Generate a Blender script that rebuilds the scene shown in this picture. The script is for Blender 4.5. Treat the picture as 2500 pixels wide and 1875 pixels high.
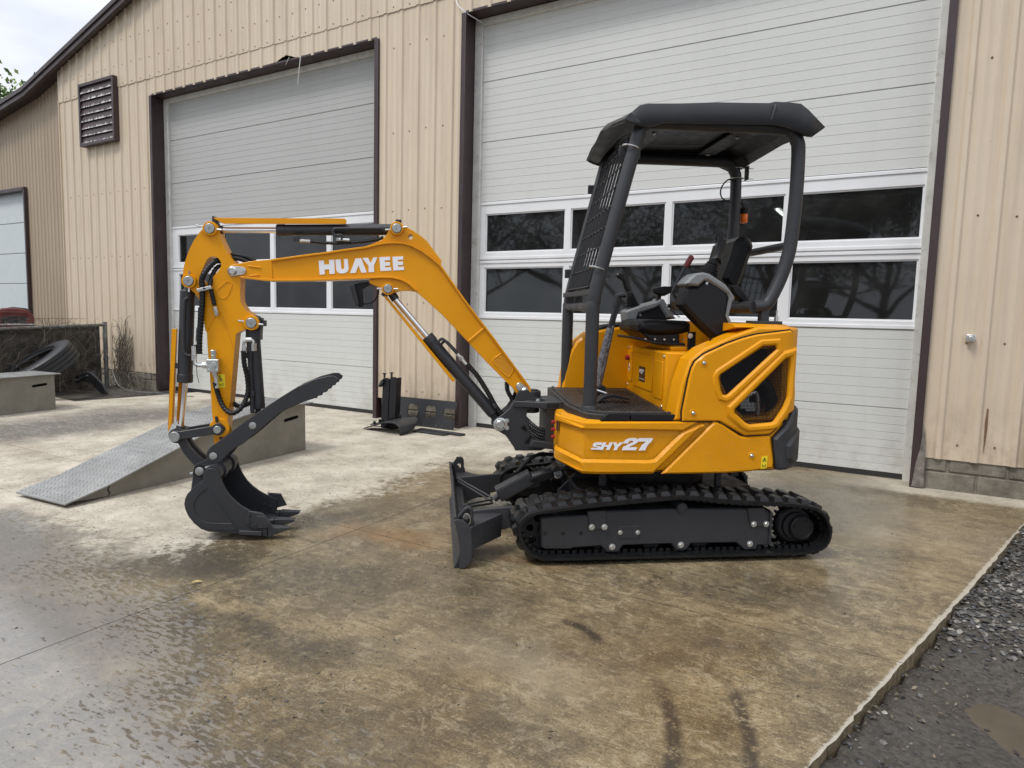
import bpy, bmesh, math, random
from mathutils import Vector, Matrix
from mathutils.geometry import tessellate_polygon

scene = bpy.context.scene
for o in list(bpy.data.objects):
    bpy.data.objects.remove(o)
rng = random.Random(7)
COL = scene.collection

# ------------------------------------------------------------------ camera
cam_data = bpy.data.cameras.new('camera')
cam_data.sensor_width = 36.0
cam_data.lens = 1638.8 * 36.0 / 2500.0
cam_data.clip_start = 0.05
cam_data.clip_end = 2000.0
cam = bpy.data.objects.new('camera', cam_data)
COL.objects.link(cam)
scene.camera = cam
CR, CU, CF = (0.8589, 0.5116, 0.025), (-0.0712, 0.0709, 0.9949), (-0.5072, 0.8563, -0.0973)
cam.matrix_world = Matrix(((CR[0], CU[0], -CF[0], 0.0), (CR[1], CU[1], -CF[1], 0.0), (CR[2], CU[2], -CF[2], 1.4), (0, 0, 0, 1)))

# ------------------------------------------------------------------ overcast sky
SUN_EL, SUN_ROT = math.radians(58), math.radians(205)
world = bpy.data.worlds.new('World')
scene.world = world
world.use_nodes = True
wt = world.node_tree
wt.nodes.clear()
w_out = wt.nodes.new('ShaderNodeOutputWorld')
w_bg = wt.nodes.new('ShaderNodeBackground')
w_sky = wt.nodes.new('ShaderNodeTexSky')
w_sky.sky_type = 'NISHITA'
w_sky.sun_disc = False
w_sky.sun_elevation = SUN_EL
w_sky.sun_rotation = SUN_ROT
w_sky.air_density = 1.0
w_sky.dust_density = 2.0
w_tc = wt.nodes.new('ShaderNodeTexCoord')
w_map = wt.nodes.new('ShaderNodeMapping')
w_map.inputs['Scale'].default_value = (1.0, 1.0, 2.6)
w_n = wt.nodes.new('ShaderNodeTexNoise')
w_n.inputs['Scale'].default_value = 2.4
w_n.inputs['Detail'].default_value = 6.0
w_n.inputs['Roughness'].default_value = 0.55
w_n.inputs['Distortion'].default_value = 0.4
w_r = wt.nodes.new('ShaderNodeValToRGB')
w_r.color_ramp.elements[0].position = 0.34
w_r.color_ramp.elements[0].color = (6.5, 7.0, 8.0, 1)
w_r.color_ramp.elements[1].position = 0.66
w_r.color_ramp.elements[1].color = (9.6, 9.8, 10.2, 1)
w_mix = wt.nodes.new('ShaderNodeMix')
w_mix.data_type = 'RGBA'
w_mix.inputs[0].default_value = 0.93
L = wt.links.new
L(w_tc.outputs['Generated'], w_map.inputs['Vector'])
L(w_map.outputs['Vector'], w_n.inputs['Vector'])
L(w_n.outputs['Fac'], w_r.inputs['Fac'])
L(w_sky.outputs['Color'], w_mix.inputs[6])
L(w_r.outputs['Color'], w_mix.inputs[7])
# an overcast sky is brighter overhead than near the horizon
w_sep = wt.nodes.new('ShaderNodeSeparateXYZ')
w_grad = wt.nodes.new('ShaderNodeMapRange')
w_grad.inputs[1].default_value = 0.0; w_grad.inputs[2].default_value = 1.0
w_grad.inputs[3].default_value = 0.62; w_grad.inputs[4].default_value = 1.30
w_mul = wt.nodes.new('ShaderNodeMix'); w_mul.data_type = 'RGBA'; w_mul.blend_type = 'MULTIPLY'
w_mul.inputs[0].default_value = 1.0
L(w_tc.outputs['Generated'], w_sep.inputs[0])
L(w_sep.outputs['Z'], w_grad.inputs[0])
L(w_mix.outputs[2], w_mul.inputs[6]); L(w_grad.outputs[0], w_mul.inputs[7])
L(w_mul.outputs[2], w_bg.inputs['Color'])
w_bg.inputs['Strength'].default_value = 0.10
L(w_bg.outputs['Background'], w_out.inputs['Surface'])

sun_data = bpy.data.lights.new('sun', 'SUN')
sun_data.energy = 1.45
sun_data.angle = math.radians(14)
sun_data.color = (1.0, 0.97, 0.92)
sun = bpy.data.objects.new('sun', sun_data)
COL.objects.link(sun)
sun.location = (-4, -8, 12)
_az = math.radians(205)   # from behind the camera, a little to its left
_d = Vector((math.sin(_az) * math.cos(SUN_EL), math.cos(_az) * math.cos(SUN_EL), math.sin(SUN_EL)))
sun.rotation_euler = (-_d).to_track_quat('-Z', 'Y').to_euler()

scene.view_settings.view_transform = 'Standard'
scene.view_settings.look = 'None'
scene.view_settings.exposure = 0.52
scene.view_settings.gamma = 1.0
scene.view_settings.use_curve_mapping = False

# ------------------------------------------------------------------ mesh helpers
class MB:
    def __init__(s):
        s.v = []; s.f = []; s.sm = []
    def add(s, v, f, smooth=True):
        b = len(s.v)
        s.v.extend([tuple(p) for p in v])
        s.f.extend([tuple(i + b for i in q) for q in f])
        return s

def area2(o):
    return 0.5 * sum(o[i][0] * o[(i + 1) % len(o)][1] - o[(i + 1) % len(o)][0] * o[i][1] for i in range(len(o)))

def clean(o, eps=1e-5):
    r = []
    for p in o:
        if not r or abs(p[0] - r[-1][0]) + abs(p[1] - r[-1][1]) > eps:
            r.append((p[0], p[1]))
    if abs(r[0][0] - r[-1][0]) + abs(r[0][1] - r[-1][1]) <= eps:
        r.pop()
    return r

def ccw(o):
    o = clean(o)
    return o if area2(o) > 0 else o[::-1]

def inset(o, d):
    """shrink a counter-clockwise outline by d (negative grows it)"""
    n = len(o); out = []
    for i in range(n):
        p0, p1, p2 = Vector(o[i - 1]), Vector(o[i]), Vector(o[(i + 1) % n])
        a = (p1 - p0).normalized(); b = (p2 - p1).normalized()
        na = Vector((-a.y, a.x)); nb = Vector((-b.y, b.x))
        m = na + nb
        if m.length < 1e-4:
            m = na
        m.normalize()
        k = d / max(0.45, m.dot(na))
        q = p1 + m * k
        out.append((q.x, q.y))
    return out

def tess(loops):
    flat = [p for l in loops for p in l]
    tris = tessellate_polygon([[Vector((p[0], p[1], 0)) for p in l] for l in loops])
    res = []
    for t in tris:
        a, b, c = (flat[i] for i in t)
        s = (b[0] - a[0]) * (c[1] - a[1]) - (c[0] - a[0]) * (b[1] - a[1])
        if abs(s) < 1e-12:
            continue
        res.append(tuple(t) if s > 0 else (t[0], t[2], t[1]))
    return res

def prism(mb, outline, a0, a1, holes=(), axis='y', bev=0.0):
    """extrude an outline. axis y: outline is (x,z); z: (x,y); x: (y,z). bev chamfers both faces."""
    o = ccw(outline); hs = [ccw(h)[::-1] for h in holes]
    if a0 > a1:
        a0, a1 = a1, a0
    def put(p, a):
        if axis == 'y':
            return (p[0], a, p[1])
        if axis == 'z':
            return (p[0], p[1], a)
        return (a, p[0], p[1])
    flip = axis == 'y'      # (x,z) plane seen from -y is ccw
    levels = [(a0, 0.0), (a1, 0.0)]
    if bev > 0:
        levels = [(a0, bev), (a0 + bev, 0.0), (a1 - bev, 0.0), (a1, bev)]
    loops0 = [o] + hs
    V = []; F = []
    rings = []
    for a, d in levels:
        base = len(V)
        for l in loops0:
            ll = inset(l, d) if d else l
            V.extend(put(p, a) for p in ll)
        rings.append(base)
    for k in range(len(levels) - 1):
        off = 0
        for l in loops0:
            n = len(l)
            for i in range(n):
                j = (i + 1) % n
                q = (rings[k] + off + i, rings[k] + off + j, rings[k + 1] + off + j, rings[k + 1] + off + i)
                F.append(q[::-1] if flip else q)
            off += n
    d0 = levels[0][1]
    tr = tess([inset(l, d0) if d0 else l for l in loops0])
    for t in tr:
        lo = tuple(rings[0] + i for i in t); hi = tuple(rings[-1] + i for i in t)
        if flip:
            F.append(lo); F.append(hi[::-1])
        else:
            F.append(lo[::-1]); F.append(hi)
    mb.add(V, F)
    return mb

def box(mb, c, s, rot=None):
    x, y, z = s[0] / 2, s[1] / 2, s[2] / 2
    v = [Vector(p) for p in ((-x, -y, -z), (x, -y, -z), (x, y, -z), (-x, y, -z), (-x, -y, z), (x, -y, z), (x, y, z), (-x, y, z))]
    if rot is not None:
        v = [rot @ p for p in v]
    v = [p + Vector(c) for p in v]
    mb.add(v, [(0, 3, 2, 1), (4, 5, 6, 7), (0, 1, 5, 4), (1, 2, 6, 5), (2, 3, 7, 6), (3, 0, 4, 7)])
    return mb

def frame_of(d):
    d = Vector(d).normalized()
    u = d.orthogonal().normalized()
    return u, d.cross(u), d

def cyl(mb, p0, p1, r0, r1=None, n=20, cap=True, bev=0.0):
    r1 = r0 if r1 is None else r1
    p0, p1 = Vector(p0), Vector(p1)
    u, w, d = frame_of(p1 - p0)
    st = [(p0, r0), (p1, r1)]
    if bev:
        st = [(p0, r0 - bev), (p0 + d * bev, r0), (p1 - d * bev, r1), (p1, r1 - bev)]
    V = []; F = []
    for c, r in st:
        for i in range(n):
            t = 2 * math.pi * i / n
            V.append(c + u * (r * math.cos(t)) + w * (r * math.sin(t)))
    for k in range(len(st) - 1):
        for i in range(n):
            j = (i + 1) % n
            F.append((k * n + i, k * n + j, (k + 1) * n + j, (k + 1) * n + i))
    if cap:
        F.append(tuple(range(n))[::-1])
        F.append(tuple(range((len(st) - 1) * n, len(st) * n)))
    mb.add(V, F)
    return mb

def lathe(mb, p0, d, prof, n=24, closed=False):
    """prof: list of (distance along d, radius)"""
    p0 = Vector(p0); u, w, d = frame_of(d)
    V = []; F = []
    for h, r in prof:
        for i in range(n):
            t = 2 * math.pi * i / n
            V.append(p0 + d * h + u * (r * math.cos(t)) + w * (r * math.sin(t)))
    m = len(prof)
    for k in range(m if closed else m - 1):
        k2 = (k + 1) % m
        for i in range(n):
            j = (i + 1) % n
            F.append((k * n + i, k * n + j, k2 * n + j, k2 * n + i))
    if not closed:
        F.append(tuple(range(n))[::-1]); F.append(tuple(range((m - 1) * n, m * n)))
    mb.add(V, F)
    return mb

def spline(pts, k=5):
    P = [Vector(p) for p in pts]
    if len(P) < 3:
        return P
    out = []
    for i in range(len(P) - 1):
        a = P[i - 1] if i > 0 else P[i] * 2 - P[i + 1]
        b, c = P[i], P[i + 1]
        d = P[i + 2] if i + 2 < len(P) else P[i + 1] * 2 - P[i]
        for j in range(k):
            t = j / k
            out.append(0.5 * ((2 * b) + (c - a) * t + (2 * a - 5 * b + 4 * c - d) * t * t + (3 * b - a - 3 * c + d) * t ** 3))
    out.append(P[-1])
    return out

def tube(mb, pts, r, n=10, cap=True, rib=0.0, pitch=0.014, smooth=0):
    P = spline(pts, smooth) if smooth else [Vector(p) for p in pts]
    if rib:
        # resample finely and let the radius ripple like a spiral wrap
        Q = [P[0]]; acc = 0.0
        step = pitch / 4
        for i in range(len(P) - 1):
            a, b = P[i], P[i + 1]; ln = (b - a).length; t = step - acc
            while t <= ln:
                Q.append(a.lerp(b, t / ln)); t += step
            acc = ln - (t - step)
        P = Q
    V = []; F = []
    u = None
    for i, p in enumerate(P):
        d = (P[min(i + 1, len(P) - 1)] - P[max(i - 1, 0)]).normalized()
        if u is None:
            u = d.orthogonal().normalized()
        else:
            u = (u - d * u.dot(d)).normalized()
        w = d.cross(u)
        rr = r[i] if isinstance(r, (list, tuple)) else r
        for k in range(n):
            t = 2 * math.pi * k / n
            q = rr
            if rib:
                q = rr * (1 + rib * math.sin(2 * math.pi * (i / 4.0) + t))
            V.append(p + u * (q * math.cos(t)) + w * (q * math.sin(t)))
    for i in range(len(P) - 1):
        for k in range(n):
            j = (k + 1) % n
            F.append((i * n + k, i * n + j, (i + 1) * n + j, (i + 1) * n + k))
    if cap:
        F.append(tuple(range(n))[::-1]); F.append(tuple(range((len(P) - 1) * n, len(P) * n)))
    mb.add(V, F)
    return mb

def mesh_of(name, mb, mat, smooth=32):
    me = bpy.data.meshes.new(name)
    me.from_pydata([tuple(p) for p in mb.v], [], mb.f)
    me.validate()
    if mat is not None:
        me.materials.append(mat)
    if smooth:
        me.polygons.foreach_set('use_smooth', [True] * len(me.polygons))
        me.set_sharp_from_angle(angle=math.radians(smooth))
    me.update()
    return me

def obj(name, mb, mat, parent=None, smooth=32, bevel=0.0, seg=2):
    me = mesh_of(name, mb, mat, smooth)
    if bevel:
        bm = bmesh.new(); bm.from_mesh(me)
        bmesh.ops.remove_doubles(bm, verts=bm.verts, dist=1e-5)
        bmesh.ops.dissolve_limit(bm, angle_limit=math.radians(0.5), verts=bm.verts, edges=bm.edges)
        bm.to_mesh(me); bm.free()
        me.polygons.foreach_set('use_smooth', [True] * len(me.polygons))
        me.set_sharp_from_angle(angle=math.radians(smooth or 32))
    o = bpy.data.objects.new(name, me)
    COL.objects.link(o)
    if parent is not None:
        o.parent = parent
    if bevel:
        m = o.modifiers.new('bevel', 'BEVEL')
        m.width = bevel; m.segments = seg; m.limit_method = 'ANGLE'; m.angle_limit = math.radians(38)
        m.harden_normals = False
        m.use_clamp_overlap = True
    return o

def link(name, me, parent=None, loc=(0, 0, 0), rot=(0, 0, 0)):
    o = bpy.data.objects.new(name, me)
    COL.objects.link(o)
    o.parent = parent
    o.location = loc; o.rotation_euler = rot
    return o

def thing(name, label, cat, loc=(0, 0, 0), rot=(0, 0, 0), group=None):
    o = bpy.data.objects.new(name, None)
    COL.objects.link(o)
    o.location = loc; o.rotation_euler = rot
    o.empty_display_size = 0.2
    o['label'] = label; o['category'] = cat
    if group:
        o['group'] = group
    return o

def tag(o, label, cat, group=None):
    o['label'] = label; o['category'] = cat
    if group:
        o['group'] = group
    return o

def struct(o):
    o['kind'] = 'structure'
    return o

def stuff(o):
    o['kind'] = 'stuff'
    return o

SLOPE = 0.012
def gz(y):
    return SLOPE * y

# ------------------------------------------------------------------ materials
class NT:
    def __init__(s, name):
        s.m = bpy.data.materials.new(name)
        s.m.use_nodes = True
        s.t = s.m.node_tree
        s.t.nodes.clear()
        s.out = s.n('ShaderNodeOutputMaterial')
        s.b = s.n('ShaderNodeBsdfPrincipled')
        s.t.links.new(s.b.outputs[0], s.out.inputs[0])
    def n(s, t, **kw):
        x = s.t.nodes.new(t)
        for k, v in kw.items():
            setattr(x, k, v)
        return x
    def put(s, sock, v):
        if isinstance(v, bpy.types.NodeSocket):
            s.t.links.new(v, sock)
        elif v is not None:
            if isinstance(v, (tuple, list)) and len(v) == 3 and sock.type == 'RGBA':
                v = (*v, 1.0)
            sock.default_value = v
    def pos(s):
        return s.n('ShaderNodeNewGeometry').outputs['Position']
    def obc(s):
        return s.n('ShaderNodeTexCoord').outputs['Object']
    def mapv(s, v, scale=(1, 1, 1), loc=(0, 0, 0), rot=(0, 0, 0)):
        x = s.n('ShaderNodeMapping')
        s.put(x.inputs['Vector'], v)
        x.inputs['Scale'].default_value = scale; x.inputs['Location'].default_value = loc; x.inputs['Rotation'].default_value = rot
        return x.outputs[0]
    def noise(s, v, scale, detail=4, rough=0.5, dist=0.0, out='Fac'):
        x = s.n('ShaderNodeTexNoise')
        s.put(x.inputs['Vector'], v)
        x.inputs['Scale'].default_value = scale; x.inputs['Detail'].default_value = detail
        x.inputs['Roughness'].default_value = rough; x.inputs['Distortion'].default_value = dist
        return x.outputs[out]
    def voro(s, v, scale, feature='F1', out='Distance', rnd=1.0):
        x = s.n('ShaderNodeTexVoronoi', feature=feature)
        s.put(x.inputs['Vector'], v)
        x.inputs['Scale'].default_value = scale
        x.inputs['Randomness'].default_value = rnd
        return x.outputs[out]
    def math(s, op, a, b=None, c=None, clamp=False):
        x = s.n('ShaderNodeMath', operation=op, use_clamp=clamp)
        s.put(x.inputs[0], a)
        if b is not None:
            s.put(x.inputs[1], b)
        if c is not None:
            s.put(x.inputs[2], c)
        return x.outputs[0]
    def step(s, v, lo, hi, a=0.0, b=1.0):
        x = s.n('ShaderNodeMapRange', interpolation_type='SMOOTHSTEP')
        s.put(x.inputs[0], v)
        x.inputs[1].default_value = lo; x.inputs[2].default_value = hi
        x.inputs[3].default_value = a; x.inputs[4].default_value = b
        return x.outputs[0]
    def ramp(s, f, *st):
        x = s.n('ShaderNodeValToRGB')
        e = x.color_ramp.elements
        while len(e) < len(st):
            e.new(0.5)
        for el, (p, c) in zip(e, st):
            el.position = p; el.color = (*c, 1.0) if len(c) == 3 else c
        s.put(x.inputs[0], f)
        return x.outputs[0]
    def mix(s, f, a, b, mode='MIX'):
        x = s.n('ShaderNodeMix', data_type='RGBA', blend_type=mode)
        s.put(x.inputs[0], f); s.put(x.inputs[6], a); s.put(x.inputs[7], b)
        return x.outputs[2]
    def bump(s, h, strength=0.3, dist=0.01, normal=None):
        x = s.n('ShaderNodeBump')
        s.put(x.inputs['Strength'], strength); x.inputs['Distance'].default_value = dist
        s.put(x.inputs['Height'], h)
        if normal is not None:
            s.put(x.inputs['Normal'], normal)
        return x.outputs[0]
    def xyz(s, v):
        x = s.n('ShaderNodeSeparateXYZ'); s.put(x.inputs[0], v)
        return x.outputs
    def set(s, color=None, rough=None, metal=None, normal=None, spec=None, coat=None, coatr=None, emit=None, estr=None, ior=None):
        for k, v in (('Base Color', color), ('Roughness', rough), ('Metallic', metal), ('Normal', normal), ('Specular IOR Level', spec), ('Coat Weight', coat), ('Coat Roughness', coatr), ('Emission Color', emit), ('Emission Strength', estr), ('IOR', ior)):
            if v is not None:
                s.put(s.b.inputs[k], v)
        return s.m

def simple(name, col, rough=0.5, metal=0.0, var=0.12, scale=9.0, bump=0.0, bscale=220.0, spec=None, coat=None, dirt=None):
    t = NT(name)
    v = t.obc()
    f = t.noise(v, scale, 5, 0.6)
    dark = tuple(c * (1 - var) for c in col); lite = tuple(min(1, c * (1 + var)) for c in col)
    c = t.ramp(f, (0.3, dark), (0.7, lite))
    if dirt:
        d = t.step(t.noise(v, scale * 2.3, 8, 0.7), 0.52, 0.72)
        c = t.mix(t.math('MULTIPLY', d, 0.7), c, dirt)
    r = t.step(t.noise(v, scale * 1.7, 4, 0.6), 0.25, 0.75, max(0.02, rough * 0.8), min(1, rough * 1.2))
    nrm = t.bump(t.noise(v, bscale, 3, 0.6), bump, 0.002) if bump else None
    return t.set(c, r, metal, nrm, spec, coat)

M = {}
def yellow_paint(name, drops):
    t = NT(name)
    v = t.obc()
    c = t.ramp(t.noise(v, 3.0, 4, 0.55), (0.3, (0.70, 0.285, 0.0012)), (0.7, (0.77, 0.325, 0.002)))
    speck = t.step(t.noise(v, 60, 3, 0.7), 0.68, 0.74)
    c = t.mix(t.math('MULTIPLY', speck, 0.16), c, (0.30, 0.19, 0.07))
    orange = t.noise(v, 300, 2, 0.5)
    nrm = t.bump(orange, 0.05, 0.001)
    if drops:
        z = t.xyz(v)[2]
        low = t.step(t.math('ADD', z, t.math('MULTIPLY', t.noise(v, 6, 3), 0.5)), 1.25, 0.85)
        d1 = t.math('MULTIPLY', t.step(t.voro(v, 95), 0.34, 0.12), t.step(t.noise(v, 24, 3), 0.42, 0.58))
        d2 = t.step(t.voro(t.mapv(v, loc=(3, 1, 7)), 210), 0.36, 0.14)
        d = t.math('MULTIPLY', t.math('MAXIMUM', d1, d2), low)
        nrm = t.bump(d, 0.8, 0.003, nrm)
        c = t.mix(t.math('MULTIPLY', d, 0.10), c, (1.0, 0.75, 0.35))
    return t.set(c, 0.36, 0.0, nrm, 0.22, 0.14, 0.10)
M['yellow'] = yellow_paint('yellow_paint', False)
M['yellow_wet'] = yellow_paint('yellow_paint_with_rain', True)
M['charcoal'] = simple('charcoal_paint', (0.026, 0.027, 0.031), 0.48, var=0.10, scale=6, bump=0.12, bscale=260)
M['charcoal_rough'] = simple('charcoal_textured', (0.032, 0.033, 0.037), 0.55, var=0.12, scale=14, bump=0.25, bscale=160)
M['black'] = simple('black_plastic', (0.008, 0.008, 0.010), 0.45, var=0.2, scale=8, bump=0.1, bscale=300, spec=0.32)
M['vinyl'] = simple('black_vinyl', (0.006, 0.006, 0.007), 0.42, var=0.2, scale=8, bump=0.08, bscale=120, spec=0.22)
M['rubber'] = simple('track_rubber', (0.0065, 0.0068, 0.0075), 0.36, var=0.35, scale=18, bump=0.2, bscale=150, spec=0.38, dirt=(0.016, 0.015, 0.014))
M['hose'] = simple('hose_rubber', (0.008, 0.008, 0.009), 0.42, var=0.2, scale=20, spec=0.35)
M['grey_trim'] = simple('grey_plastic', (0.19, 0.20, 0.205), 0.5, var=0.05, scale=5, bump=0.1, bscale=300)
M['chrome'] = simple('chrome', (0.80, 0.80, 0.80), 0.09, 1.0, var=0.03)
M['zinc'] = simple('zinc_steel', (0.62, 0.63, 0.62), 0.30, 1.0, var=0.10, scale=40)
M['pin'] = simple('dull_pin_steel', (0.40, 0.41, 0.40), 0.42, 0.9, var=0.15, scale=60)
M['white'] = simple('white_vinyl', (0.86, 0.86, 0.90), 0.4, var=0.02)
M['red'] = simple('red_plastic', (0.35, 0.015, 0.015), 0.35)
M['maroon'] = simple('maroon_grip', (0.16, 0.012, 0.018), 0.35)
M['orange'] = simple('amber_lens', (0.85, 0.17, 0.01), 0.2, var=0.1, scale=60)
M['sticker_yellow'] = simple('sticker_yellow', (0.85, 0.68, 0.02), 0.4, var=0.02)
M['ink'] = simple('sticker_ink', (0.02, 0.02, 0.02), 0.5, var=0.02)
M['plastic_wrap'] = simple('plastic_wrap', (0.16, 0.16, 0.17), 0.16, var=0.8, scale=40, bump=1.0, bscale=60)
M['decal_dark'] = simple('decal_brown', (0.035, 0.028, 0.022), 0.4, var=0.05)
M['glassbox'] = simple('lamp_housing', (0.02, 0.02, 0.022), 0.3)
M['mat'] = simple('floor_mat', (0.026, 0.024, 0.023), 0.5, var=0.35, scale=25, bump=0.3, bscale=90, dirt=(0.055, 0.038, 0.024))
M['far_white'] = simple('far_white_panel', (0.55, 0.60, 0.61), 0.5, var=0.03)

# ------------------------------------------------------------------ setting materials
def siding_mat(name, base, pale):
    t = NT(name)
    p = t.pos()
    big = t.noise(p, 0.55, 4, 0.55)
    c = t.mix(big, base, pale)
    streak = t.noise(t.mapv(p, (7.0, 7.0, 0.35)), 1.6, 6, 0.62)
    c = t.mix(t.step(streak, 0.42, 0.72, 0, 0.45), c, tuple(b * 0.80 for b in base))
    grime = t.math('MULTIPLY', t.step(t.xyz(p)[2], 1.1, 0.25), t.step(t.noise(t.mapv(p, (3, 3, 1.4)), 2.2, 7, 0.7), 0.40, 0.68))
    c = t.mix(t.math('MULTIPLY', grime, 0.45), c, (0.22, 0.155, 0.10))
    spot = t.step(t.noise(p, 26, 3, 0.7), 0.70, 0.75)
    c = t.mix(t.math('MULTIPLY', spot, 0.35), c, (0.16, 0.11, 0.07))
    wob = t.noise(t.mapv(p, (1.6, 1.6, 0.9)), 1.7, 3, 0.5)
    n = t.bump(wob, 0.35, 0.03)
    n = t.bump(t.noise(p, 180, 3, 0.6), 0.06, 0.002, n)
    return t.set(c, t.step(streak, 0.3, 0.7, 0.36, 0.52), 0.0, n, 0.4)
M['siding'] = siding_mat('tan_steel_siding', (0.57, 0.465, 0.34), (0.665, 0.57, 0.45))
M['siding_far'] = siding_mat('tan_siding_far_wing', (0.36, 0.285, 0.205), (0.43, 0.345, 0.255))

def door_mat(name, base, dirt):
    t = NT(name)
    p = t.pos()
    c = t.mix(t.noise(p, 0.9, 5, 0.6), tuple(b * 0.92 for b in base), tuple(min(1, b * 1.05) for b in base))
    st = t.noise(t.mapv(p, (5.0, 5.0, 0.45)), 1.8, 6, 0.65)
    c = t.mix(t.step(st, 0.48, 0.78, 0, 0.22), c, tuple(b * dirt for b in base))
    lo = t.math('MULTIPLY', t.step(t.xyz(p)[2], 0.9, 0.1), t.step(t.noise(p, 3.5, 7, 0.7), 0.40, 0.66))
    c = t.mix(t.math('MULTIPLY', lo, 0.35), c, (0.30, 0.25, 0.17))
    mark = t.step(t.noise(t.mapv(p, (9, 9, 2.5)), 3.0, 4, 0.75), 0.72, 0.76)
    c = t.mix(t.math('MULTIPLY', mark, 0.4), c, (0.20, 0.18, 0.15))
    grain = t.noise(t.mapv(p, (9.0, 9.0, 140.0)), 2.2, 4, 0.65, 0.4)
    n = t.bump(grain, 0.38, 0.004)
    return t.set(c, 0.46, 0.0, n, 0.4)
M['door'] = door_mat('door_white', (0.62, 0.63, 0.605), 0.80)
M['door_grey'] = door_mat('door_darker_grey', (0.43, 0.435, 0.42), 0.82)  # darker grey for the upper sections of the left door
M['door_frame'] = simple('door_white_aluminium', (0.74, 0.75, 0.76), 0.38, var=0.05, scale=3)
M['jamb_white'] = simple('weathered_white_trim', (0.62, 0.615, 0.58), 0.55, var=0.12, scale=6, dirt=(0.36, 0.33, 0.27))
M['brown'] = simple('brown_trim', (0.045, 0.027, 0.029), 0.42, var=0.15, scale=3, dirt=(0.065, 0.045, 0.042))
M['fascia'] = simple('brown_fascia', (0.050, 0.036, 0.036), 0.45, var=0.15, scale=2)
M['seal'] = simple('rubber_seal', (0.022, 0.022, 0.022), 0.6)
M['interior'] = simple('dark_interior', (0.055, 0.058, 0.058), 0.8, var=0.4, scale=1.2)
M['screw'] = simple('rusty_screw', (0.16, 0.09, 0.05), 0.6, var=0.4, scale=80)
M['wood_edge'] = simple('weathered_wood', (0.18, 0.16, 0.14), 0.8, var=0.5, scale=20)

def block_mat():
    t = NT('grey_concrete_block')
    p = t.pos()
    c = t.ramp(t.noise(p, 7, 8, 0.72), (0.25, (0.085, 0.075, 0.055)), (0.5, (0.20, 0.18, 0.145)), (0.78, (0.33, 0.305, 0.25)))
    pore = t.step(t.voro(p, 120), 0.0, 0.32)
    c = t.mix(pore, (0.06, 0.055, 0.045), c)
    n = t.bump(t.noise(p, 90, 6, 0.75), 0.8, 0.008)
    return t.set(c, 0.85, 0, n, 0.3)
M['block'] = block_mat()

def glass_mat():
    t = NT('window_glass')
    t.t.nodes.remove(t.b)
    tr = t.n('ShaderNodeBsdfTransparent'); tr.inputs[0].default_value = (0.46, 0.50, 0.50, 1)
    gl = t.n('ShaderNodeBsdfGlossy'); gl.inputs['Roughness'].default_value = 0.03
    gl.inputs['Color'].default_value = (0.92, 0.95, 1.0, 1)
    df = t.n('ShaderNodeBsdfDiffuse'); df.inputs[0].default_value = (0.20, 0.20, 0.19, 1)
    fr = t.n('ShaderNodeFresnel'); fr.inputs[0].default_value = 1.54
    wav = t.bump(t.noise(t.pos(), 1.3, 2, 0.5), 0.03, 0.01)
    t.t.links.new(wav, gl.inputs['Normal'])
    m0 = t.n('ShaderNodeMixShader'); m0.inputs[0].default_value = 0.06
    d = t.step(t.noise(t.pos(), 2.5, 6, 0.65), 0.35, 0.75, 0.05, 0.12)
    t.t.links.new(d, m0.inputs[0])
    t.t.links.new(tr.outputs[0], m0.inputs[1]); t.t.links.new(df.outputs[0], m0.inputs[2])
    m1 = t.n('ShaderNodeMixShader')
    t.t.links.new(fr.outputs[0], m1.inputs[0])
    t.t.links.new(m0.outputs[0], m1.inputs[1]); t.t.links.new(gl.outputs[0], m1.inputs[2])
    t.t.links.new(m1.outputs[0], t.out.inputs[0])
    return t.m
M['glass'] = glass_mat()

def lamp_mat():
    t = NT('fluorescent_tube')
    return t.set((0.9, 0.9, 0.9), 0.5, emit=(1.0, 0.98, 0.9), estr=6.0)
M['lamp'] = lamp_mat()

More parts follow.
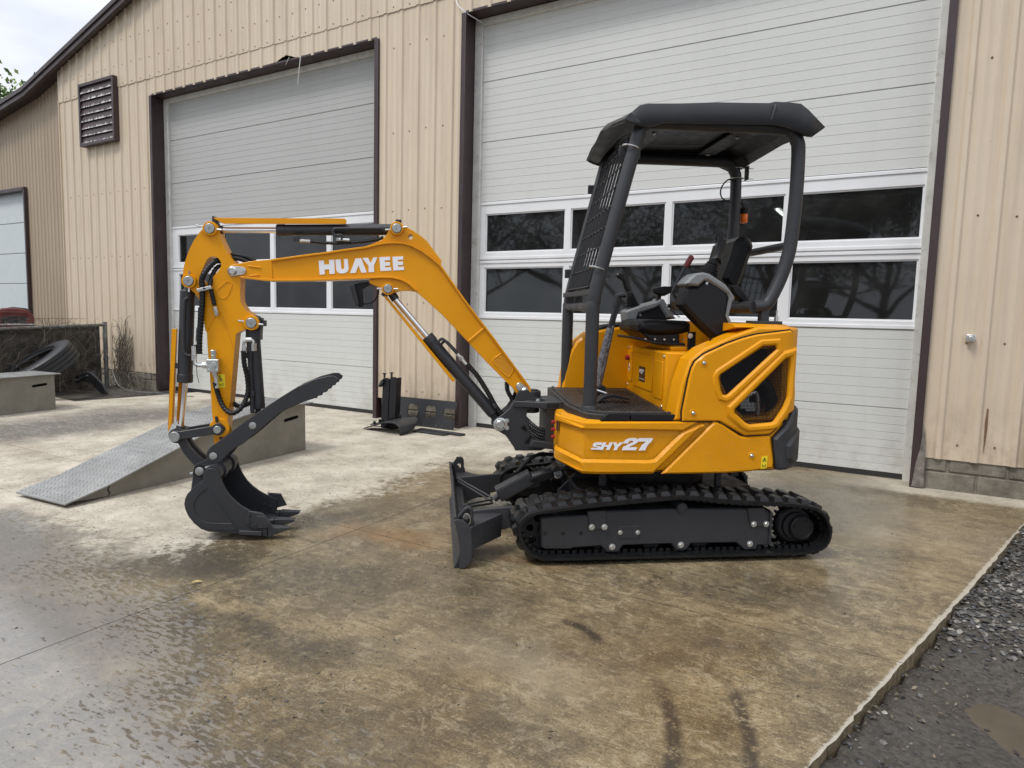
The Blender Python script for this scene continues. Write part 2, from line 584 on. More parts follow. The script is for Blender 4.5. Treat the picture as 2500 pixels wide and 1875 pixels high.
def concrete_mat():
    """pale dry concrete that turns tan and glossy where it is wet, with stains, splash marks and tyre scuffs"""
    t = NT('concrete')
    p = t.pos()
    X, Y, Zz = t.xyz(p)
    warp = t.noise(p, 0.9, 5, 0.6, 0.3, 'Color')
    wx = t.math('ADD', X, t.math('MULTIPLY', t.math('SUBTRACT', t.xyz(warp)[0], 0.5), 1.5))
    wy = t.math('ADD', Y, t.math('MULTIPLY', t.math('SUBTRACT', t.xyz(warp)[1], 0.5), 1.5))
    fine = t.noise(p, 16, 6, 0.72)
    mid = t.noise(p, 3.2, 7, 0.66)
    # dry region : left of a line running away from the camera and beyond a line across the front
    dx = t.math('SUBTRACT', -3.55, wx)
    dx = t.math('SUBTRACT', dx, t.math('MULTIPLY', t.math('SUBTRACT', fine, 0.5), 1.5))
    dy = t.math('SUBTRACT', t.math('ADD', wy, t.math('MULTIPLY', t.math('SUBTRACT', fine, 0.5), 1.2)), 2.05)
    dry_l = t.math('MULTIPLY', t.step(dx, -0.16, 0.20), t.step(dy, -0.2, 0.30))
    # strip along the left door and centre post stays dry as well
    dry_b = t.math('MULTIPLY', t.step(t.math('SUBTRACT', -3.1, wx), -0.3, 0.3), t.step(wy, 4.6, 5.3))
    dry = t.math('MAXIMUM', dry_l, dry_b)
    # sheltered pale lip along the right wall
    lip = t.math('MULTIPLY', t.step(t.math('ADD', Y, t.math('MULTIPLY', fine, 0.22)), 6.26, 6.40), t.step(X, -0.9, 0.2))
    dry = t.math('MAXIMUM', dry, t.math('MULTIPLY', lip, 0.8))
    drycol = t.ramp(mid, (0.28, (0.29, 0.26, 0.205)), (0.5, (0.455, 0.412, 0.335)), (0.72, (0.60, 0.555, 0.465)))
    drycol = t.mix(t.step(t.noise(p, 80, 4, 0.75), 0.56, 0.68, 0, 0.45), drycol, (0.22, 0.19, 0.15))
    drycol = t.mix(t.step(fine, 0.60, 0.70, 0, 0.42), drycol, (0.20, 0.175, 0.14))
    lumps = t.math('ADD', t.math('MULTIPLY', mid, 0.55), t.math('MULTIPLY', t.noise(p, 0.8, 5, 0.62, 0.4), 0.45))
    wetcol = t.ramp(lumps, (0.36, (0.078, 0.057, 0.032)), (0.47, (0.165, 0.124, 0.068)), (0.55, (0.24, 0.185, 0.104)), (0.66, (0.35, 0.282, 0.172)))
    # brushed drag marks following the direction of traffic
    drag = t.noise(t.mapv(p, (2.2, 7.0, 1), rot=(0, 0, math.radians(-32))), 2.4, 10, 0.80, 0.9)
    wetcol = t.mix(t.step(drag, 0.52, 0.60, 0, 0.70), wetcol, (0.085, 0.066, 0.040))
    wetcol = t.mix(t.step(drag, 0.45, 0.36, 0, 0.50), wetcol, (0.40, 0.33, 0.215))
    drag2 = t.noise(t.mapv(p, (3.0, 15.0, 1), rot=(0, 0, math.radians(8)), loc=(4, 2, 0)), 2.2, 9, 0.78, 0.6)
    wetcol = t.mix(t.step(drag2, 0.54, 0.61, 0, 0.55), wetcol, (0.075, 0.058, 0.036))
    # dark soaked patches
    soak = t.step(t.math('ADD', t.math('MULTIPLY', t.noise(p, 0.75, 6, 0.66, 0.5), 0.65), t.math('MULTIPLY', fine, 0.35)), 0.51, 0.58)
    wetcol = t.mix(t.math('MULTIPLY', soak, 0.62), wetcol, (0.068, 0.054, 0.034))
    # flaking, scratches, fine grain
    flake = t.noise(p, 10, 9, 0.82, 0.8)
    wetcol = t.mix(t.step(flake, 0.535, 0.575, 0, 0.50), wetcol, (0.105, 0.080, 0.048))
    wetcol = t.mix(t.step(flake, 0.465, 0.425, 0, 0.38), wetcol, (0.42, 0.35, 0.235))
    scr = t.noise(t.mapv(p, (12, 70, 1), rot=(0, 0, math.radians(-32))), 2.0, 5, 0.75, 0.3)
    wetcol = t.mix(t.step(scr, 0.56, 0.64, 0, 0.55), wetcol, (0.075, 0.058, 0.036))
    wetcol = t.mix(t.step(scr, 0.44, 0.36, 0, 0.35), wetcol, (0.44, 0.375, 0.255))
    grain = t.noise(p, 120, 3, 0.7)
    wetcol = t.mix(t.step(grain, 0.55, 0.66, 0, 0.55), wetcol, (0.06, 0.047, 0.03))
    wetcol = t.mix(t.step(grain, 0.43, 0.32, 0, 0.45), wetcol, (0.46, 0.40, 0.28))
    pock = t.math('MULTIPLY', t.step(t.voro(p, 30), 0.16, 0.09), t.step(t.noise(p, 1.6, 4), 0.46, 0.56))
    wetcol = t.mix(t.math('MULTIPLY', pock, 0.75), wetcol, (0.05, 0.04, 0.028))
    def blob(cx, cy, rx, ry, rot, soft=0.5, wrp=True):
        c, s_ = math.cos(rot), math.sin(rot)
        ax = t.math('SUBTRACT', wx if wrp else X, cx); ay = t.math('SUBTRACT', wy if wrp else Y, cy)
        u = t.math('ADD', t.math('MULTIPLY', ax, c / rx), t.math('MULTIPLY', ay, s_ / rx))
        v = t.math('ADD', t.math('MULTIPLY', ax, -s_ / ry), t.math('MULTIPLY', ay, c / ry))
        r = t.math('SQRT', t.math('ADD', t.math('MULTIPLY', u, u), t.math('MULTIPLY', v, v)))
        return t.step(r, 1.0 + soft * 0.5, 1.0 - soft)
    grit = t.step(t.noise(p, 34, 5, 0.75), 0.40, 0.62)
    for cx, cy, rx, ry, rot, k in ((-2.15, 1.80, 0.62, 0.20, 0.55, 0.75), (-3.3, 2.25, 0.55, 0.35, 0.6, 0.7), (-1.35, 1.25, 0.75, 0.35, 0.0, 0.6), (-2.3, 2.9, 0.55, 0.12, -0.2, 0.45), (-0.55, 3.7, 0.42, 0.26, 0.5, 0.55), (-1.2, 1.85, 0.35, 0.12, 0.5, 0.5), (-2.75, 1.55, 0.8, 0.24, 0.25, 0.5), (-3.9, 2.05, 1.3, 0.34, 0.45, 0.72), (-2.6, 2.45, 0.9, 0.30, 0.6, 0.55), (-1.9, 2.6, 0.8, 0.25, 0.2, 0.40), (-0.75, 2.75, 0.6, 0.25, 0.5, 0.45)):
        b = t.math('MULTIPLY', blob(cx, cy, rx, ry, rot, 0.7), t.math('ADD', 0.45, t.math('MULTIPLY', grit, 0.55)))
        wetcol = t.mix(t.math('MULTIPLY', b, k), wetcol, (0.055, 0.047, 0.038))
    for cx, cy, rx, ry, rot, k in ((-2.72, 3.30, 0.42, 0.16, 0.4, 0.55), (-1.75, 3.35, 0.3, 0.12, 0.0, 0.35)):
        wetcol = t.mix(t.math('MULTIPLY', blob(cx, cy, rx, ry, rot, 0.8), k), wetcol, (0.20, 0.098, 0.035))
    for cx, cy, rx, ry, rot, k in ((-0.35, 5.2, 0.8, 0.7, 0.0, 0.55), (-1.3, 2.3, 0.5, 0.28, 0.2, 0.35)):
        wetcol = t.mix(t.math('MULTIPLY', blob(cx, cy, rx, ry, rot, 0.9), k), wetcol, (0.31, 0.262, 0.185))
    dfl0 = t.noise(t.mapv(p, (3, 9, 1), rot=(0, 0, math.radians(15))), 2.4, 8, 0.8, 0.6)
    # dark tyre band on the dry slab at the far left
    band = blob(-8.35, 4.05, 0.85, 2.2, math.radians(4), 0.6)
    drycol = t.mix(t.math('MULTIPLY', t.math('MULTIPLY', band, t.step(dfl0, 0.36, 0.52, 0.55, 1.0)), 0.85), drycol, (0.085, 0.080, 0.075))
    drycol = t.mix(t.math('MULTIPLY', blob(-7.6, 3.0, 1.0, 0.25, 0.2, 0.9), 0.30), drycol, (0.24, 0.165, 0.11))
    dfl = t.noise(t.mapv(p, (6, 14, 1), rot=(0, 0, math.radians(15))), 2.4, 9, 0.82, 0.6)
    drycol = t.mix(t.step(dfl, 0.54, 0.60, 0, 0.50), drycol, (0.24, 0.21, 0.165))
    drycol = t.mix(t.step(dfl, 0.45, 0.38, 0, 0.40), drycol, (0.72, 0.68, 0.59))
    # little dark chips scattered over the dry part
    chip = t.math('MULTIPLY', t.step(t.voro(t.mapv(p, (1, 1.9, 1)), 21), 0.24, 0.14), t.step(t.noise(p, 3.0, 3), 0.40, 0.52))
    drycol = t.mix(t.math('MULTIPLY', chip, 0.75), drycol, (0.09, 0.075, 0.06))
    col = t.mix(dry, wetcol, drycol)
    # tyre arcs
    for cx, cy, r0, w, a0, a1, k in ((-1.703, 1.721, 1.18, 0.036, 2, 44, 0.95), (-1.481, 1.898, 1.16, 0.030, 0, 42, 0.90), (-1.251, 2.416, 0.248, 0.030, 38, 105, 0.95)):
        ax = t.math('SUBTRACT', X, cx); ay = t.math('SUBTRACT', Y, cy)
        r = t.math('SQRT', t.math('ADD', t.math('MULTIPLY', ax, ax), t.math('MULTIPLY', ay, ay)))
        d = t.math('ABSOLUTE', t.math('SUBTRACT', r, r0))
        an = t.math('ARCTAN2', ay, ax)
        g = t.math('MULTIPLY', t.step(an, math.radians(a0) - 0.12, math.radians(a0) + 0.12), t.step(an, math.radians(a1), math.radians(a1) - 0.3))
        g = t.math('MULTIPLY', g, t.step(d, w * 1.25, w * 0.3))
        g = t.math('MULTIPLY', g, t.step(t.noise(p, 22, 6, 0.75), 0.36, 0.50))
        col = t.mix(t.math('MULTIPLY', g, k), col, (0.045, 0.038, 0.030))
    # print of track cleats pressed in dirt
    tp = t.mapv(p, (1, 1, 1), rot=(0, 0, math.radians(20)))
    cl = t.step(t.noise(t.mapv(tp, (9, 16, 1)), 1.0, 3, 0.6), 0.55, 0.66)
    cl = t.math('MULTIPLY', cl, blob(-0.88, 3.42, 0.50, 0.20, 0.35, 0.6, False))
    col = t.mix(t.math('MULTIPLY', cl, 0.75), col, (0.05, 0.04, 0.028))
    edge = t.math('SUBTRACT', t.math('ADD', t.math('MULTIPLY', Y, 0.2648), -0.760), X)
    upf = t.step(t.xyz(t.n('ShaderNodeNewGeometry').outputs['Normal'])[2], 0.3, 0.8)
    arris = t.math('MULTIPLY', upf, t.step(t.math('ADD', edge, t.math('MULTIPLY', t.math('SUBTRACT', flake, 0.5), 0.06)), 0.016, 0.004))
    col = t.mix(t.math('MULTIPLY', arris, 0.8), col, (0.45, 0.42, 0.36))
    # splash holes near the film of water at the lower left
    sm = t.math('MULTIPLY', t.step(t.math('ADD', wy, t.math('MULTIPLY', wx, 0.42)), 0.95, -0.05), t.step(wy, 2.45, 1.75))
    hn = t.noise(t.mapv(p, (9, 26, 1), rot=(0, 0, math.radians(-18))), 2.0, 4, 0.62, 0.3)
    film = t.step(t.math('SUBTRACT', hn, t.math('MULTIPLY', t.math('SUBTRACT', sm, 0.5), 0.28)), 0.530, 0.465)
    sheen = t.math('MULTIPLY', film, t.step(sm, 0.02, 0.25))
    inhole = t.math('MULTIPLY', t.math('SUBTRACT', 1.0, film), t.step(sm, 0.15, 0.45))
    col = t.mix(t.math('MULTIPLY', inhole, 0.40), col, (0.070, 0.062, 0.052))
    wetr = t.step(t.noise(p, 2.0, 6, 0.66), 0.32, 0.68, 0.09, 0.36)
    wetr = t.math('ADD', wetr, t.math('MULTIPLY', grit, 0.08))
    rough = t.math('MULTIPLY', t.math('SUBTRACT', 1.0, dry), wetr)
    rough = t.math('ADD', rough, t.math('MULTIPLY', dry, 0.86))
    rough = t.math('ADD', t.math('MULTIPLY', rough, t.math('SUBTRACT', 1.0, sheen)), t.math('MULTIPLY', sheen, 0.24))
    b1 = t.noise(p, 70, 6, 0.75)
    pits = t.step(t.voro(p, 55), 0.05, 0.30)
    hgt = t.math('ADD', t.math('MULTIPLY', b1, 0.7), t.math('MULTIPLY', pits, 0.3))
    hgt = t.math('ADD', hgt, t.math('MULTIPLY', t.noise(p, 9, 5, 0.65), 1.1))
    n = t.bump(hgt, t.math('ADD', 0.11, t.math('MULTIPLY', dry, 0.25)), 0.008)
    n2 = t.n('ShaderNodeMix', data_type='VECTOR')
    t.put(n2.inputs[0], sheen); t.put(n2.inputs[4], n); t.put(n2.inputs[5], t.bump(t.noise(p, 8, 3, 0.5), 0.10, 0.004))
    sp = t.math('ADD', 0.32, t.math('MULTIPLY', t.math('SUBTRACT', 1.0, dry), 0.25))
    col = t.mix(t.math('MULTIPLY', sheen, 0.62), col, (0.23, 0.222, 0.208))  # grey of the reflected sky mixed into the water film's base colour
    return t.set(col, rough, 0.0, n2.outputs[1], sp, coat=t.math('MULTIPLY', sheen, 0.75), coatr=0.11)
M['concrete'] = concrete_mat()

def mud_mat():
    t = NT('wet_gravel_mud')
    p = t.pos()
    c = t.ramp(t.noise(p, 5, 8, 0.72), (0.25, (0.030, 0.026, 0.022)), (0.55, (0.080, 0.069, 0.056)), (0.8, (0.16, 0.142, 0.118)))
    g = t.voro(p, 60, out='Color')
    c = t.mix(0.35, c, t.mix(t.xyz(g)[0], (0.02, 0.02, 0.022), (0.16, 0.15, 0.14)))
    n = t.bump(t.noise(p, 45, 7, 0.75), 0.9, 0.02)
    return t.set(c, t.step(t.noise(p, 3, 5), 0.35, 0.65, 0.22, 0.7), 0, n, 0.5)
M['mud'] = mud_mat()

def stone_mat():
    t = NT('wet_basalt_gravel')
    v = t.obc()
    r = t.n('ShaderNodeNewGeometry').outputs['Random Per Island']
    c = t.ramp(r, (0.0, (0.022, 0.023, 0.027)), (0.40, (0.065, 0.066, 0.072)), (0.75, (0.14, 0.138, 0.135)), (0.94, (0.23, 0.215, 0.19)), (1.0, (0.50, 0.47, 0.42)))
    c = t.mix(t.noise(v, 50, 4, 0.7), c, t.mix(0.5, c, (0.03, 0.03, 0.03)))
    return t.set(c, 0.34, 0, t.bump(t.noise(v, 160, 4, 0.7), 0.4, 0.004), 0.5)
M['stone'] = stone_mat()

def puddle_mat():
    t = NT('muddy_water')
    p = t.pos()
    c = t.ramp(t.noise(p, 4, 4, 0.6), (0.3, (0.062, 0.050, 0.037)), (0.7, (0.092, 0.076, 0.057)))
    return t.set(c, 0.03, 0, t.bump(t.noise(p, 10, 2), 0.03, 0.003), 0.5, ior=1.33)
M['puddle'] = puddle_mat()

def ramp_mat(name, a, b, metal):
    t = NT(name)
    v = t.obc()
    c = t.ramp(t.noise(v, 4, 8, 0.7), (0.28, a), (0.72, b))
    c = t.mix(t.step(t.noise(v, 1.8, 6, 0.7), 0.58, 0.72, 0, 0.55), c, tuple(x * 0.45 for x in a))
    c = t.mix(t.step(t.noise(v, 30, 4, 0.7), 0.66, 0.72, 0, 0.5), c, (0.12, 0.09, 0.06))
    return t.set(c, t.step(t.noise(v, 6, 5), 0.3, 0.7, 0.34, 0.62), metal, t.bump(t.noise(v, 80, 4, 0.7), 0.12, 0.003), 0.5)
M['tread_plate'] = ramp_mat('worn_tread_plate', (0.20, 0.20, 0.193), (0.40, 0.40, 0.39), 0.35)
M['ramp_side'] = ramp_mat('weathered_steel_side', (0.17, 0.16, 0.13), (0.27, 0.255, 0.215), 0.1)
M['tyre'] = simple('tyre_rubber', (0.022, 0.023, 0.026), 0.5, var=0.3, scale=12, bump=0.2, bscale=120)
M['board'] = simple('dark_weathered_board', (0.070, 0.062, 0.054), 0.85, var=0.7, scale=7, bump=0.7, bscale=60)
M['rail'] = simple('galvanised_rail', (0.22, 0.22, 0.21), 0.5, 0.5, var=0.4, scale=10)
M['vine'] = simple('dead_vine', (0.10, 0.085, 0.065), 0.9, var=0.6, scale=9)
M['vine_pale'] = simple('pale_dead_vine', (0.24, 0.21, 0.17), 0.9, var=0.5, scale=9)
M['truck'] = simple('old_maroon_paint', (0.13, 0.022, 0.018), 0.38, var=0.35, scale=5, dirt=(0.10, 0.05, 0.03))
M['bark'] = simple('tree_bark', (0.06, 0.05, 0.04), 0.9, var=0.5, scale=12, bump=0.6, bscale=40)
def leaf_mat(name, a, b):
    t = NT(name)
    r = t.n('ShaderNodeNewGeometry').outputs['Random Per Island']
    c = t.ramp(r, (0.0, a), (1.0, b))
    return t.set(c, 0.55, 0, None, 0.3)
M['leaf'] = leaf_mat('spring_leaves', (0.07, 0.13, 0.025), (0.19, 0.28, 0.075))
M['leaf_dark'] = leaf_mat('dark_leaves', (0.020, 0.032, 0.014), (0.07, 0.085, 0.035))
M['paper_leaf'] = leaf_mat('dry_leaf_litter', (0.04, 0.03, 0.02), (0.22, 0.18, 0.13))

# ------------------------------------------------------------------ ground
mb = MB()
R_ = 700.0
mb.add([(-R_, -R_, -0.30), (R_, -R_, -0.30), (R_, R_, -0.30), (-R_, R_, -0.30)], [(0, 1, 2, 3)])
g = struct(obj('ground', mb, M['mud'], smooth=0))

# gravel yard to the right of the slab
def slab_edge_x(y):
    pts = ((-6.0, -2.35), (2.19, -0.18), (3.08, 0.06), (4.55, 0.46), (5.74, 0.76), (7.2, 1.16))
    for (y0, x0), (y1, x1) in zip(pts, pts[1:]):
        if y <= y1:
            return x0 + (x1 - x0) * (y - y0) / (y1 - y0)
    return pts[-1][1]
from mathutils import noise as mnoise
def yard_z(x, y):
    d = x - slab_edge_x(y)
    h = gz(y) - 0.082 + (0.02 if d > -0.02 else -0.14) + 0.022 * mnoise.noise(Vector((x * 1.3, y * 1.3, 0.3))) + 0.016 * mnoise.noise(Vector((x * 5, y * 5, 2.0)))
    h += 0.05 * min(1.0, max(0.0, 1 - d / 0.5)) * (0.5 + 0.5 * mnoise.noise(Vector((x * 2, y * 2, 7))))
    b = math.exp(-(((x - 0.42) / 0.30) ** 2 + ((y - 3.0) / 0.42) ** 2))
    return h - 0.045 * b
mb = MB()
NX, NY = 90, 150
xs = [-2.6 + 5.6 * i / NX for i in range(NX + 1)]
ys = [-3.0 + 11.0 * j / NY for j in range(NY + 1)]
V = [(x, y, yard_z(x, y)) for y in ys for x in xs]
F = [(j * (NX + 1) + i, j * (NX + 1) + i + 1, (j + 1) * (NX + 1) + i + 1, (j + 1) * (NX + 1) + i) for j in range(NY) for i in range(NX)]
mb.add(V, F)
struct(obj('gravel_yard', mb, M['mud'], smooth=80))

def stone(mb, c, r, flat=0.7):
    a = rng.uniform(0, 6.28)
    ax = [rng.uniform(0.75, 1.35) * r, rng.uniform(0.6, 1.0) * r, rng.uniform(0.4, 0.8) * r * flat]
    rot = Matrix.Rotation(a, 3, 'Z') @ Matrix.Rotation(rng.uniform(-0.6, 0.6), 3, 'X')
    v = []
    v.append(Vector((0, 0, ax[2])))
    for k in range(5):
        t = 1.2566 * k + rng.uniform(-0.3, 0.3)
        v.append(Vector((ax[0] * math.cos(t) * rng.uniform(.75, 1.1), ax[1] * math.sin(t) * rng.uniform(.75, 1.1), ax[2] * rng.uniform(-.1, .55))))
    v.append(Vector((0, 0, -ax[2])))
    f = [(0, 1 + k, 1 + (k + 1) % 5) for k in range(5)] + [(6, 1 + (k + 1) % 5, 1 + k) for k in range(5)]
    mb.add([rot @ p + Vector(c) for p in v], f)
mb = MB()
n = 0
while n < 14000:
    y = rng.uniform(1.4, 6.6); x = slab_edge_x(y) + rng.uniform(0.0, 1.9)
    wet = math.exp(-(((x - 0.42) / 0.36) ** 2 + ((y - 2.95) / 0.5) ** 2))
    dens = 0.95 if y > 3.6 else 0.40
    if y < 3.4 and mnoise.noise(Vector((x * 2.5, y * 2.5, 4))) < -0.05:
        dens *= 0.35
    if rng.random() > dens * (1 - 0.93 * wet):
        continue
    r = rng.choice((0.007, 0.010, 0.013, 0.016, 0.020))
    if y < 3.4:
        r *= 0.7
    stone(mb, (x, y, yard_z(x, y) + r * 0.25), r)
    n += 1
stuff(obj('gravel', mb, M['stone'], smooth=0))
g = bpy.data.objects['gravel']; g['label'] = 'dark wet gravel beside the concrete slab'; g['category'] = 'gravel'

mb = MB()
pts = []
for k in range(40):
    t = 2 * math.pi * k / 40
    rr = 1 + 0.22 * mnoise.noise(Vector((math.cos(t) * 1.3, math.sin(t) * 1.3, 5)))
    pts.append((0.46 + 0.50 * rr * math.cos(t), 2.98 + 0.72 * rr * math.sin(t)))
zp = gz(3.0) - 0.092
mb.add([(x, y, zp) for x, y in pts], [tuple(range(40))])
struct(obj('puddle', mb, M['puddle'], smooth=0))

# leaf litter caught along the slab edge
mb = MB()
for k in range(170):
    y = rng.choice((rng.gauss(3.05, 0.25), rng.uniform(1.6, 5.0)))
    x = slab_edge_x(y) + abs(rng.gauss(0.05, 0.12)) + 0.01
    z = yard_z(x, y) + 0.012
    s = rng.uniform(0.004, 0.014); a = rng.uniform(0, 6.28); ti = rng.uniform(-0.4, 0.4)
    d = Vector((math.cos(a), math.sin(a), ti)) * s; e = Vector((-math.sin(a), math.cos(a), rng.uniform(-.3, .3))) * s * 0.45
    c = Vector((x, y, z))
    mb.add([c - d, c + e + Vector((0, 0, .004)), c + d, c - e], [(0, 3, 2, 1)])
o = stuff(obj('leaf_litter', mb, M['paper_leaf'], smooth=0)); o['label'] = 'dry leaf scraps along the slab edge'; o['category'] = 'leaf litter'

# concrete slab : poured bays with open control joints
slab = struct(bpy.data.objects.new('concrete_slab', None)); COL.objects.link(slab)
JX = (-14.0, -10.25, -6.575, -2.95); JY = (-5.2, -0.6, 3.09, 6.80); G_ = 0.0028
def bay(poly):
    mb = MB()
    prism(mb, poly, -0.16, 0.0, axis='z')
    mb.v = [(x, y, z + gz(y)) for x, y, z in mb.v]
    return obj('slab_bay', mb, M['concrete'], slab, smooth=0)
for iy in range(3):
    y0, y1 = JY[iy] + G_, JY[iy + 1] - G_
    for ix in range(4):
        x0 = JX[ix] + G_
        if ix == 3:
            ye = [y0] + [y for y in (2.19, 3.08, 4.55, 5.74) if y0 < y < y1] + [y1]
            fine_y = [y0]
            while fine_y[-1] + 0.07 < y1:
                fine_y.append(fine_y[-1] + rng.uniform(0.03, 0.07))
            fine_y.append(y1)
            poly = [(x0, y0)] + [(slab_edge_x(y) + rng.gauss(0, 0.0035) + 0.006 * mnoise.noise(Vector((y * 4, 0, 0))), y) for y in fine_y] + [(x0, y1)]
            xr = None
        else:
            x1 = JX[ix + 1] - G_
            poly = [(x0, y0), (x1, y0), (x1, y1), (x0, y1)]
            if ix == 0 and iy == 2:
                poly = [(x0, y0), (x1, y0), (x1, 5.02), (x0, 5.3)]
            if ix == 1 and iy == 2:
                poly = [(x0, y0), (x1, y0), (x1, y1), (-9.9, y1), (-10.0, 6.2), (-10.24, 5.06)]
        bay(poly)
# dirt caught in the open joints
mb = MB()
for x in JX[1:]:
    y0, y1 = JY[0], JY[3] - 0.02
    mb.add([(x - 0.02, y0, gz(y0) - 0.0010), (x + 0.02, y0, gz(y0) - 0.0010), (x + 0.02, y1, gz(y1) - 0.0010), (x - 0.02, y1, gz(y1) - 0.0010)], [(0, 1, 2, 3)])
for y in JY[1:3]:
    xe = slab_edge_x(y) - 0.01
    mb.add([(JX[0], y - 0.02, gz(y) - 0.0014), (xe, y - 0.02, gz(y) - 0.0014), (xe, y + 0.02, gz(y) - 0.0014), (JX[0], y + 0.02, gz(y) - 0.0014)], [(0, 1, 2, 3)])
obj('joint_dirt', mb, M['seal'], slab, smooth=0)
# packed dirt strip in the corner by the left wall
mb = MB()
NX2, NY2 = 60, 16
V = []; F = []
for j in range(NY2 + 1):
    for i in range(NX2 + 1):
        x = -22.0 + 12.05 * i / NX2; y = 4.9 + 1.95 * j / NY2
        V.append((x, y, gz(y) - 0.012 + 0.012 * mnoise.noise(Vector((x * 3, y * 3, 1)))))
F = [(j * (NX2 + 1) + i, j * (NX2 + 1) + i + 1, (j + 1) * (NX2 + 1) + i + 1, (j + 1) * (NX2 + 1) + i) for j in range(NY2) for i in range(NX2)]
mb.add(V, F)
struct(obj('dirt_strip', mb, M['mud'], smooth=80))

# crumbs of dirt lying on the slab
mb = MB()
for k in range(520):
    x = rng.uniform(-9.5, 0.3); y = rng.uniform(1.2, 6.3)
    if x > slab_edge_x(y) - 0.05:
        continue
    stone(mb, (x, y, gz(y) + 0.001), rng.choice((0.0025, 0.0035, 0.005, 0.008)), 0.5)
for cx, cy, nn, sp in ((-2.05, 2.95, 90, 0.13), (-1.55, 3.6, 160, 0.25), (-2.3, 3.3, 60, 0.2), (-1.95, 1.75, 200, 0.35), (-5.6, 6.4, 60, 0.25)):
    for k in range(nn):
        x = rng.gauss(cx, sp); y = rng.gauss(cy, sp)
        stone(mb, (x, y, gz(y) + 0.001), rng.choice((0.002, 0.003, 0.004, 0.007)), 0.5)
o = stuff(obj('dirt_crumbs', mb, M['mud'], smooth=0)); o['label'] = 'dark dirt crumbs scattered over the slab'; o['category'] = 'dirt'

# ------------------------------------------------------------------ workshop building
WY = 6.5       # face of the long wall
DY = 6.72      # face of the overhead doors
bld = thing('workshop_building', 'long tan steel sided workshop with brown trim and two tall overhead doors', 'building', (-5.0, WY, 0.08))
BM = Matrix.Translation((-5.0, WY, 0.08)).inverted()
def bpart(name, mb, mat, parent=None, **kw):
    """geometry given in world metres, stored relative to the building's base"""
    mb.v = [(x + 5.0, y - WY, z - 0.08) for x, y, z in mb.v]
    return obj(name, mb, mat, parent or bld, **kw)

def roof_z(x):
    """underside of the roof edge along the front wall"""
    if x < -14.35:
        return 5.235 + 0.150 * (x + 14.35)
    if x < -2.4:
        return 5.235 + 0.290 * (x + 14.35)
    return 5.235 + 0.290 * 11.95 - 0.29 * (x + 2.4)

def rib_profile(x0, x1, pitch=0.25, h=0.020):
    """x positions and outward offsets of one siding sheet"""
    out = []
    k = math.floor(x0 / pitch) - 1
    while k * pitch < x1 + pitch:
        b = k * pitch
        for dx, o in ((-0.034, 0), (-0.016, h), (0.016, h), (0.034, 0), (0.075, 0), (0.083, 0.004), (0.095, 0.004), (0.103, 0), (0.148, 0), (0.156, 0.004), (0.168, 0.004), (0.176, 0)):
            out.append((b + dx, o))
        k += 1
    ins = [p for p in out if x0 < p[0] < x1]
    def at(x):
        for (a, oa), (b, ob) in zip(out, out[1:]):
            if a <= x <= b:
                return oa + (ob - oa) * (x - a) / (b - a + 1e-9)
        return 0
    return [(x0, at(x0))] + ins + [(x1, at(x1))]

def siding(x0, x1, zlo, zhi, y=WY, lift=0.0, mat='siding', pitch=0.25, h=0.020, rows=1, parent=None):
    prof = rib_profile(x0, x1, pitch, h)
    V = []; F = []
    m = len(prof)
    for r in range(rows + 1):
        for x, o in prof:
            lo = zlo(x) if callable(zlo) else zlo
            hi = zhi(x) if callable(zhi) else zhi
            z = lo + (hi - lo) * r / rows
            V.append((x, y - o - lift, z))
    for r in range(rows):
        for i in range(m - 1):
            F.append((r * m + i, r * m + i + 1, (r + 1) * m + i + 1, (r + 1) * m + i))
    # turned lower edge gives the sheet its thickness
    b = len(V)
    for x, o in prof:
        V.append((x, y - o - lift + 0.006, (zlo(x) if callable(zlo) else zlo)))
    for i in range(m - 1):
        F.append((i + 1, i, b + i, b + i + 1))
    mb = MB(); mb.add(V, F)
    return bpart('siding_sheet', mb, M[mat], parent, smooth=28)

def sheets(x0, x1, zlo, zhi, w=1.0, **kw):
    x = x0
    while x < x1 - 0.02:
        e = min(x + w, x1)
        if x1 - e < 0.15:
            e = x1
        siding(x, e, zlo, zhi, **kw)
        x = e
LAP = 5.055
sheets(-13.42, -10.63, 0.345, LAP)
def torn(x):
    # the sheet over the left door is bent up and torn near its middle
    if -8.0 < x < -7.0:
        return 4.757 + 0.085 * math.exp(-((x + 7.52) / 0.20) ** 2)
    return 4.757
sheets(-10.63, -5.86, torn, LAP, lift=0.004)
sheets(-5.86, -4.57, 0.345, LAP)
sheets(-4.57, 0.09, 4.80, LAP, lift=0.004)
sheets(0.09, 9.5, 0.335, LAP)
x = -13.42
while x < 9.5:
    e = min(x + 1.0, 9.5)
    siding(x, e, LAP - 0.03, lambda q: roof_z(q) + 0.10, lift=0.012)
    x = e

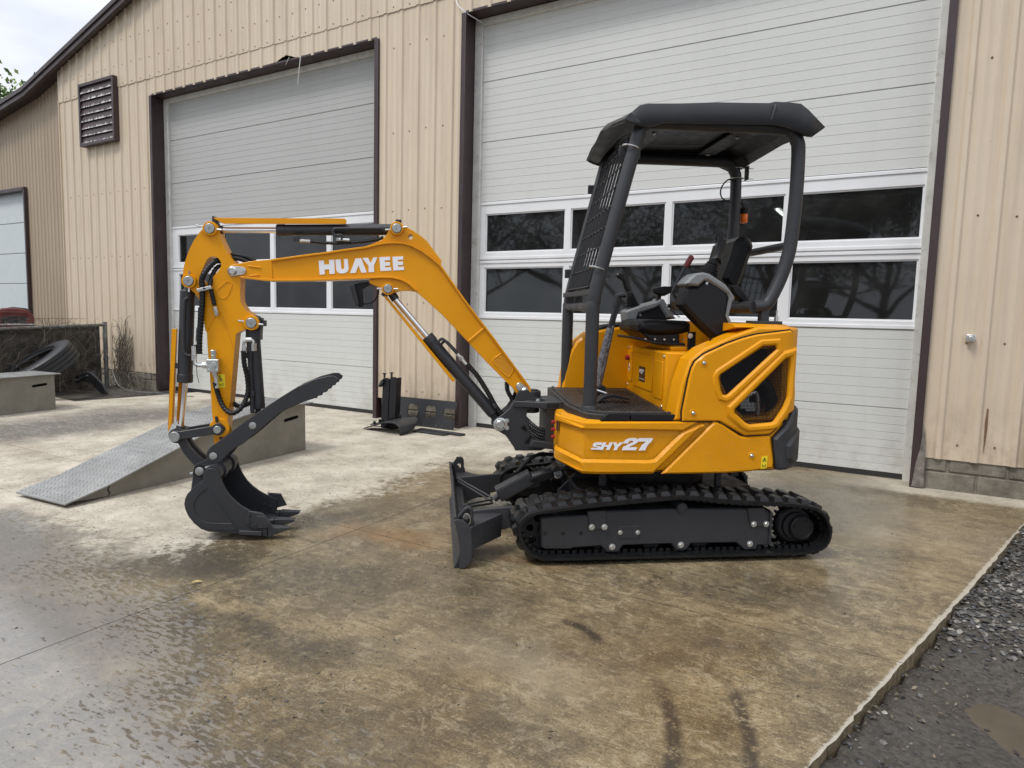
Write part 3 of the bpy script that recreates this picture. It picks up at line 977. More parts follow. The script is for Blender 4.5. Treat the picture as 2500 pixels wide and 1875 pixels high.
# sheet metal screws along the girts
mb = MB()
def screw(x, z, y):
    lathe(mb, (x, y, z), (0, -1, 0), [(0, 0.0085), (0.004, 0.0085), (0.008, 0.005)], n=7)
k = -13.25
while k < 9.3:
    for z, lo, hi, off in ((5.36, -14, 9.5, -0.012), (5.075, -14, 9.5, -0.012), (3.35, -13.4, -10.65, 0), (2.28, -13.4, -10.65, 0), (0.47, -13.4, -10.65, 0), (4.62, -5.8, -4.6, 0), (3.62, -5.8, -4.6, 0), (2.68, -5.8, -4.6, 0), (1.55, -5.8, -4.6, 0), (0.47, -5.8, -4.6, 0), (3.5, 0.15, 9.4, 0), (2.29, 0.15, 9.4, 0), (1.3, 0.15, 9.4, 0), (0.47, 0.15, 9.4, 0), (5.75, -12.9, 9.5, -0.012), (6.3, -10.9, 9.5, -0.012)):
        if lo < k + 0.125 < hi and z < roof_z(k + 0.125):
            screw(k + 0.125, z + rng.uniform(-0.012, 0.012), WY + off + 0.001)
    k += 0.25
stuff(bpart('screws', mb, M['screw'], smooth=40))

# fascia and roof
mb = MB()
xs_ = [-45.0, -14.35, -2.4, 14.0]
def roofbox(y0, y1, up0, up1):
    V = []; F = []
    for x in xs_:
        z = roof_z(x)
        V += [(x, y0, z + up0), (x, y1, z + up0), (x, y1, z + up1), (x, y0, z + up1)]
    for i in range(len(xs_) - 1):
        a = i * 4; b = a + 4
        for j in range(4):
            F.append((a + j, b + j, b + (j + 1) % 4, a + (j + 1) % 4))
    F.append((0, 1, 2, 3)); e = (len(xs_) - 1) * 4; F.append((e + 3, e + 2, e + 1, e))
    mb.add(V, F)
roofbox(6.335, 6.40, -0.005, 0.145)
bpart('roof_fascia', mb, M['fascia'], bevel=0.008)
mb = MB()
roofbox(6.31, 6.336, 0.085, 0.165)
bpart('roof_drip_edge', mb, M['fascia'], bevel=0.006)
mb = MB()
roofbox(6.40, 24.0, 0.06, 0.14)
bpart('roof', mb, M['fascia'], smooth=0)

# recessed wing on the left, below the same roof
WING = 6.62
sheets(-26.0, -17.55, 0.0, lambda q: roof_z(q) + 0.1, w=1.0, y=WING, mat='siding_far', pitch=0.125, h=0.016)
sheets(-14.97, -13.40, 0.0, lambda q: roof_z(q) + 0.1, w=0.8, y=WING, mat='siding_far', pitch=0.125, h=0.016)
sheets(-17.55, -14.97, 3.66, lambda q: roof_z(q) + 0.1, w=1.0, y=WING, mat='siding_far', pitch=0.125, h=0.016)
mb = MB()
box(mb, (-14.985, WING - 0.03, 1.85), (0.05, 0.08, 3.66)); box(mb, (-16.3, WING - 0.03, 3.665), (2.66, 0.08, 0.07))
bpart('wing_door_trim', mb, M['brown'], bevel=0.004)
wd = None
mb = MB(); box(mb, (-16.25, WING + 0.10, 1.83), (2.62, 0.04, 3.66))
wd = bpart('wing_overhead_door', mb, M['far_white'], smooth=0)
for k in range(6):
    mb = MB(); box(mb, (-16.25, WING + 0.07, 0.35 + 0.60 * k), (2.56, 0.03, 0.588))
    bpart('door_section', mb, M['far_white'], wd, bevel=0.006)

# white gutter-less corner flashing
mb = MB(); box(mb, (-13.41, WY + 0.04, 2.7), (0.02, 0.13, 4.72)); bpart('corner_flashing', mb, M['siding'], bevel=0.004)

# block foundation
def block_run(x0, x1, seed):
    r = random.Random(seed)
    mbm = MB(); box(mbm, ((x0 + x1) / 2, WY + 0.085, 0.14), (x1 - x0 - 0.02, 0.13, 0.40))
    f = bpart('block_foundation', mbm, M['block'], smooth=0)
    for z0, z1, sh in ((-0.05, 0.222, 0.0), (0.234, 0.352, 0.2)):
        x = x0 - sh
        while x < x1:
            a, b = max(x, x0), min(x + 0.39, x1)
            if b - a > 0.05:
                mb = MB(); d = r.uniform(0, 0.006)
                box(mb, ((a + b) / 2, WY + 0.07 + d, (z0 + z1) / 2), (b - a - 0.011, 0.13, z1 - z0))
                bpart('block', mb, M['block'], f, bevel=0.008)
            x += 0.40
block_run(-13.42, -10.62, 1)
block_run(-5.80, -4.62, 2)
block_run(0.13, 4.2, 3)

# ------------------------------------------------------------------ openings and overhead doors
def opening(x0, x1, ztop, left_wide):
    """brown trim and white stops around one door opening; x0,x1 are the edges of the siding"""
    zb = 0.075
    def bb(c, s, mat='brown', name='door_trim', bev=0.005):
        mb = MB(); box(mb, c, s); return bpart(name, mb, M[mat], bevel=bev)
    # left jamb : narrow face flange and deep return
    bb((x0 + 0.02, WY - 0.016, (ztop + zb) / 2), (0.062, 0.036, ztop - zb))
    bb((x0 + 0.012, WY + 0.12, (ztop + zb) / 2), (0.03, 0.235, ztop - zb))
    bb((x1 - 0.02, WY - 0.016, (ztop + zb) / 2), (0.062, 0.036, ztop - zb))
    bb((x1 - 0.012, WY + 0.12, (ztop + zb) / 2), (0.03, 0.235, ztop - zb))
    # head : soffit seen from below
    bb(((x0 + x1) / 2, WY + 0.11, ztop + 0.012), (x1 - x0 - 0.06, 0.25, 0.03))
    # white stops
    w = 0.105
    bb((x0 + 0.03 + w / 2, DY - 0.012, (ztop + zb) / 2 - 0.03), (w, 0.045, ztop - zb - 0.06), 'jamb_white', 'door_stop')
    bb((x1 - 0.03 - w / 2 + 0.03, DY - 0.012, (ztop + zb) / 2 - 0.03), (w, 0.045, ztop - zb - 0.06), 'jamb_white', 'door_stop')
    bb(((x0 + x1) / 2, DY - 0.014, ztop - 0.045), (x1 - x0 - 0.07, 0.05, 0.075), 'jamb_white', 'door_stop')

def overhead_door(x0, x1, ztop, cols, upper_mat, lower_mat):
    zb = 0.085
    mb = MB(); box(mb, ((x0 + x1) / 2, DY + 0.075, 0.10), (x1 - x0, 0.03, 0.05))
    door = bpart('overhead_door', mb, M['seal'], smooth=0)
    seams = [0.125, 0.70, 1.385, 2.072, 2.745, 3.428, 4.103, ztop]
    mb = MB()
    prism(mb, [(0, 0), (0.05, 0), (0.05, 0.045), (0.03, 0.06), (0.0, 0.05)], x0, x1, axis='x')
    mb.v = [(x, y + DY - 0.005, z + 0.078) for x, y, z in mb.v]
    bpart('bottom_seal', mb, M['seal'], door, smooth=40)
    for i in range(7):
        a, b = seams[i] + 0.0015, seams[i + 1] - 0.0015
        if i in (2, 3):
            loops = []
            lo = a + (0.075 if i == 2 else 0.088); hi = b - (0.088 if i == 2 else 0.13)
            if i == 2:
                hi = 1.985
                lo = 1.462
            else:
                lo = 2.163; hi = 2.604
            for c0, c1 in cols:
                loops.append([(c0, lo), (c1, lo), (c1, hi), (c0, hi)])
            mb = MB()
            prism(mb, [(x0, a), (x1, a), (x1, b), (x0, b)], DY, DY + 0.045, holes=loops)
            sec = bpart('window_section', mb, M['door_frame'], door, bevel=0.004)
            # raised rail lip
            mb = MB(); box(mb, ((x0 + x1) / 2, DY - 0.004, b - 0.02), (x1 - x0, 0.012, 0.03)); box(mb, ((x0 + x1) / 2, DY - 0.004, a + 0.02), (x1 - x0, 0.012, 0.03))
            bpart('section_rail', mb, M['door_frame'], door, bevel=0.003)
            for c0, c1 in cols:
                mb = MB(); box(mb, ((c0 + c1) / 2, DY + 0.030, (lo + hi) / 2), (c1 - c0 + 0.01, 0.006, hi - lo + 0.01))
                bpart('window_pane', mb, M['glass'], door, smooth=0)
                mb = MB()
                prism(mb, [(c0 - 0.001, lo - 0.001), (c1 + 0.001, lo - 0.001), (c1 + 0.001, hi + 0.001), (c0 - 0.001, hi + 0.001)], DY + 0.012, DY + 0.0255, holes=[[(c0 + 0.012, lo + 0.012), (c1 - 0.012, lo + 0.012), (c1 - 0.012, hi - 0.012), (c0 + 0.012, hi - 0.012)]])
                bpart('pane_gasket', mb, M['jamb_white'] if i == 9 else M['door_frame'], door, smooth=0)
            continue
        # ribbed insulated section
        V = []; F = []
        nr = 8
        prof = [(a, 0.010), (a + 0.004, 0.0)]
        for k in range(1, nr):
            z = a + (b - a) * k / nr
            prof += [(z - 0.0010, 0.0), (z - 0.0022, 0.0020), (z + 0.0022, 0.0020), (z + 0.0045, 0.0)]
        prof += [(b - 0.004, 0.0), (b, 0.010)]
        for z, o in prof:
            V += [(x0, DY + o, z), (x1, DY + o, z)]
        for k in range(len(prof) - 1):
            F.append((2 * k, 2 * k + 1, 2 * k + 3, 2 * k + 2))
        mb = MB(); mb.add(V, F)
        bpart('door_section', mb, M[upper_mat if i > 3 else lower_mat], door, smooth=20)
    mb = MB(); box(mb, ((x0 + x1) / 2, DY + 0.030, (ztop + zb) / 2), (x1 - x0, 0.002, 0.002)); bpart('door_core', mb, M['seal'], door, smooth=0)
    mb = MB()
    for s in seams[1:-1]:
        box(mb, ((x0 + x1) / 2, DY + 0.022, s), (x1 - x0, 0.018, 0.012))
    bpart('section_joint', mb, M['jamb_white'], door, smooth=0)
    return door

opening(-10.63, -5.86, 4.76, True)
lc = [(-10.344, -9.30), (-9.21, -8.141), (-8.053, -6.994), (-6.908, -5.93)]
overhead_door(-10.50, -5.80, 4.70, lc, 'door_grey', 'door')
opening(-4.60, 0.115, 4.80, True)
rc = [(-4.396, -3.359), (-3.289, -2.231), (-2.161, -1.099), (-1.012, 0.0)]
overhead_door(-4.47, 0.075, 4.735, rc, 'door', 'door')

# dark shop interior behind the glass, with its strip lights
mb = MB()
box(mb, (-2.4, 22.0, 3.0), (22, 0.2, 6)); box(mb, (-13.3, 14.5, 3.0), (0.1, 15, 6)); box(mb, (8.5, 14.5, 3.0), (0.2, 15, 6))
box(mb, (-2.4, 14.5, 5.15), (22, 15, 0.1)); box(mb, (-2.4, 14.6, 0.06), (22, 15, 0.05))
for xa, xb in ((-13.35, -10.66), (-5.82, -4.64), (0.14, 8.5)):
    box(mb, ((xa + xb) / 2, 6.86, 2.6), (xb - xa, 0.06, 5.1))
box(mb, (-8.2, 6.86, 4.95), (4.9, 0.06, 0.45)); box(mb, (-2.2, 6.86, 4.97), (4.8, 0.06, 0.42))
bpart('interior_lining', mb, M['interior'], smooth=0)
for lx, ly, lz in ((-4.41, 15.3, 4.55), (-2.95, 17.6, 4.1)):
    mb = MB(); box(mb, (lx, ly, lz + 0.06), (0.18, 1.3, 0.05))
    f = bpart('strip_light', mb, M['jamb_white'], smooth=0)
    mb = MB(); cyl(mb, (lx, ly - 0.6, lz), (lx, ly + 0.6, lz), 0.025, n=10)
    bpart('fluorescent_tube', mb, M['lamp'], f)
# parked machine silhouettes inside keep the glass from looking empty
mb = MB()
box(mb, (-3.6, 8.6, 0.62), (1.5, 0.9, 0.5)); box(mb, (-3.9, 8.6, 1.2), (0.7, 0.8, 0.7)); cyl(mb, (-4.2, 8.1, 0.4), (-4.2, 8.3, 0.4), 0.32); cyl(mb, (-3.1, 8.1, 0.4), (-3.1, 8.3, 0.4), 0.32)
bpart('bench_machine', mb, M['grey_trim'], bevel=0.02)
mb = MB(); tube(mb, [(-3.55, 8.0, 0.1), (-3.5, 8.0, 1.4), (-3.47, 8.0, 2.35)], 0.022); bpart('shop_pole', mb, M['zinc'])
mb = MB(); box(mb, (-2.42, 7.6, 1.1), (0.16, 0.05, 2.1)); bpart('reflection_strip', mb, M['jamb_white'], bevel=0.005)  # white board added to stand for an upright reflection of light in the pane

# louvred vent high on the left wall
mb = MB()
vx0, vx1, vz0, vz1 = -12.57, -11.50, 4.155, 5.19
prism(mb, [(vx0, vz0), (vx1, vz0), (vx1, vz1), (vx0, vz1)], WY - 0.11, WY - 0.012, holes=[[(vx0 + 0.05, vz0 + 0.05), (vx1 - 0.05, vz0 + 0.05), (vx1 - 0.05, vz1 - 0.05), (vx0 + 0.05, vz1 - 0.05)]])
vent = bpart('louvre_vent', mb, M['brown'], bevel=0.004)
mb = MB(); box(mb, ((vx0 + vx1) / 2, WY - 0.016, (vz0 + vz1) / 2), (vx1 - vx0 - 0.08, 0.006, vz1 - vz0 - 0.08)); bpart('vent_back', mb, M['seal'], vent, smooth=0)
t_ = NT('peeling_brown_slat')
_v = t_.obc()
_pe = t_.step(t_.math('ADD', t_.xyz(t_.n('ShaderNodeTexCoord').outputs['Generated'])[2], t_.math('MULTIPLY', t_.noise(t_.mapv(_v, (8, 1, 1.0)), 3.2, 6, 0.85), -1.9)), -0.86, -0.90)
M['slat'] = t_.set(t_.mix(_pe, (0.046, 0.028, 0.027), (0.62, 0.60, 0.60)), 0.5)
for k in range(8):
    zc = vz0 + 0.11 + (vz1 - vz0 - 0.17) * k / 7.35
    V = [(vx0 + 0.052, WY - 0.098, zc - 0.062), (vx1 - 0.052, WY - 0.098, zc - 0.062), (vx1 - 0.052, WY - 0.066, zc + 0.068), (vx0 + 0.052, WY - 0.066, zc + 0.068)]
    V += [(x, y + 0.006, z + 0.003) for x, y, z in V]
    mb = MB(); mb.add(V, [(0, 1, 2, 3), (7, 6, 5, 4), (0, 4, 5, 1), (1, 5, 6, 2), (2, 6, 7, 3), (3, 7, 4, 0)])
    bpart('slat', mb, M['slat'], vent, smooth=0)

# rust run and a brown strip at the far right
mb = MB(); prism(mb, [(0.552, 0.78), (0.562, 0.78), (0.566, 0.62), (0.560, 0.50), (0.553, 0.42), (0.550, 0.55), (0.546, 0.66)], WY - 0.0045, WY - 0.001); bpart('rust_run', mb, M['screw'], smooth=0)
mb = MB(); box(mb, (0.845, WY - 0.03, 0.55), (0.05, 0.03, 0.42)); bpart('brown_strip', mb, M['brown'], bevel=0.003)
# loose wires and odd bits on the wall
mb = MB(); tube(mb, [(-4.70, WY - 0.03, 5.02), (-4.66, WY - 0.05, 4.90), (-4.56, WY - 0.02, 4.80), (-4.46, WY + 0.15, 4.74)], 0.006, n=6, smooth=5); bpart('loose_wire', mb, M['white'])
mb = MB(); tube(mb, [(-7.22, WY - 0.01, 4.80), (-7.23, WY - 0.03, 4.62), (-7.26, WY - 0.03, 4.43)], 0.006, n=6, smooth=4); tube(mb, [(-7.5, WY - 0.02, 4.72), (-7.42, WY - 0.03, 4.80)], 0.004, n=6); bpart('torn_strip', mb, M['jamb_white'])
mb = MB(); box(mb, (0.40, WY - 0.03, 1.335), (0.06, 0.03, 0.055)); cyl(mb, (0.40, WY - 0.045, 1.335), (0.40, WY - 0.075, 1.335), 0.018); bpart('wall_tap', mb, M['zinc'], bevel=0.004)
mb = MB()
V = [(-4.55, 6.44, 0.10), (-4.45, 6.42, 0.06), (-4.49, 6.50, 0.30)]
# split wood at the foot of the right jamb
prism(mb, [(0.08, 0.085), (0.17, 0.085), (0.16, 0.40), (0.135, 0.62), (0.12, 0.40), (0.10, 0.30)], WY - 0.045, WY - 0.02)
bpart('split_jamb_foot', mb, M['wood_edge'], bevel=0.003)

# ------------------------------------------------------------------ trees
def tree(name, label, x, y, z, h, spread, seed, leaf, nleaf, bare=0.5, group=None, lsize=0.10):
    r = random.Random(seed)
    t = thing(name, label, 'tree', (x, y, z), group=group)
    mt = MB(); tips = []
    def limb(p, d, ln, rad, lvl):
        pts = [p]; q = Vector(p); dd = Vector(d)
        for k in range(4):
            dd = (dd + Vector((r.gauss(0, .16), r.gauss(0, .16), r.gauss(0.03, .10)))).normalized()
            q = q + dd * ln / 4; pts.append(q.copy())
        tube(mt, pts, [rad * (1 - 0.16 * i) for i in range(5)], n=7 if lvl < 2 else 5)
        if lvl >= 3:
            tips.append((pts[-1], lvl)); tips.append((pts[2], lvl)); return
        for k in range(r.randint(3, 4) if lvl < 2 else r.randint(2, 4)):
            i = r.randint(2, 4)
            a = r.uniform(0, 6.28); up = r.uniform(-0.05, 0.7)
            nd = (dd * 0.55 + Vector((math.cos(a) * spread, math.sin(a) * spread, up))).normalized()
            limb(pts[i], nd, ln * r.uniform(0.55, 0.75), rad * 0.48, lvl + 1)
    limb(Vector((0, 0, -0.3)), Vector((r.gauss(0, .06), r.gauss(0, .06), 1)), h * 0.42, h * 0.022, 0)
    for k in range(4):
        a = r.uniform(0, 6.28)
        limb(Vector((0, 0, h * r.uniform(0.16, 0.32))), Vector((math.cos(a), math.sin(a), 0.5)), h * 0.28, h * 0.010, 1)
    obj('trunk', mt, M['bark'], t, smooth=60)
    mc = MB()
    if tips:
        for k in range(nleaf):
            p, l = tips[r.randrange(len(tips))]
            c = p + Vector((r.gauss(0, 1), r.gauss(0, 1), r.gauss(0, .8))) * h * 0.040
            s = lsize * r.uniform(.5, 1.2)
            u = Vector((r.gauss(0, 1), r.gauss(0, 1), r.gauss(0, 1))).normalized(); w = u.orthogonal().normalized() * 0.55
            mc.add([c - u * s, c + w * s, c + u * s, c - w * s], [(0, 1, 2, 3)])
    obj('crown', mc, leaf, t, smooth=0)
    return t
tree('leafy_tree', 'green spring tree rising behind the roof edge at the far left', -47.0, 20.0, 0, 17.2, 0.9, 11, M['leaf'], 12000, lsize=0.17)
# row of half bare trees across the yard, behind the photographer, mirrored in the door glass
_k = 0
for tx, ty, th in ((-1.0, -15, 10.5), (-5.5, -17, 13), (-10.0, -14.5, 11.5), (-14.5, -17, 13), (-19.5, -15.5, 12)):
    tree('yard_tree', 'half bare tree across the yard facing the overhead doors', tx, ty, -0.3, th, 0.75, 40 + _k, M['leaf_dark'], 9000, group='trees across the yard', lsize=0.085)
    _k += 1

# ------------------------------------------------------------------ fence, vines, old truck on the left
# the fence runs from the wall towards the yard; built along its own x axis, u = 0 at the wall
FP0, FP1 = Vector((-11.80, 6.30)), Vector((-11.36, 4.45))
FDIR = (FP1 - FP0).normalized(); FNRM = Vector((-FDIR.y, FDIR.x))      # towards the yard (+x)
FLEN = 3.4
def frail(u):
    return 1.118 - 0.033 * u
def fmap(mb):
    """(u along the fence, v towards the yard, z) to world, relative to the post at the wall"""
    mb.v = [(FDIR.x * u + FNRM.x * v, FDIR.y * u + FNRM.y * v, z - 0.07) for u, v, z in mb.v]
    return mb
fence = thing('board_fence', 'low dark board fence with pipe rail running out from the left wall', 'fence', (FP0.x, FP0.y, 0.07))
def fpart(name, mb, mat, parent=None, **kw):
    return obj(name, fmap(mb), mat, parent or fence, **kw)
x = 0.06
while x < FLEN:
    w = rng.uniform(0.10, 0.15)
    mb = MB(); box(mb, (x + w / 2, -0.05 + rng.uniform(-0.008, 0.008), frail(x) / 2), (w - 0.008, 0.022, frail(x) - 0.06), Matrix.Rotation(rng.gauss(0, .008), 3, 'Y'))
    fpart('board', mb, M['board'], bevel=0.003)
    x += w
mb = MB(); tube(mb, [(0.0, 0, frail(0)), (FLEN, 0, frail(FLEN))], 0.026, n=12); fpart('pipe_rail', mb, M['rail'])
for px_ in (0.0, 2.0):
    mb = MB(); cyl(mb, (px_, 0, 0.0), (px_, 0, frail(px_) + 0.05), 0.034, n=14); fpart('post', mb, M['rail'])
def vines(n, x0, x1, z0, z1, y0, seed, upb=0.7):
    r = random.Random(seed); mb = MB()
    for k in range(n):
        p = Vector((r.uniform(x0, x1), y0 + r.uniform(-0.02, 0.05), r.uniform(z0, z0 + (z1 - z0) * 0.6)))
        d = Vector((r.gauss(0, .7), r.gauss(0, .1), r.gauss(upb, .5))).normalized()
        pts = [p.copy()]
        for j in range(r.randint(4, 8)):
            d = (d + Vector((r.gauss(0, .45), r.gauss(0, .10), r.gauss(0.0, .40)))).normalized()
            p = p + d * r.uniform(0.05, 0.13)
            p.y = min(max(p.y, y0 - 0.02), y0 + 0.10)
            p.z = min(max(p.z, z0 + 0.01), z1)
            p.x = min(max(p.x, x0), x1)
            pts.append(p.copy())
        tube(mb, pts, r.uniform(0.0014, 0.0036), n=4, cap=False)
    return mb
v = thing('dead_vines', 'tangle of dead vines hanging over the dark board fence', 'vines', (FP0.x, FP0.y, 0.07))
for mbv, mat in ((vines(230, 0.0, FLEN, 0.05, 1.13, 0.00, 3), 'vine'), (vines(80, 0.0, FLEN, 0.05, 1.10, 0.02, 4), 'vine_pale'), (vines(60, 0.2, 2.2, 1.0, 1.22, 0.0, 9, 0.4), 'vine')):
    stuff(obj('stems', fmap(mbv), M[mat], v, smooth=0))
v = thing('dry_climber', 'dry climbing plant clinging to the tan wall beside the fence end', 'plant', (-11.55, WY - 0.05, 0.06))
for mbv, mat in ((vines(150, -11.70, -11.30, 0.05, 1.30, WY - 0.12, 5, 1.2), 'vine'), (vines(90, -11.9, -10.9, 0.04, 0.34, WY - 0.14, 6, 0.3), 'vine_pale')):
    mbv.v = [(a + 11.55, b - WY + 0.05, c - 0.06) for a, b, c in mbv.v]
    stuff(obj('stems', mbv, M[mat], v, smooth=0))
mb = MB()
tube(mb, [(-11.74, 6.26, 0.70), (-11.55, 6.22, 0.55), (-11.30, 6.15, 0.30), (-11.05, 6.10, 0.14), (-10.7, 6.10, 0.085), (-10.2, 6.2, 0.085), (-9.4, 6.3, 0.086)], 0.006, n=8, smooth=6)
tag(obj('hose_line', mb, M['rail']), 'thin grey hose trailing from the fence post to the slab', 'hose')

truck = thing('old_truck', 'old maroon truck with a dark window behind the board fence', 'truck', (-13.2, 6.0, 0.05))
# its nose faces the yard; built square on and turned to face that way
_tp = Vector((-13.42, 5.62)); _ty = Vector((-0.923, 0.385)); _tx = Vector((0.385, 0.923))
def tp(name, mb, mat, parent=None, **kw):
    out = []
    for a, b, c in mb.v:
        q = _tp + _tx * ((a + 17.44) * 0.375) + _ty * ((b - 7.4) * 0.6)
        out.append((q.x + 13.2, q.y - 6.0, 1.4 + (c - 1.4) * 0.757 - 0.05))
    mb.v = out
    return obj(name, mb, mat, parent or truck, **kw)
mb = MB()
prism(mb, [(-18.22, 0.0), (-16.66, 0.0), (-16.62, 1.12), (-16.68, 1.22), (-16.85, 1.30), (-17.15, 1.345), (-17.5, 1.355), (-17.85, 1.34), (-18.05, 1.29), (-18.17, 1.20)], 7.40, 8.4, holes=[], bev=0.03)
tp('cab', mb, M['truck'])
mb = MB(); prism(mb, [(-17.87, 1.005), (-16.95, 1.005), (-16.93, 1.15), (-17.0, 1.165), (-17.8, 1.15), (-17.87, 1.13)], 7.385, 7.41, bev=0.004); tp('window', mb, M['glassbox'])
mb = MB(); prism(mb, [(-18.22, 0.95), (-16.64, 0.965), (-16.64, 0.995), (-18.22, 0.985)], 7.36, 7.42, bev=0.005); tp('chrome_strip', mb, M['zinc'])
mb = MB(); prism(mb, [(-18.05, 1.315), (-17.4, 1.375), (-16.9, 1.35), (-16.7, 1.28), (-16.7, 1.24), (-18.05, 1.24)], 7.7, 8.5, bev=0.03); tp('roof_panel', mb, M['charcoal'])
mb = MB(); prism(mb, [(-19.6, -0.1), (-18.24, -0.1), (-18.26, 1.30), (-18.5, 1.36), (-19.6, 1.38)], 7.55, 8.5, bev=0.04); tp('fender', mb, M['truck'])
mb = MB(); prism(mb, [(-18.16, 0.99), (-18.02, 0.99), (-18.0, 1.2), (-17.6, 1.235), (-16.9, 1.215), (-16.78, 1.0), (-16.70, 1.0), (-16.74, 1.22), (-16.95, 1.27), (-17.6, 1.285), (-18.1, 1.25)], 7.37, 7.41, bev=0.006); tp('window_surround', mb, M['truck'])
for wx_ in (-17.9, -17.0):
    mb = MB(); cyl(mb, (wx_, 7.5, -0.02), (wx_, 7.75, -0.02), 0.38, n=24, bev=0.03); tp('wheel', mb, M['tyre'])

# tyre leaning in the corner
T0 = Vector((-11.08, 4.94, 0.50))
_r, _u, _b = Vector(CR), Vector(CU), -Vector(CF)
axis = (_r * -0.36 + _u * 0.80 + _b * 0.50).normalized()
tyre = thing('truck_tyre', 'large worn black tyre leaning behind the end of the left ramp', 'tyre', (T0.x, T0.y, 0.07))
mb = MB()
R0, W0 = 0.56, 0.145
TS = 0.98
prof = [(-W0 * 0.75, 0.33), (-W0 * 0.98, 0.36), (-W0 * 1.05, 0.44), (-W0 * 0.98, 0.525), (-W0 * 0.88, R0 - 0.008)]
for k in range(4):
    a = -W0 * 0.84 + k * W0 * 0.44
    prof += [(a, R0), (a + W0 * 0.345, R0), (a + W0 * 0.355, R0 - 0.016), (a + W0 * 0.425, R0 - 0.016)]
prof = prof[:-2]
prof += [(W0 * 0.88, R0 - 0.008), (W0 * 0.98, 0.525), (W0 * 1.05, 0.44), (W0 * 0.98, 0.36), (W0 * 0.75, 0.33), (W0 * 0.6, 0.36), (W0 * 0.7, 0.50), (0, 0.53), (-W0 * 0.7, 0.50), (-W0 * 0.6, 0.36)]
lathe(mb, Vector((0, 0, T0.z - 0.07)), axis, prof, n=56, closed=True)
mb.v = [(a * TS, b * TS, (c - T0.z + 0.07) * TS + T0.z - 0.07) for a, b, c in mb.v]
obj('tread_and_sidewall', mb, M['tyre'], tyre, smooth=40)
mb = MB()
u_, w_, d_ = frame_of(axis)
lathe(mb, Vector((0, 0, T0.z - 0.07)), axis, [(W0 * 1.00, 0.345), (W0 * 1.035, 0.352), (W0 * 1.02, 0.362), (W0 * 0.98, 0.355)], n=56, closed=True)
obj('bead_rim', mb, M['charcoal'], tyre)

# pieces of black attachment lying by the tyre
att = thing('black_bracket', 'black bent steel bracket lying on the dirt beside the tyre', 'bracket', (-11.1, 5.75, 0.07))
def ap(name, mb, mat, c, parent, **kw):
    mb.v = [(a - c[0], b - c[1], z - c[2]) for a, b, z in mb.v]
    return obj(name, mb, mat, parent, **kw)
c_ = (-11.1, 5.75, 0.07)
mb = MB(); prism(mb, [(-11.20, 0.40), (-11.06, 0.385), (-10.72, 0.22), (-10.62, 0.10), (-10.64, 0.072), (-10.80, 0.072), (-10.95, 0.16), (-11.10, 0.24)], 5.66, 5.69, bev=0.004); ap('bent_arm', mb, M['charcoal'], c_, att, bevel=0)
mb = MB(); prism(mb, [(-11.95, 0.22), (-11.20, 0.40), (-11.10, 0.24), (-11.25, 0.20), (-11.55, 0.215), (-11.9, 0.12)], 5.75, 5.80, bev=0.004); ap('plate', mb, M['charcoal'], c_, att)
mb = MB()
for k in range(7):
    cyl(mb, (-11.75 + 0.07 * k + rng.uniform(-.02, .02), 5.75, 0.20 + 0.02 * k + rng.uniform(-.02, .03)), (-11.75 + 0.07 * k, 5.74, 0.20 + 0.02 * k), 0.007, n=6)
ap('bolt_heads', mb, M['zinc'], c_, att)

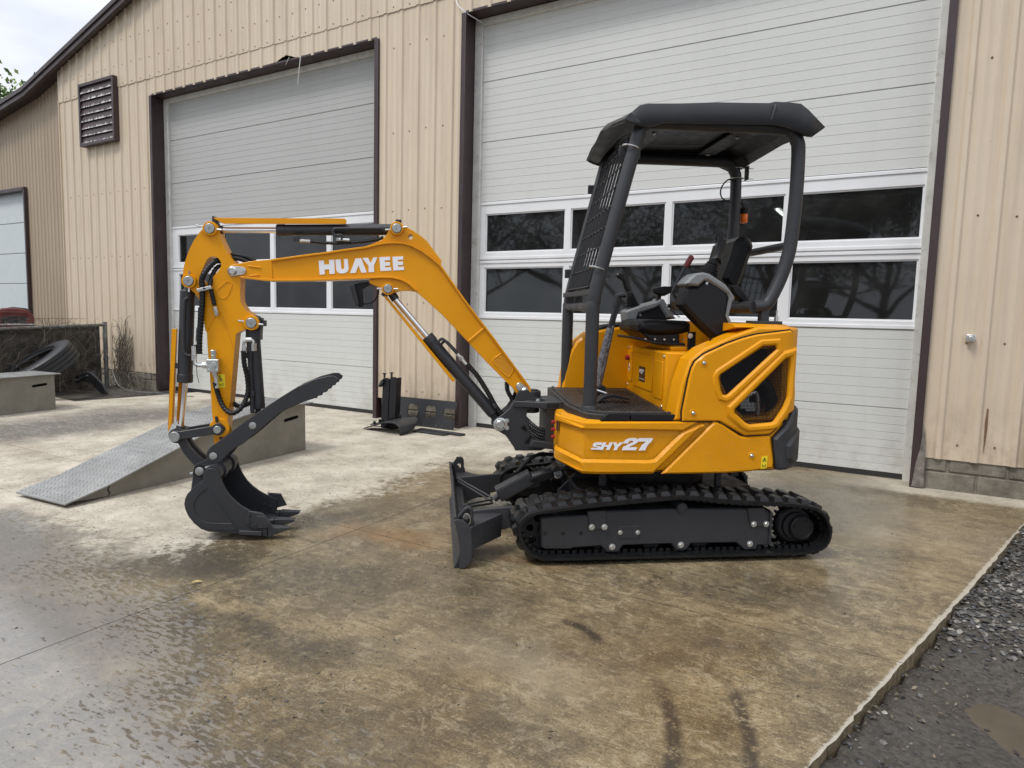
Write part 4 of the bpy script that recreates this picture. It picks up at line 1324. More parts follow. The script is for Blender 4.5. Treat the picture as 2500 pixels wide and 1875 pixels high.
# ------------------------------------------------------------------ steel loading ramps
def ramp(name, label, loc, rz, group):
    """foot of the ramp at the origin, running along +y, right edge at x = 0"""
    t = thing(name, label, 'ramp', loc, (math.atan(SLOPE), 0, rz), group)
    prof = [(0.0, 0.022), (0.30, 0.088), (0.62, 0.185), (1.00, 0.300), (1.36, 0.408), (1.66, 0.458), (2.36, 0.463)]
    W = 0.54
    V = []; F = []
    for y, z in prof:
        V += [(-W - 0.02, y, z), (0.045, y, z), (0.045, y, z + 0.010), (-W - 0.02, y, z + 0.010)]
    for i in range(len(prof) - 1):
        a, b = 4 * i, 4 * i + 4
        for j in range(4):
            F.append((a + j, a + (j + 1) % 4, b + (j + 1) % 4, b + j))
    F.append((3, 2, 1, 0)); e = 4 * (len(prof) - 1); F.append((e, e + 1, e + 2, e + 3))
    mb = MB(); mb.add(V, F)
    obj('deck_plate', mb, M['tread_plate'], t, smooth=25)
    # raised lozenges of the tread plate
    mb = MB()
    def top(y):
        for (a, za), (b, zb) in zip(prof, prof[1:]):
            if a <= y <= b:
                return za + (zb - za) * (y - a) / (b - a) + 0.010
        return prof[-1][1]
    r = random.Random(5)
    j = 0; y = 0.03
    while y < 2.34:
        x = -W + 0.008 + (0.022 if j % 2 else 0)
        while x < 0.035:
            s = 1 if (j % 2) else -1
            zt = top(y); dz = top(min(2.35, y + 0.01)) - zt
            du = Vector((0.0115 * s, 0.0115, 1.15 * dz)); dv = Vector((-0.0048, 0.0048 * s, 0.48 * dz * s))
            c = Vector((x, y, zt + 0.0004)); k = Vector((0, 0, 0.0050))
            mb.add([c - du, c - dv, c + du, c + dv, c - du * 0.4 + k, c + du * 0.4 + k], [(0, 1, 5, 4), (1, 2, 5), (2, 3, 4, 5), (3, 0, 4)])
            x += 0.044
        y += 0.0255; j += 1
    stuff(obj('tread_lozenges', mb, M['tread_plate'], t, smooth=0))
    for sx in (0.0, -W):
        mb = MB()
        out = [(0.245, 0.0), (2.30, 0.0), (2.30, 0.461), (1.66, 0.456), (1.36, 0.406), (1.00, 0.298), (0.62, 0.183), (0.30, 0.086), (0.02, 0.024)]
        slot = [(2.02, 0.325), (2.04, 0.31), (2.20, 0.325), (2.215, 0.342), (2.195, 0.357), (2.035, 0.343)]
        if sx == 0.0:
            # side sheet in two pieces with a ragged split between them
            p1 = [(0.245, 0.0), (2.30, 0.0), (2.30, 0.461), (1.66, 0.456), (1.36, 0.406), (1.00, 0.298), (0.62, 0.183), (0.335, 0.096), (0.342, 0.07), (0.330, 0.05), (0.345, 0.03), (0.332, 0.0)]
            p1 = p1[1:]
            p0 = [(0.02, 0.024), (0.325, 0.002), (0.333, 0.03), (0.320, 0.05), (0.330, 0.07), (0.322, 0.092)]
            prism(mb, p1, sx - 0.012, sx, holes=[slot], axis='x')
            mb2 = MB(); prism(mb2, p0, sx - 0.012, sx, axis='x'); obj('side_sheet', mb2, M['ramp_side'], t, bevel=0.001)
        else:
            prism(mb, out, sx, sx + 0.012, holes=[slot], axis='x')
        obj('side_sheet', mb, M['ramp_side'], t, bevel=0.001)
    mb = MB(); box(mb, (-W / 2, 2.295, 0.23), (W - 0.03, 0.010, 0.455)); obj('end_sheet', mb, M['ramp_side'], t, bevel=0.002)
    for yy in (0.9, 1.5):
        mb = MB(); box(mb, (-W / 2, yy, 0.06), (W - 0.03, 0.04, 0.04)); obj('cross_member', mb, M['ramp_side'], t, smooth=0)
    return t
RA = ramp('steel_ramp', 'worn tread plate ramp behind the yellow digger bucket, foot towards the viewer', (-4.93, 2.30, gz(2.30) + 0.002), math.radians(3.6), 'steel loading ramps')
def copy_tree(o, parent=None):
    c = o.copy(); COL.objects.link(c); c.parent = parent
    for ch in list(o.children):
        copy_tree(ch, c)
    return c
RB = copy_tree(RA)
RB.location = (-9.50, 2.20, gz(2.2) + 0.002)
RB.rotation_euler = (math.atan(SLOPE), 0, math.radians(4.0))
RB['label'] = 'grey steel ramp cut off by the left edge, its high end below the tyre'

# ------------------------------------------------------------------ loose attachments against the centre post
c_ = (-4.95, 6.3, 0.075)
pl = thing('slotted_steel_plate', 'wide dark steel plate with square holes leaning on the block base', 'steel plate', c_)
def rrect(x0, z0, x1, z1, r, n=4):
    o = []
    for cx, cz, a0 in ((x1 - r, z0 + r, -90), (x1 - r, z1 - r, 0), (x0 + r, z1 - r, 90), (x0 + r, z0 + r, 180)):
        for k in range(n + 1):
            a = math.radians(a0 + 90 * k / n); o.append((cx + r * math.cos(a), cz + r * math.sin(a)))
    return o
mb = MB()
prism(mb, [(-5.40, 0.08), (-4.535, 0.085), (-4.533, 0.185), (-4.66, 0.205), (-4.70, 0.23), (-4.705, 0.295), (-4.68, 0.318), (-4.53, 0.325), (-4.522, 0.345), (-4.520, 0.410), (-5.40, 0.405)], 6.35, 6.362,
      holes=[rrect(-5.24, 0.185, -5.08, 0.335, 0.045), rrect(-4.975, 0.185, -4.815, 0.335, 0.05)] + [[(x + 0.008 * math.cos(t), 0.108 + 0.008 * math.sin(t)) for t in (0, 1.05, 2.1, 3.14, 4.19, 5.24)] for x in (-4.98, -4.89, -4.80, -4.71, -4.61)])
mb.v = [(x, y - 0.02 + (z - 0.08) * 0.16, z) for x, y, z in mb.v]
ap('plate', mb, M['charcoal'], c_, pl, bevel=0.002)
c_ = (-5.25, 5.95, 0.075)
ch = thing('steel_channel_pair', 'two black steel channels standing upright side by side with bolts on top', 'steel channels', c_)
for k, (xa, xb) in enumerate(((-5.335, -5.235), (-5.222, -5.125))):
    mb = MB()
    prism(mb, [(xa, 5.98), (xb, 5.98), (xb, 6.07), (xb - 0.012, 6.07), (xb - 0.012, 5.992), (xa + 0.012, 5.992), (xa + 0.012, 6.07), (xa, 6.07)], 0.073, 0.655 + 0.018 * k, axis='z')
    mb.v = [(x - (z - 0.07) * 0.04, y + (z - 0.07) * 0.10, z) for x, y, z in mb.v]
    ap('channel', mb, M['black'], c_, ch, bevel=0.002)
for x_, z_ in ((-5.335, 0.66), (-5.225, 0.675)):
    mb = MB(); lathe(mb, (x_, 6.04, z_), (0, 0, 1), [(0, 0.011), (0.045, 0.013), (0.05, 0.024), (0.058, 0.026)], n=10); ap('bolt', mb, M['charcoal'], c_, ch)
mb = MB(); prism(mb, [(-5.40, 0.56), (-5.36, 0.63), (-5.33, 0.645), (-5.33, 0.60), (-5.36, 0.58), (-5.375, 0.55)], 6.00, 6.05); ap('hook', mb, M['charcoal'], c_, ch, bevel=0.003)
c_ = (-5.05, 5.85, 0.072)
br = thing('bent_bracket_plate', 'dark bent bracket plate with square studs lying on the concrete by the post', 'bracket plate', c_)
# spine profile running left to right, folded down at the right end
sp = [(-5.42, 0.085), (-5.24, 0.145), (-5.05, 0.205), (-4.93, 0.215), (-4.86, 0.205), (-4.815, 0.17), (-4.80, 0.12), (-4.83, 0.075)]
V = []; F = []
wid = [(5.78, 5.90), (5.74, 5.98), (5.70, 6.06), (5.70, 6.12), (5.70, 6.08), (5.70, 6.0), (5.70, 5.94), (5.72, 5.86)]
for (x, z), (ya, yb) in zip(sp, wid):
    V += [(x, ya, z), (x, yb, z + 0.01), (x, yb, z - 0.004), (x, ya, z - 0.014)]
for i in range(len(sp) - 1):
    a, b = 4 * i, 4 * i + 4
    for j in range(4):
        F.append((a + j, b + j, b + (j + 1) % 4, a + (j + 1) % 4))
F.append((0, 1, 2, 3)); e = 4 * (len(sp) - 1); F.append((e + 3, e + 2, e + 1, e))
mb = MB(); mb.add(V, F); ap('folded_plate', mb, M['charcoal'], c_, br, bevel=0.002)
mb = MB(); prism(mb, [(-5.50, 5.98), (-5.20, 6.02), (-5.15, 6.10), (-5.40, 6.06), (-5.52, 6.01)], 0.085, 0.098, axis='z'); mb.v = [(x, y, z + max(0, (x + 5.5)) * 0.25) for x, y, z in mb.v]; ap('second_plate', mb, M['charcoal'], c_, br, bevel=0.002)
for x_, y_ in ((-5.27, 5.80), (-5.17, 5.78), (-5.22, 5.88), (-5.10, 5.86), (-5.17, 5.99), (-5.06, 6.00)):
    z_ = 0.085 + (x_ + 5.42) * 0.33
    mb = MB(); box(mb, (x_, y_, z_ + 0.022), (0.026, 0.026, 0.032), Matrix.Rotation(0.4, 3, 'Z')); cyl(mb, (x_, y_, z_ + 0.03), (x_, y_, z_ + 0.046), 0.012, n=8); ap('stud', mb, M['black'], c_, br, bevel=0.002)
mb = MB()
for k in range(2):
    prism(mb, [(-4.86, 5.98 + 0.10 * k), (-4.42 + 0.16 * k, 5.98 + 0.10 * k), (-4.40 + 0.16 * k, 6.06 + 0.10 * k), (-4.86, 6.06 + 0.10 * k)], 0.076, 0.092 + 0.006 * k, axis='z')
tag(obj('flat_steel_bars', mb, M['charcoal'], bevel=0.003), 'two flat dark steel bars lying on the concrete before the leaning plate', 'steel bars')

# fallen leaves on the slab
def leaf(loc, rz, sc, label):
    mb = MB(); V = []; F = []
    n = 6
    for i in range(n + 1):
        u = i / n; w = 0.016 * math.sin(math.pi * min(1, u * 1.05)) ** 0.8 + 0.0008
        z = 0.010 * math.sin(u * 3.0) + 0.002
        V += [(u * 0.075 - 0.037, -w, z + 0.006), (u * 0.075 - 0.037, 0, z), (u * 0.075 - 0.037, w, z + 0.007)]
    for i in range(n):
        for j in range(2):
            a = 3 * i + j; F.append((a, a + 1, a + 4, a + 3))
    mb.add(V, F)
    o = obj('fallen_leaf', mb, M['pale_leaf'], smooth=60)
    o.location = loc; o.rotation_euler = (0, 0, rz); o.scale = (sc, sc, sc)
    return tag(o, label, 'leaf', 'fallen leaves on the slab')
M['pale_leaf'] = simple('pale_yellow_leaf', (0.42, 0.34, 0.14), 0.6, var=0.3, scale=40)
leaf((-3.02, 2.02, gz(2.02) + 0.001), 0.9, 0.75, 'small pale curled leaf lying by the long joint left of the blade')
leaf((-1.12, 1.12, gz(1.12) + 0.001), 0.2, 1.0, 'yellow leaf lying at the bottom edge of the slab')

# ------------------------------------------------------------------ excavator
# outlines below are metres in the machine's own frame: x towards its tail, y away from the near track, z up
S = {
 'boom_out': [(-2.6143,1.6079),(-2.6109,1.6282),(-2.5979,1.643),(-2.5767,1.6486),(-2.52,1.6609),(-2.4632,1.6719),(-2.3708,1.6809),(-2.1123,1.7244),(-2.0854,1.7267),(-1.9548,1.7506),(-1.8146,1.7731),(-1.753,1.7908),(-1.7,1.8021),(-1.6292,1.8077),(-1.5848,1.8046),(-1.5403,1.7936),(-1.4776,1.7634),(-1.4146,1.7207),(-1.3602,1.6756),(-1.3052,1.5979),(-1.2128,1.4714),(-1.1006,1.3272),(-1.0345,1.2452),(-0.9582,1.1442),(-0.8812,1.0421),(-0.7937,0.9279),(-0.7855,0.8995),(-0.7943,0.8682),(-0.8282,0.8519),(-0.8635,0.8631),(-0.8975,0.9102),(-0.9551,0.9664),(-1.0692,1.0777),(-1.1914,1.2061),(-1.3488,1.3686),(-1.4492,1.4574),(-1.5125,1.5102),(-1.5575,1.5523),(-1.6023,1.5746),(-1.6559,1.5858),(-1.7092,1.5854),(-1.8243,1.5782),(-2.0874,1.5613),(-2.1143,1.5596),(-2.3732,1.552),(-2.4231,1.5545),(-2.5081,1.5633),(-2.5434,1.5661),(-2.5785,1.5725),(-2.605,1.5849)],
 'boom_gusset': [(-1.8166,1.7749),(-1.7813,1.7883),(-1.7192,1.8141),(-1.6926,1.8414),(-1.6703,1.8819),(-1.657,1.9088),(-1.6304,1.9221),(-1.6019,1.9177),(-1.5814,1.9025),(-1.5233,1.8733),(-1.4784,1.8436),(-1.4468,1.8179),(-1.3968,1.7523),(-1.3566,1.7022),(-1.3619,1.6769),(-1.4147,1.7222),(-1.478,1.7652),(-1.541,1.7954),(-1.5857,1.8066),(-1.6303,1.8097),(-1.7015,1.804),(-1.7547,1.7926)],
 'boom_gusset_hole': [(-1.5447,1.854),(-1.534,1.849),(-1.5304,1.8385),(-1.5357,1.8276),(-1.5464,1.8237),(-1.5572,1.8288),(-1.5608,1.8393),(-1.5554,1.8492)],
 'boom_lug': [(-1.7998,1.5743),(-1.7866,1.5496),(-1.7376,1.531),(-1.7091,1.5199),(-1.7091,1.4974),(-1.693,1.4852),(-1.6661,1.4857),(-1.6437,1.5007),(-1.6078,1.5123),(-1.5583,1.5152),(-1.5113,1.509),(-1.5584,1.5531),(-1.6033,1.5754),(-1.6571,1.5867),(-1.7107,1.5863)],
 'boom_pocket': [(-1.0368,1.0874),(-1.0277,1.1043),(-0.9816,1.1384),(-0.9676,1.1385),(-0.9466,1.1183),(-0.8954,1.0421),(-0.8979,1.0252),(-0.9226,0.9874),(-0.9385,0.9835),(-0.9748,1.0133),(-1.0319,1.0735)],
 'boom_weld': [(-1.1915,1.2135),(-1.0838,1.3073),(-1.0725,1.2964),(-1.1803,1.2007)],
 'boom_tipweld': [(-2.3742,1.6778),(-2.3634,1.6796),(-2.3622,1.5559),(-2.373,1.5541)],
 'p_boomtip': (-2.5904,-0.025,1.6063),
 'p_boomtip2': (-2.5374,-0.025,1.6098),
 'p_boomtop': (-1.6275,-0.025,1.8853),
 'p_boomlug': (-1.6808,-0.025,1.5226),
 'p_foot': (-0.8234,-0.025,0.8936),
 'p_foot2': (-0.8581,-0.025,0.9275),
 'p_cylfoot': (-0.9804,-0.045,0.6876),
 'p_cylfoot_b1': (-0.9394,-0.045,0.7113),
 'p_cylfoot_b2': (-0.9385,-0.045,0.6667),
 'light_bracket': [(-1.9177,1.5347),(-1.8553,1.5577),(-1.8018,1.5635),(-1.8001,1.5392),(-1.8377,1.5176),(-1.8293,1.414),(-1.8633,1.4061),(-1.8825,1.4761),(-1.8929,1.5164)],
 'HU_H': [(-2.0929,1.6809),(-2.0616,1.6835),(-2.0602,1.6589),(-2.0306,1.6614),(-2.032,1.6869),(-2.0007,1.6904),(-1.998,1.6058),(-2.0294,1.6033),(-2.0309,1.6315),(-2.0587,1.629),(-2.0573,1.6008),(-2.0869,1.5983)],
 'HU_U': [(-1.9937,1.6897),(-1.9631,1.6923),(-1.9592,1.6404),(-1.954,1.6335),(-1.947,1.6345),(-1.9417,1.6408),(-1.9439,1.6946),(-1.9203,1.6961),(-1.9163,1.6344),(-1.9244,1.6183),(-1.9419,1.6099),(-1.9647,1.6076),(-1.9822,1.6151),(-1.989,1.629)],
 'HU_A': [(-1.8747,1.7),(-1.8413,1.7027),(-1.8083,1.6186),(-1.8409,1.616),(-1.8574,1.6607),(-1.8743,1.6142),(-1.9077,1.6116)],
 'HU_Ai': [(-1.8574,1.6483),(-1.8462,1.6167),(-1.8691,1.6153)],
 'HU_Y': [(-1.8352,1.7037),(-1.8008,1.7065),(-1.7842,1.6759),(-1.7691,1.7091),(-1.7444,1.7107),(-1.7657,1.6614),(-1.7641,1.6223),(-1.7968,1.6197),(-1.7975,1.6588)],
 'HU_E1': [(-1.7329,1.7119),(-1.6682,1.7163),(-1.6674,1.6959),(-1.7002,1.6933),(-1.7002,1.6817),(-1.6691,1.6843),(-1.6683,1.6639),(-1.6993,1.6613),(-1.6985,1.6507),(-1.6629,1.6534),(-1.6612,1.6338),(-1.726,1.6286)],
 'HU_E2': [(-1.6549,1.7167),(-1.59,1.7211),(-1.5891,1.7016),(-1.622,1.6989),(-1.622,1.6874),(-1.5909,1.69),(-1.5899,1.6695),(-1.6211,1.6669),(-1.6202,1.6563),(-1.5855,1.659),(-1.5837,1.6394),(-1.6487,1.6342)],
 'arm_out': [(-2.7515,1.8541),(-2.7803,1.8211),(-2.8094,1.7774),(-2.8352,1.7266),(-2.856,1.6723),(-2.8687,1.6324),(-2.8756,1.5927),(-2.8788,1.5566),(-2.8769,1.5313),(-2.8681,1.5117),(-2.851,1.5012),(-2.8356,1.4925),(-2.8118,1.4712),(-2.7917,1.4408),(-2.7786,1.4101),(-2.7661,1.3581),(-2.7653,1.3252),(-2.7638,1.2922),(-2.7593,1.2519),(-2.7501,1.2391),(-2.75,1.182),(-2.7468,1.108),(-2.7418,1.0337),(-2.7391,0.9404),(-2.7375,0.8466),(-2.7354,0.7561),(-2.7338,0.7495),(-2.7294,0.6471),(-2.7276,0.5594),(-2.742,0.5212),(-2.7481,0.4945),(-2.7434,0.4714),(-2.7274,0.4617),(-2.7091,0.4674),(-2.696,0.4865),(-2.6897,0.5172),(-2.6745,0.5477),(-2.6529,0.6127),(-2.6405,0.742),(-2.6307,0.8178),(-2.6325,0.7752),(-2.6091,0.99),(-2.5835,1.2324),(-2.5617,1.2476),(-2.5202,1.2638),(-2.497,1.2626),(-2.4735,1.2712),(-2.4588,1.2918),(-2.4565,1.3159),(-2.4686,1.3341),(-2.4862,1.3486),(-2.5037,1.363),(-2.5214,1.3711),(-2.542,1.4038),(-2.5528,1.4256),(-2.5545,1.4768),(-2.5491,1.5536),(-2.5451,1.5719),(-2.5751,1.6492),(-2.6023,1.6882),(-2.6293,1.7325),(-2.6492,1.7751),(-2.6622,1.8105),(-2.6667,1.839),(-2.6738,1.8709),(-2.6916,1.8853),(-2.7193,1.8872),(-2.7405,1.8758)],
 'arm_slot': [(-2.7396,1.6675),(-2.7216,1.6853),(-2.697,1.6903),(-2.6727,1.6801),(-2.6586,1.6578),(-2.6578,1.6343),(-2.6711,1.6105),(-2.7055,1.5716),(-2.7177,1.5514),(-2.7265,1.5367),(-2.7575,1.5305),(-2.7775,1.5402),(-2.7861,1.557),(-2.7806,1.5788),(-2.765,1.6099)],
 'arm_emb1': [(-2.688,1.4958),(-2.6338,1.5461),(-2.6196,1.549),(-2.6039,1.5432),(-2.5961,1.5306),(-2.5994,1.5123),(-2.6219,1.4608),(-2.6364,1.444),(-2.6542,1.4396),(-2.6717,1.4451),(-2.6853,1.463),(-2.6898,1.4812)],
 'arm_emb2': [(-2.7498,1.2392),(-2.6993,1.3411),(-2.6846,1.3597),(-2.6705,1.3607),(-2.6549,1.3474),(-2.6013,1.1506),(-2.6227,1.1504),(-2.6553,1.2646),(-2.6645,1.3197),(-2.678,1.3415),(-2.7408,1.2448)],
 'p_armtop': (-2.7108,-0.045,1.8501),
 'p_armlow': (-2.8393,-0.045,1.5418),
 'p_armlobe': (-2.4883,-0.045,1.3011),
 'p_link1': (-2.9428,-0.045,0.6133),
 'p_link2': (-2.6948,-0.045,0.6562),
 'p_piv': (-2.717,-0.045,0.4989),
 'p_thumbcyl': (-2.4839,-0.045,0.6845),
 'arm_block': [(-2.7403,1.0791),(-2.6753,1.082),(-2.6737,1.0109),(-2.7371,1.0066)],
 'arm_sticker': [(-2.7033,0.9887),(-2.6533,0.9891),(-2.6536,0.9093),(-2.7037,0.9078)],
 'hose_clamp': [(-2.7868,1.4959),(-2.7077,1.5172),(-2.7012,1.4992),(-2.7804,1.478)],
 'hoseA': [(-2.6226,1.6441),(-2.6639,1.6645),(-2.6952,1.6637),(-2.7275,1.627),(-2.7496,1.5834),(-2.7629,1.5472),(-2.7616,1.5077),(-2.7627,1.4716),(-2.7643,1.4173),(-2.7705,1.3473),(-2.7756,1.2926),(-2.7848,1.2195),(-2.7883,1.1609),(-2.7897,1.1131)],
 'hoseB': [(-2.656,1.6429),(-2.6911,1.6312),(-2.7095,1.5949),(-2.7176,1.5553),(-2.7192,1.5229),(-2.7125,1.487),(-2.7034,1.4402),(-2.6959,1.3969)],
 'hoseB_end': [(-2.6942,1.3933),(-2.6849,1.3499),(-2.6852,1.3398)],
 'hoseC': [(-2.7986,1.3868),(-2.8023,1.3209),(-2.8075,1.2658),(-2.812,1.2327)],
 'hoseD': [(-2.7002,0.9423),(-2.6962,0.8978),(-2.6802,0.8347),(-2.653,0.79),(-2.6182,0.7639),(-2.5861,0.764),(-2.5497,0.794),(-2.5233,0.854),(-2.5149,0.91),(-2.5167,0.9844),(-2.5257,1.0585),(-2.5267,1.1359)],
 'hoseE': [(-2.6316,0.803),(-2.6098,0.7857),(-2.5766,0.7838),(-2.5242,0.8073)],
 'fitE': [(-2.5289,1.1506),(-2.53,1.1763),(-2.5226,1.1911),(-2.5047,1.2005),(-2.4799,1.1991),(-2.4715,1.1808)],
 'hoseF': [(-2.4772,1.6708),(-2.531,1.6952),(-2.5849,1.7048),(-2.6388,1.7033),(-2.6716,1.684)],
 'hoseG': [(-2.5155,1.6647),(-2.5619,1.6818),(-2.6084,1.6842),(-2.6337,1.6762)],
 'armcyl_a': (-2.6691,0.04,1.8506),
 'armcyl_b': (-2.3431,0.04,1.8597),
 'armcyl_c': (-1.6464,0.04,1.8861),
 'bmcyl_b': (-1.4444,0.04,1.2321),
 'bkcyl_b': (-2.9042,0.04,0.9352),
 'bkcyl_a': (-2.8706,0.04,1.4897),
 'thcyl_a': (-2.4898,0.04,1.2582),
 'thcyl_b': (-2.4764,0.04,0.7723),
 'guard_arm': [(-2.6952,1.9113),(-1.9381,1.9318),(-1.9273,1.9227),(-1.9311,1.9044),(-2.6402,1.8825)],
 'guard_boom': [(-1.7102,1.4774),(-1.6968,1.4813),(-1.2642,0.9631),(-1.2808,0.9499)],
 'guard_bkt': [(-2.9554,1.2574),(-2.9273,1.2578),(-2.9748,0.6855),(-2.9963,0.6286),(-2.9965,0.6741)],
 'pipe_arm': [(-1.9571,1.8069),(-1.9568,1.8359),(-1.9918,1.8348),(-2.0073,1.8492),(-2.0037,1.8668),(-1.987,1.8744),(-1.9128,1.8776),(-1.7191,1.8856)],
 'hose_arm': [(-2.1487,1.7967),(-2.0358,1.7895),(-1.9309,1.7944),(-1.8253,1.8064),(-1.7369,1.8224),(-1.7103,1.8365)],
 'pipe_bkt': [(-2.8493,1.4442),(-2.869,1.4292),(-2.8764,1.3634),(-2.8834,1.2533),(-2.8855,1.1353),(-2.8757,1.1095),(-2.8513,1.1005),(-2.8261,1.1138),(-2.8181,1.1436),(-2.8174,1.1658)],
 'pipe_boom': [(-1.3748,1.1975),(-1.3639,1.2134),(-1.3381,1.2156),(-1.2542,1.1294)],
 'hose_boom': [(-1.1977,1.0647),(-1.1313,0.9902),(-1.0641,0.8868),(-1.0155,0.8015),(-0.9718,0.7443)],
 'hose_boom2': [(-0.9332,0.9449),(-0.9275,0.8922),(-0.8976,0.8347),(-0.8969,0.7961),(-0.9631,0.7381)],
 'bkt_side': [(-2.7504,0.3764),(-2.7522,0.3969),(-2.7456,0.4211),(-2.7329,0.4359),(-2.7153,0.4424),(-2.6978,0.4423),(-2.6787,0.4354),(-2.6635,0.4167),(-2.6552,0.396),(-2.649,0.3679),(-2.6308,0.3227),(-2.6037,0.2772),(-2.5693,0.239),(-2.5275,0.2044),(-2.4889,0.181),(-2.4163,0.1456),(-2.4182,0.0539),(-2.5563,0.0404),(-2.638,0.0473),(-2.7333,0.0571),(-2.775,0.075),(-2.8126,0.1097),(-2.8428,0.1525),(-2.859,0.1941),(-2.8642,0.228),(-2.8587,0.2579),(-2.8456,0.2877),(-2.8203,0.3155)],
 'bkt_shell': [(-2.7504,0.3764),(-2.8203,0.3155),(-2.8456,0.2877),(-2.8587,0.2579),(-2.8642,0.228),(-2.859,0.1941),(-2.8428,0.1525),(-2.8126,0.1097),(-2.775,0.075),(-2.7333,0.0571),(-2.638,0.0473),(-2.5563,0.0404),(-2.4187,0.0309)],
 'bkt_emb': [(-2.7572,0.3602),(-2.7302,0.3243),(-2.7357,0.3169),(-2.768,0.2911),(-2.7969,0.2577),(-2.8085,0.2241),(-2.8075,0.1977),(-2.7997,0.1675),(-2.7692,0.1312),(-2.7345,0.1135),(-2.6358,0.1081),(-2.5968,0.1074),(-2.5711,0.0688),(-2.5766,0.0632),(-2.6298,0.0642),(-2.7356,0.0757),(-2.7738,0.0934),(-2.8046,0.1223),(-2.8313,0.1642),(-2.8472,0.2134),(-2.8424,0.2545),(-2.8203,0.2917),(-2.7916,0.3175)],
 'bkt_stripe': [(-2.7284,0.3262),(-2.7214,0.328),(-2.5624,0.0611),(-2.5695,0.0604)],
 'bkt_cutter': [(-2.5115,0.1655),(-2.4933,0.1841),(-2.4613,0.1799),(-2.4116,0.1677),(-2.3941,0.1484),(-2.3595,0.0868),(-2.392,0.0778),(-2.4636,0.0734),(-2.5059,0.097),(-2.5189,0.12)],
 'bkt_cutter_in': [(-2.4486,0.1562),(-2.4024,0.1517),(-2.3676,0.0997),(-2.4214,0.0942)],
 'bkt_cut_b': [(-2.4911,0.1626),(-2.4964,0.1153),(-2.4541,0.0993)],
 'bkt_cutfar': [(-2.4811,0.1867),(-2.395,0.1786),(-2.3589,0.1019),(-2.4242,0.084)],
 'bkt_cutfar_b': [(-2.496,0.1634),(-2.5029,0.1158),(-2.4589,0.1006)],
 'bkt_wear': [(-2.5506,0.0642),(-2.4205,0.0579),(-2.4211,0.0293),(-2.5512,0.0394)],
 'tooth_ad': [(-2.4214,0.0731),(-2.3916,0.0745),(-2.3913,0.015),(-2.4224,0.0252)],
 'tooth_tip': [(-2.3879,0.0771),(-2.2639,0.0702),(-2.2739,0.055),(-2.3485,0.0295),(-2.3776,0.0166),(-2.3877,0.0149)],
 'bkt_ear': (-2.7026,-0.15,0.3965),
 'bkt_pin': (-2.8019,-0.045,0.4036),
 'bkt_hanger': [(-2.859,0.2848),(-2.8368,0.4244),(-2.8273,0.4434),(-2.7654,0.4766),(-2.7182,0.4962),(-2.6759,0.4615),(-2.6596,0.3962),(-2.6894,0.3619),(-2.7234,0.3083),(-2.775,0.2703)],
 'thumb': [(-2.7581,0.5023),(-2.7516,0.5272),(-2.7331,0.5536),(-2.6494,0.6139),(-2.5471,0.6968),(-2.4156,0.7912),(-2.3279,0.8518),(-2.2181,0.9223),(-2.1156,0.9682),(-2.035,0.9899),(-2.002,0.9902),(-1.9765,0.9707),(-1.984,0.9518),(-1.9972,0.9464),(-2.0003,0.9328),(-2.0173,0.9266),(-2.0225,0.9129),(-2.0431,0.906),(-2.047,0.8916),(-2.069,0.8854),(-2.0728,0.8718),(-2.0985,0.8664),(-2.106,0.8519),(-2.1133,0.8542),(-2.183,0.8297),(-2.2856,0.784),(-2.3443,0.746),(-2.4179,0.6816),(-2.4767,0.6286),(-2.5355,0.5794),(-2.5938,0.544),(-2.6304,0.5153),(-2.6527,0.485),(-2.6748,0.4623),(-2.7038,0.4511),(-2.7322,0.4566),(-2.7531,0.478)],
 'link_plate': [(-2.9765,0.6096),(-2.9721,0.634),(-2.9575,0.6482),(-2.9399,0.649),(-2.9118,0.6459),(-2.7191,0.6789),(-2.7027,0.6939),(-2.683,0.6958),(-2.6655,0.6826),(-2.6533,0.6675),(-2.6555,0.6524),(-2.6704,0.6297),(-2.6922,0.6184),(-2.7206,0.6253),(-2.9134,0.5955),(-2.9281,0.5775),(-2.9493,0.5775),(-2.9684,0.5889)],
 'link_curve': [(-2.9733,0.6114),(-2.9547,0.6378),(-2.9283,0.6302),(-2.8959,0.5886),(-2.8724,0.5429),(-2.838,0.5009),(-2.7962,0.4625),(-2.7866,0.4203),(-2.7985,0.382),(-2.8203,0.3746),(-2.8342,0.39),(-2.8474,0.4284),(-2.8751,0.4592),(-2.9093,0.5051),(-2.9343,0.5584)],
 'swing': [(-1.0232,0.6909),(-1.0096,0.724),(-0.9725,0.7477),(-0.9261,0.7856),(-0.8941,0.833),(-0.8762,0.8849),(-0.8625,0.9038),(-0.8107,0.9088),(-0.7795,0.8854),(-0.7623,0.8595),(-0.7338,0.8572),(-0.6907,0.8432),(-0.6897,0.8005),(-0.8079,0.7765),(-0.8164,0.7337),(-0.7921,0.7052),(-0.7847,0.6909),(-0.7982,0.6575),(-0.7852,0.6097),(-0.8227,0.5811),(-0.8174,0.5571),(-0.7169,0.5447),(-0.6736,0.5373),(-0.7163,0.5182),(-0.8809,0.519),(-0.8981,0.5526),(-0.9419,0.6148),(-1.0085,0.6553),(-1.0251,0.6672)],
 'blade_front': [(-1.2852,0.2766),(-1.2643,0.1948),(-1.2517,0.1323),(-1.247,0.0698),(-1.2526,0.0323),(-1.2783,-0.0206)],
 'blade_end': [(-1.2831,0.2727),(-1.2692,0.2783),(-1.2472,0.275),(-1.2189,0.258),(-1.1985,0.2287),(-1.1901,0.1934),(-1.1851,0.1184),(-1.1865,0.0684),(-1.1993,0.0268),(-1.2241,0.0015),(-1.253,-0.0053),(-1.2548,0.0491),(-1.2517,0.1323),(-1.2643,0.1948)],
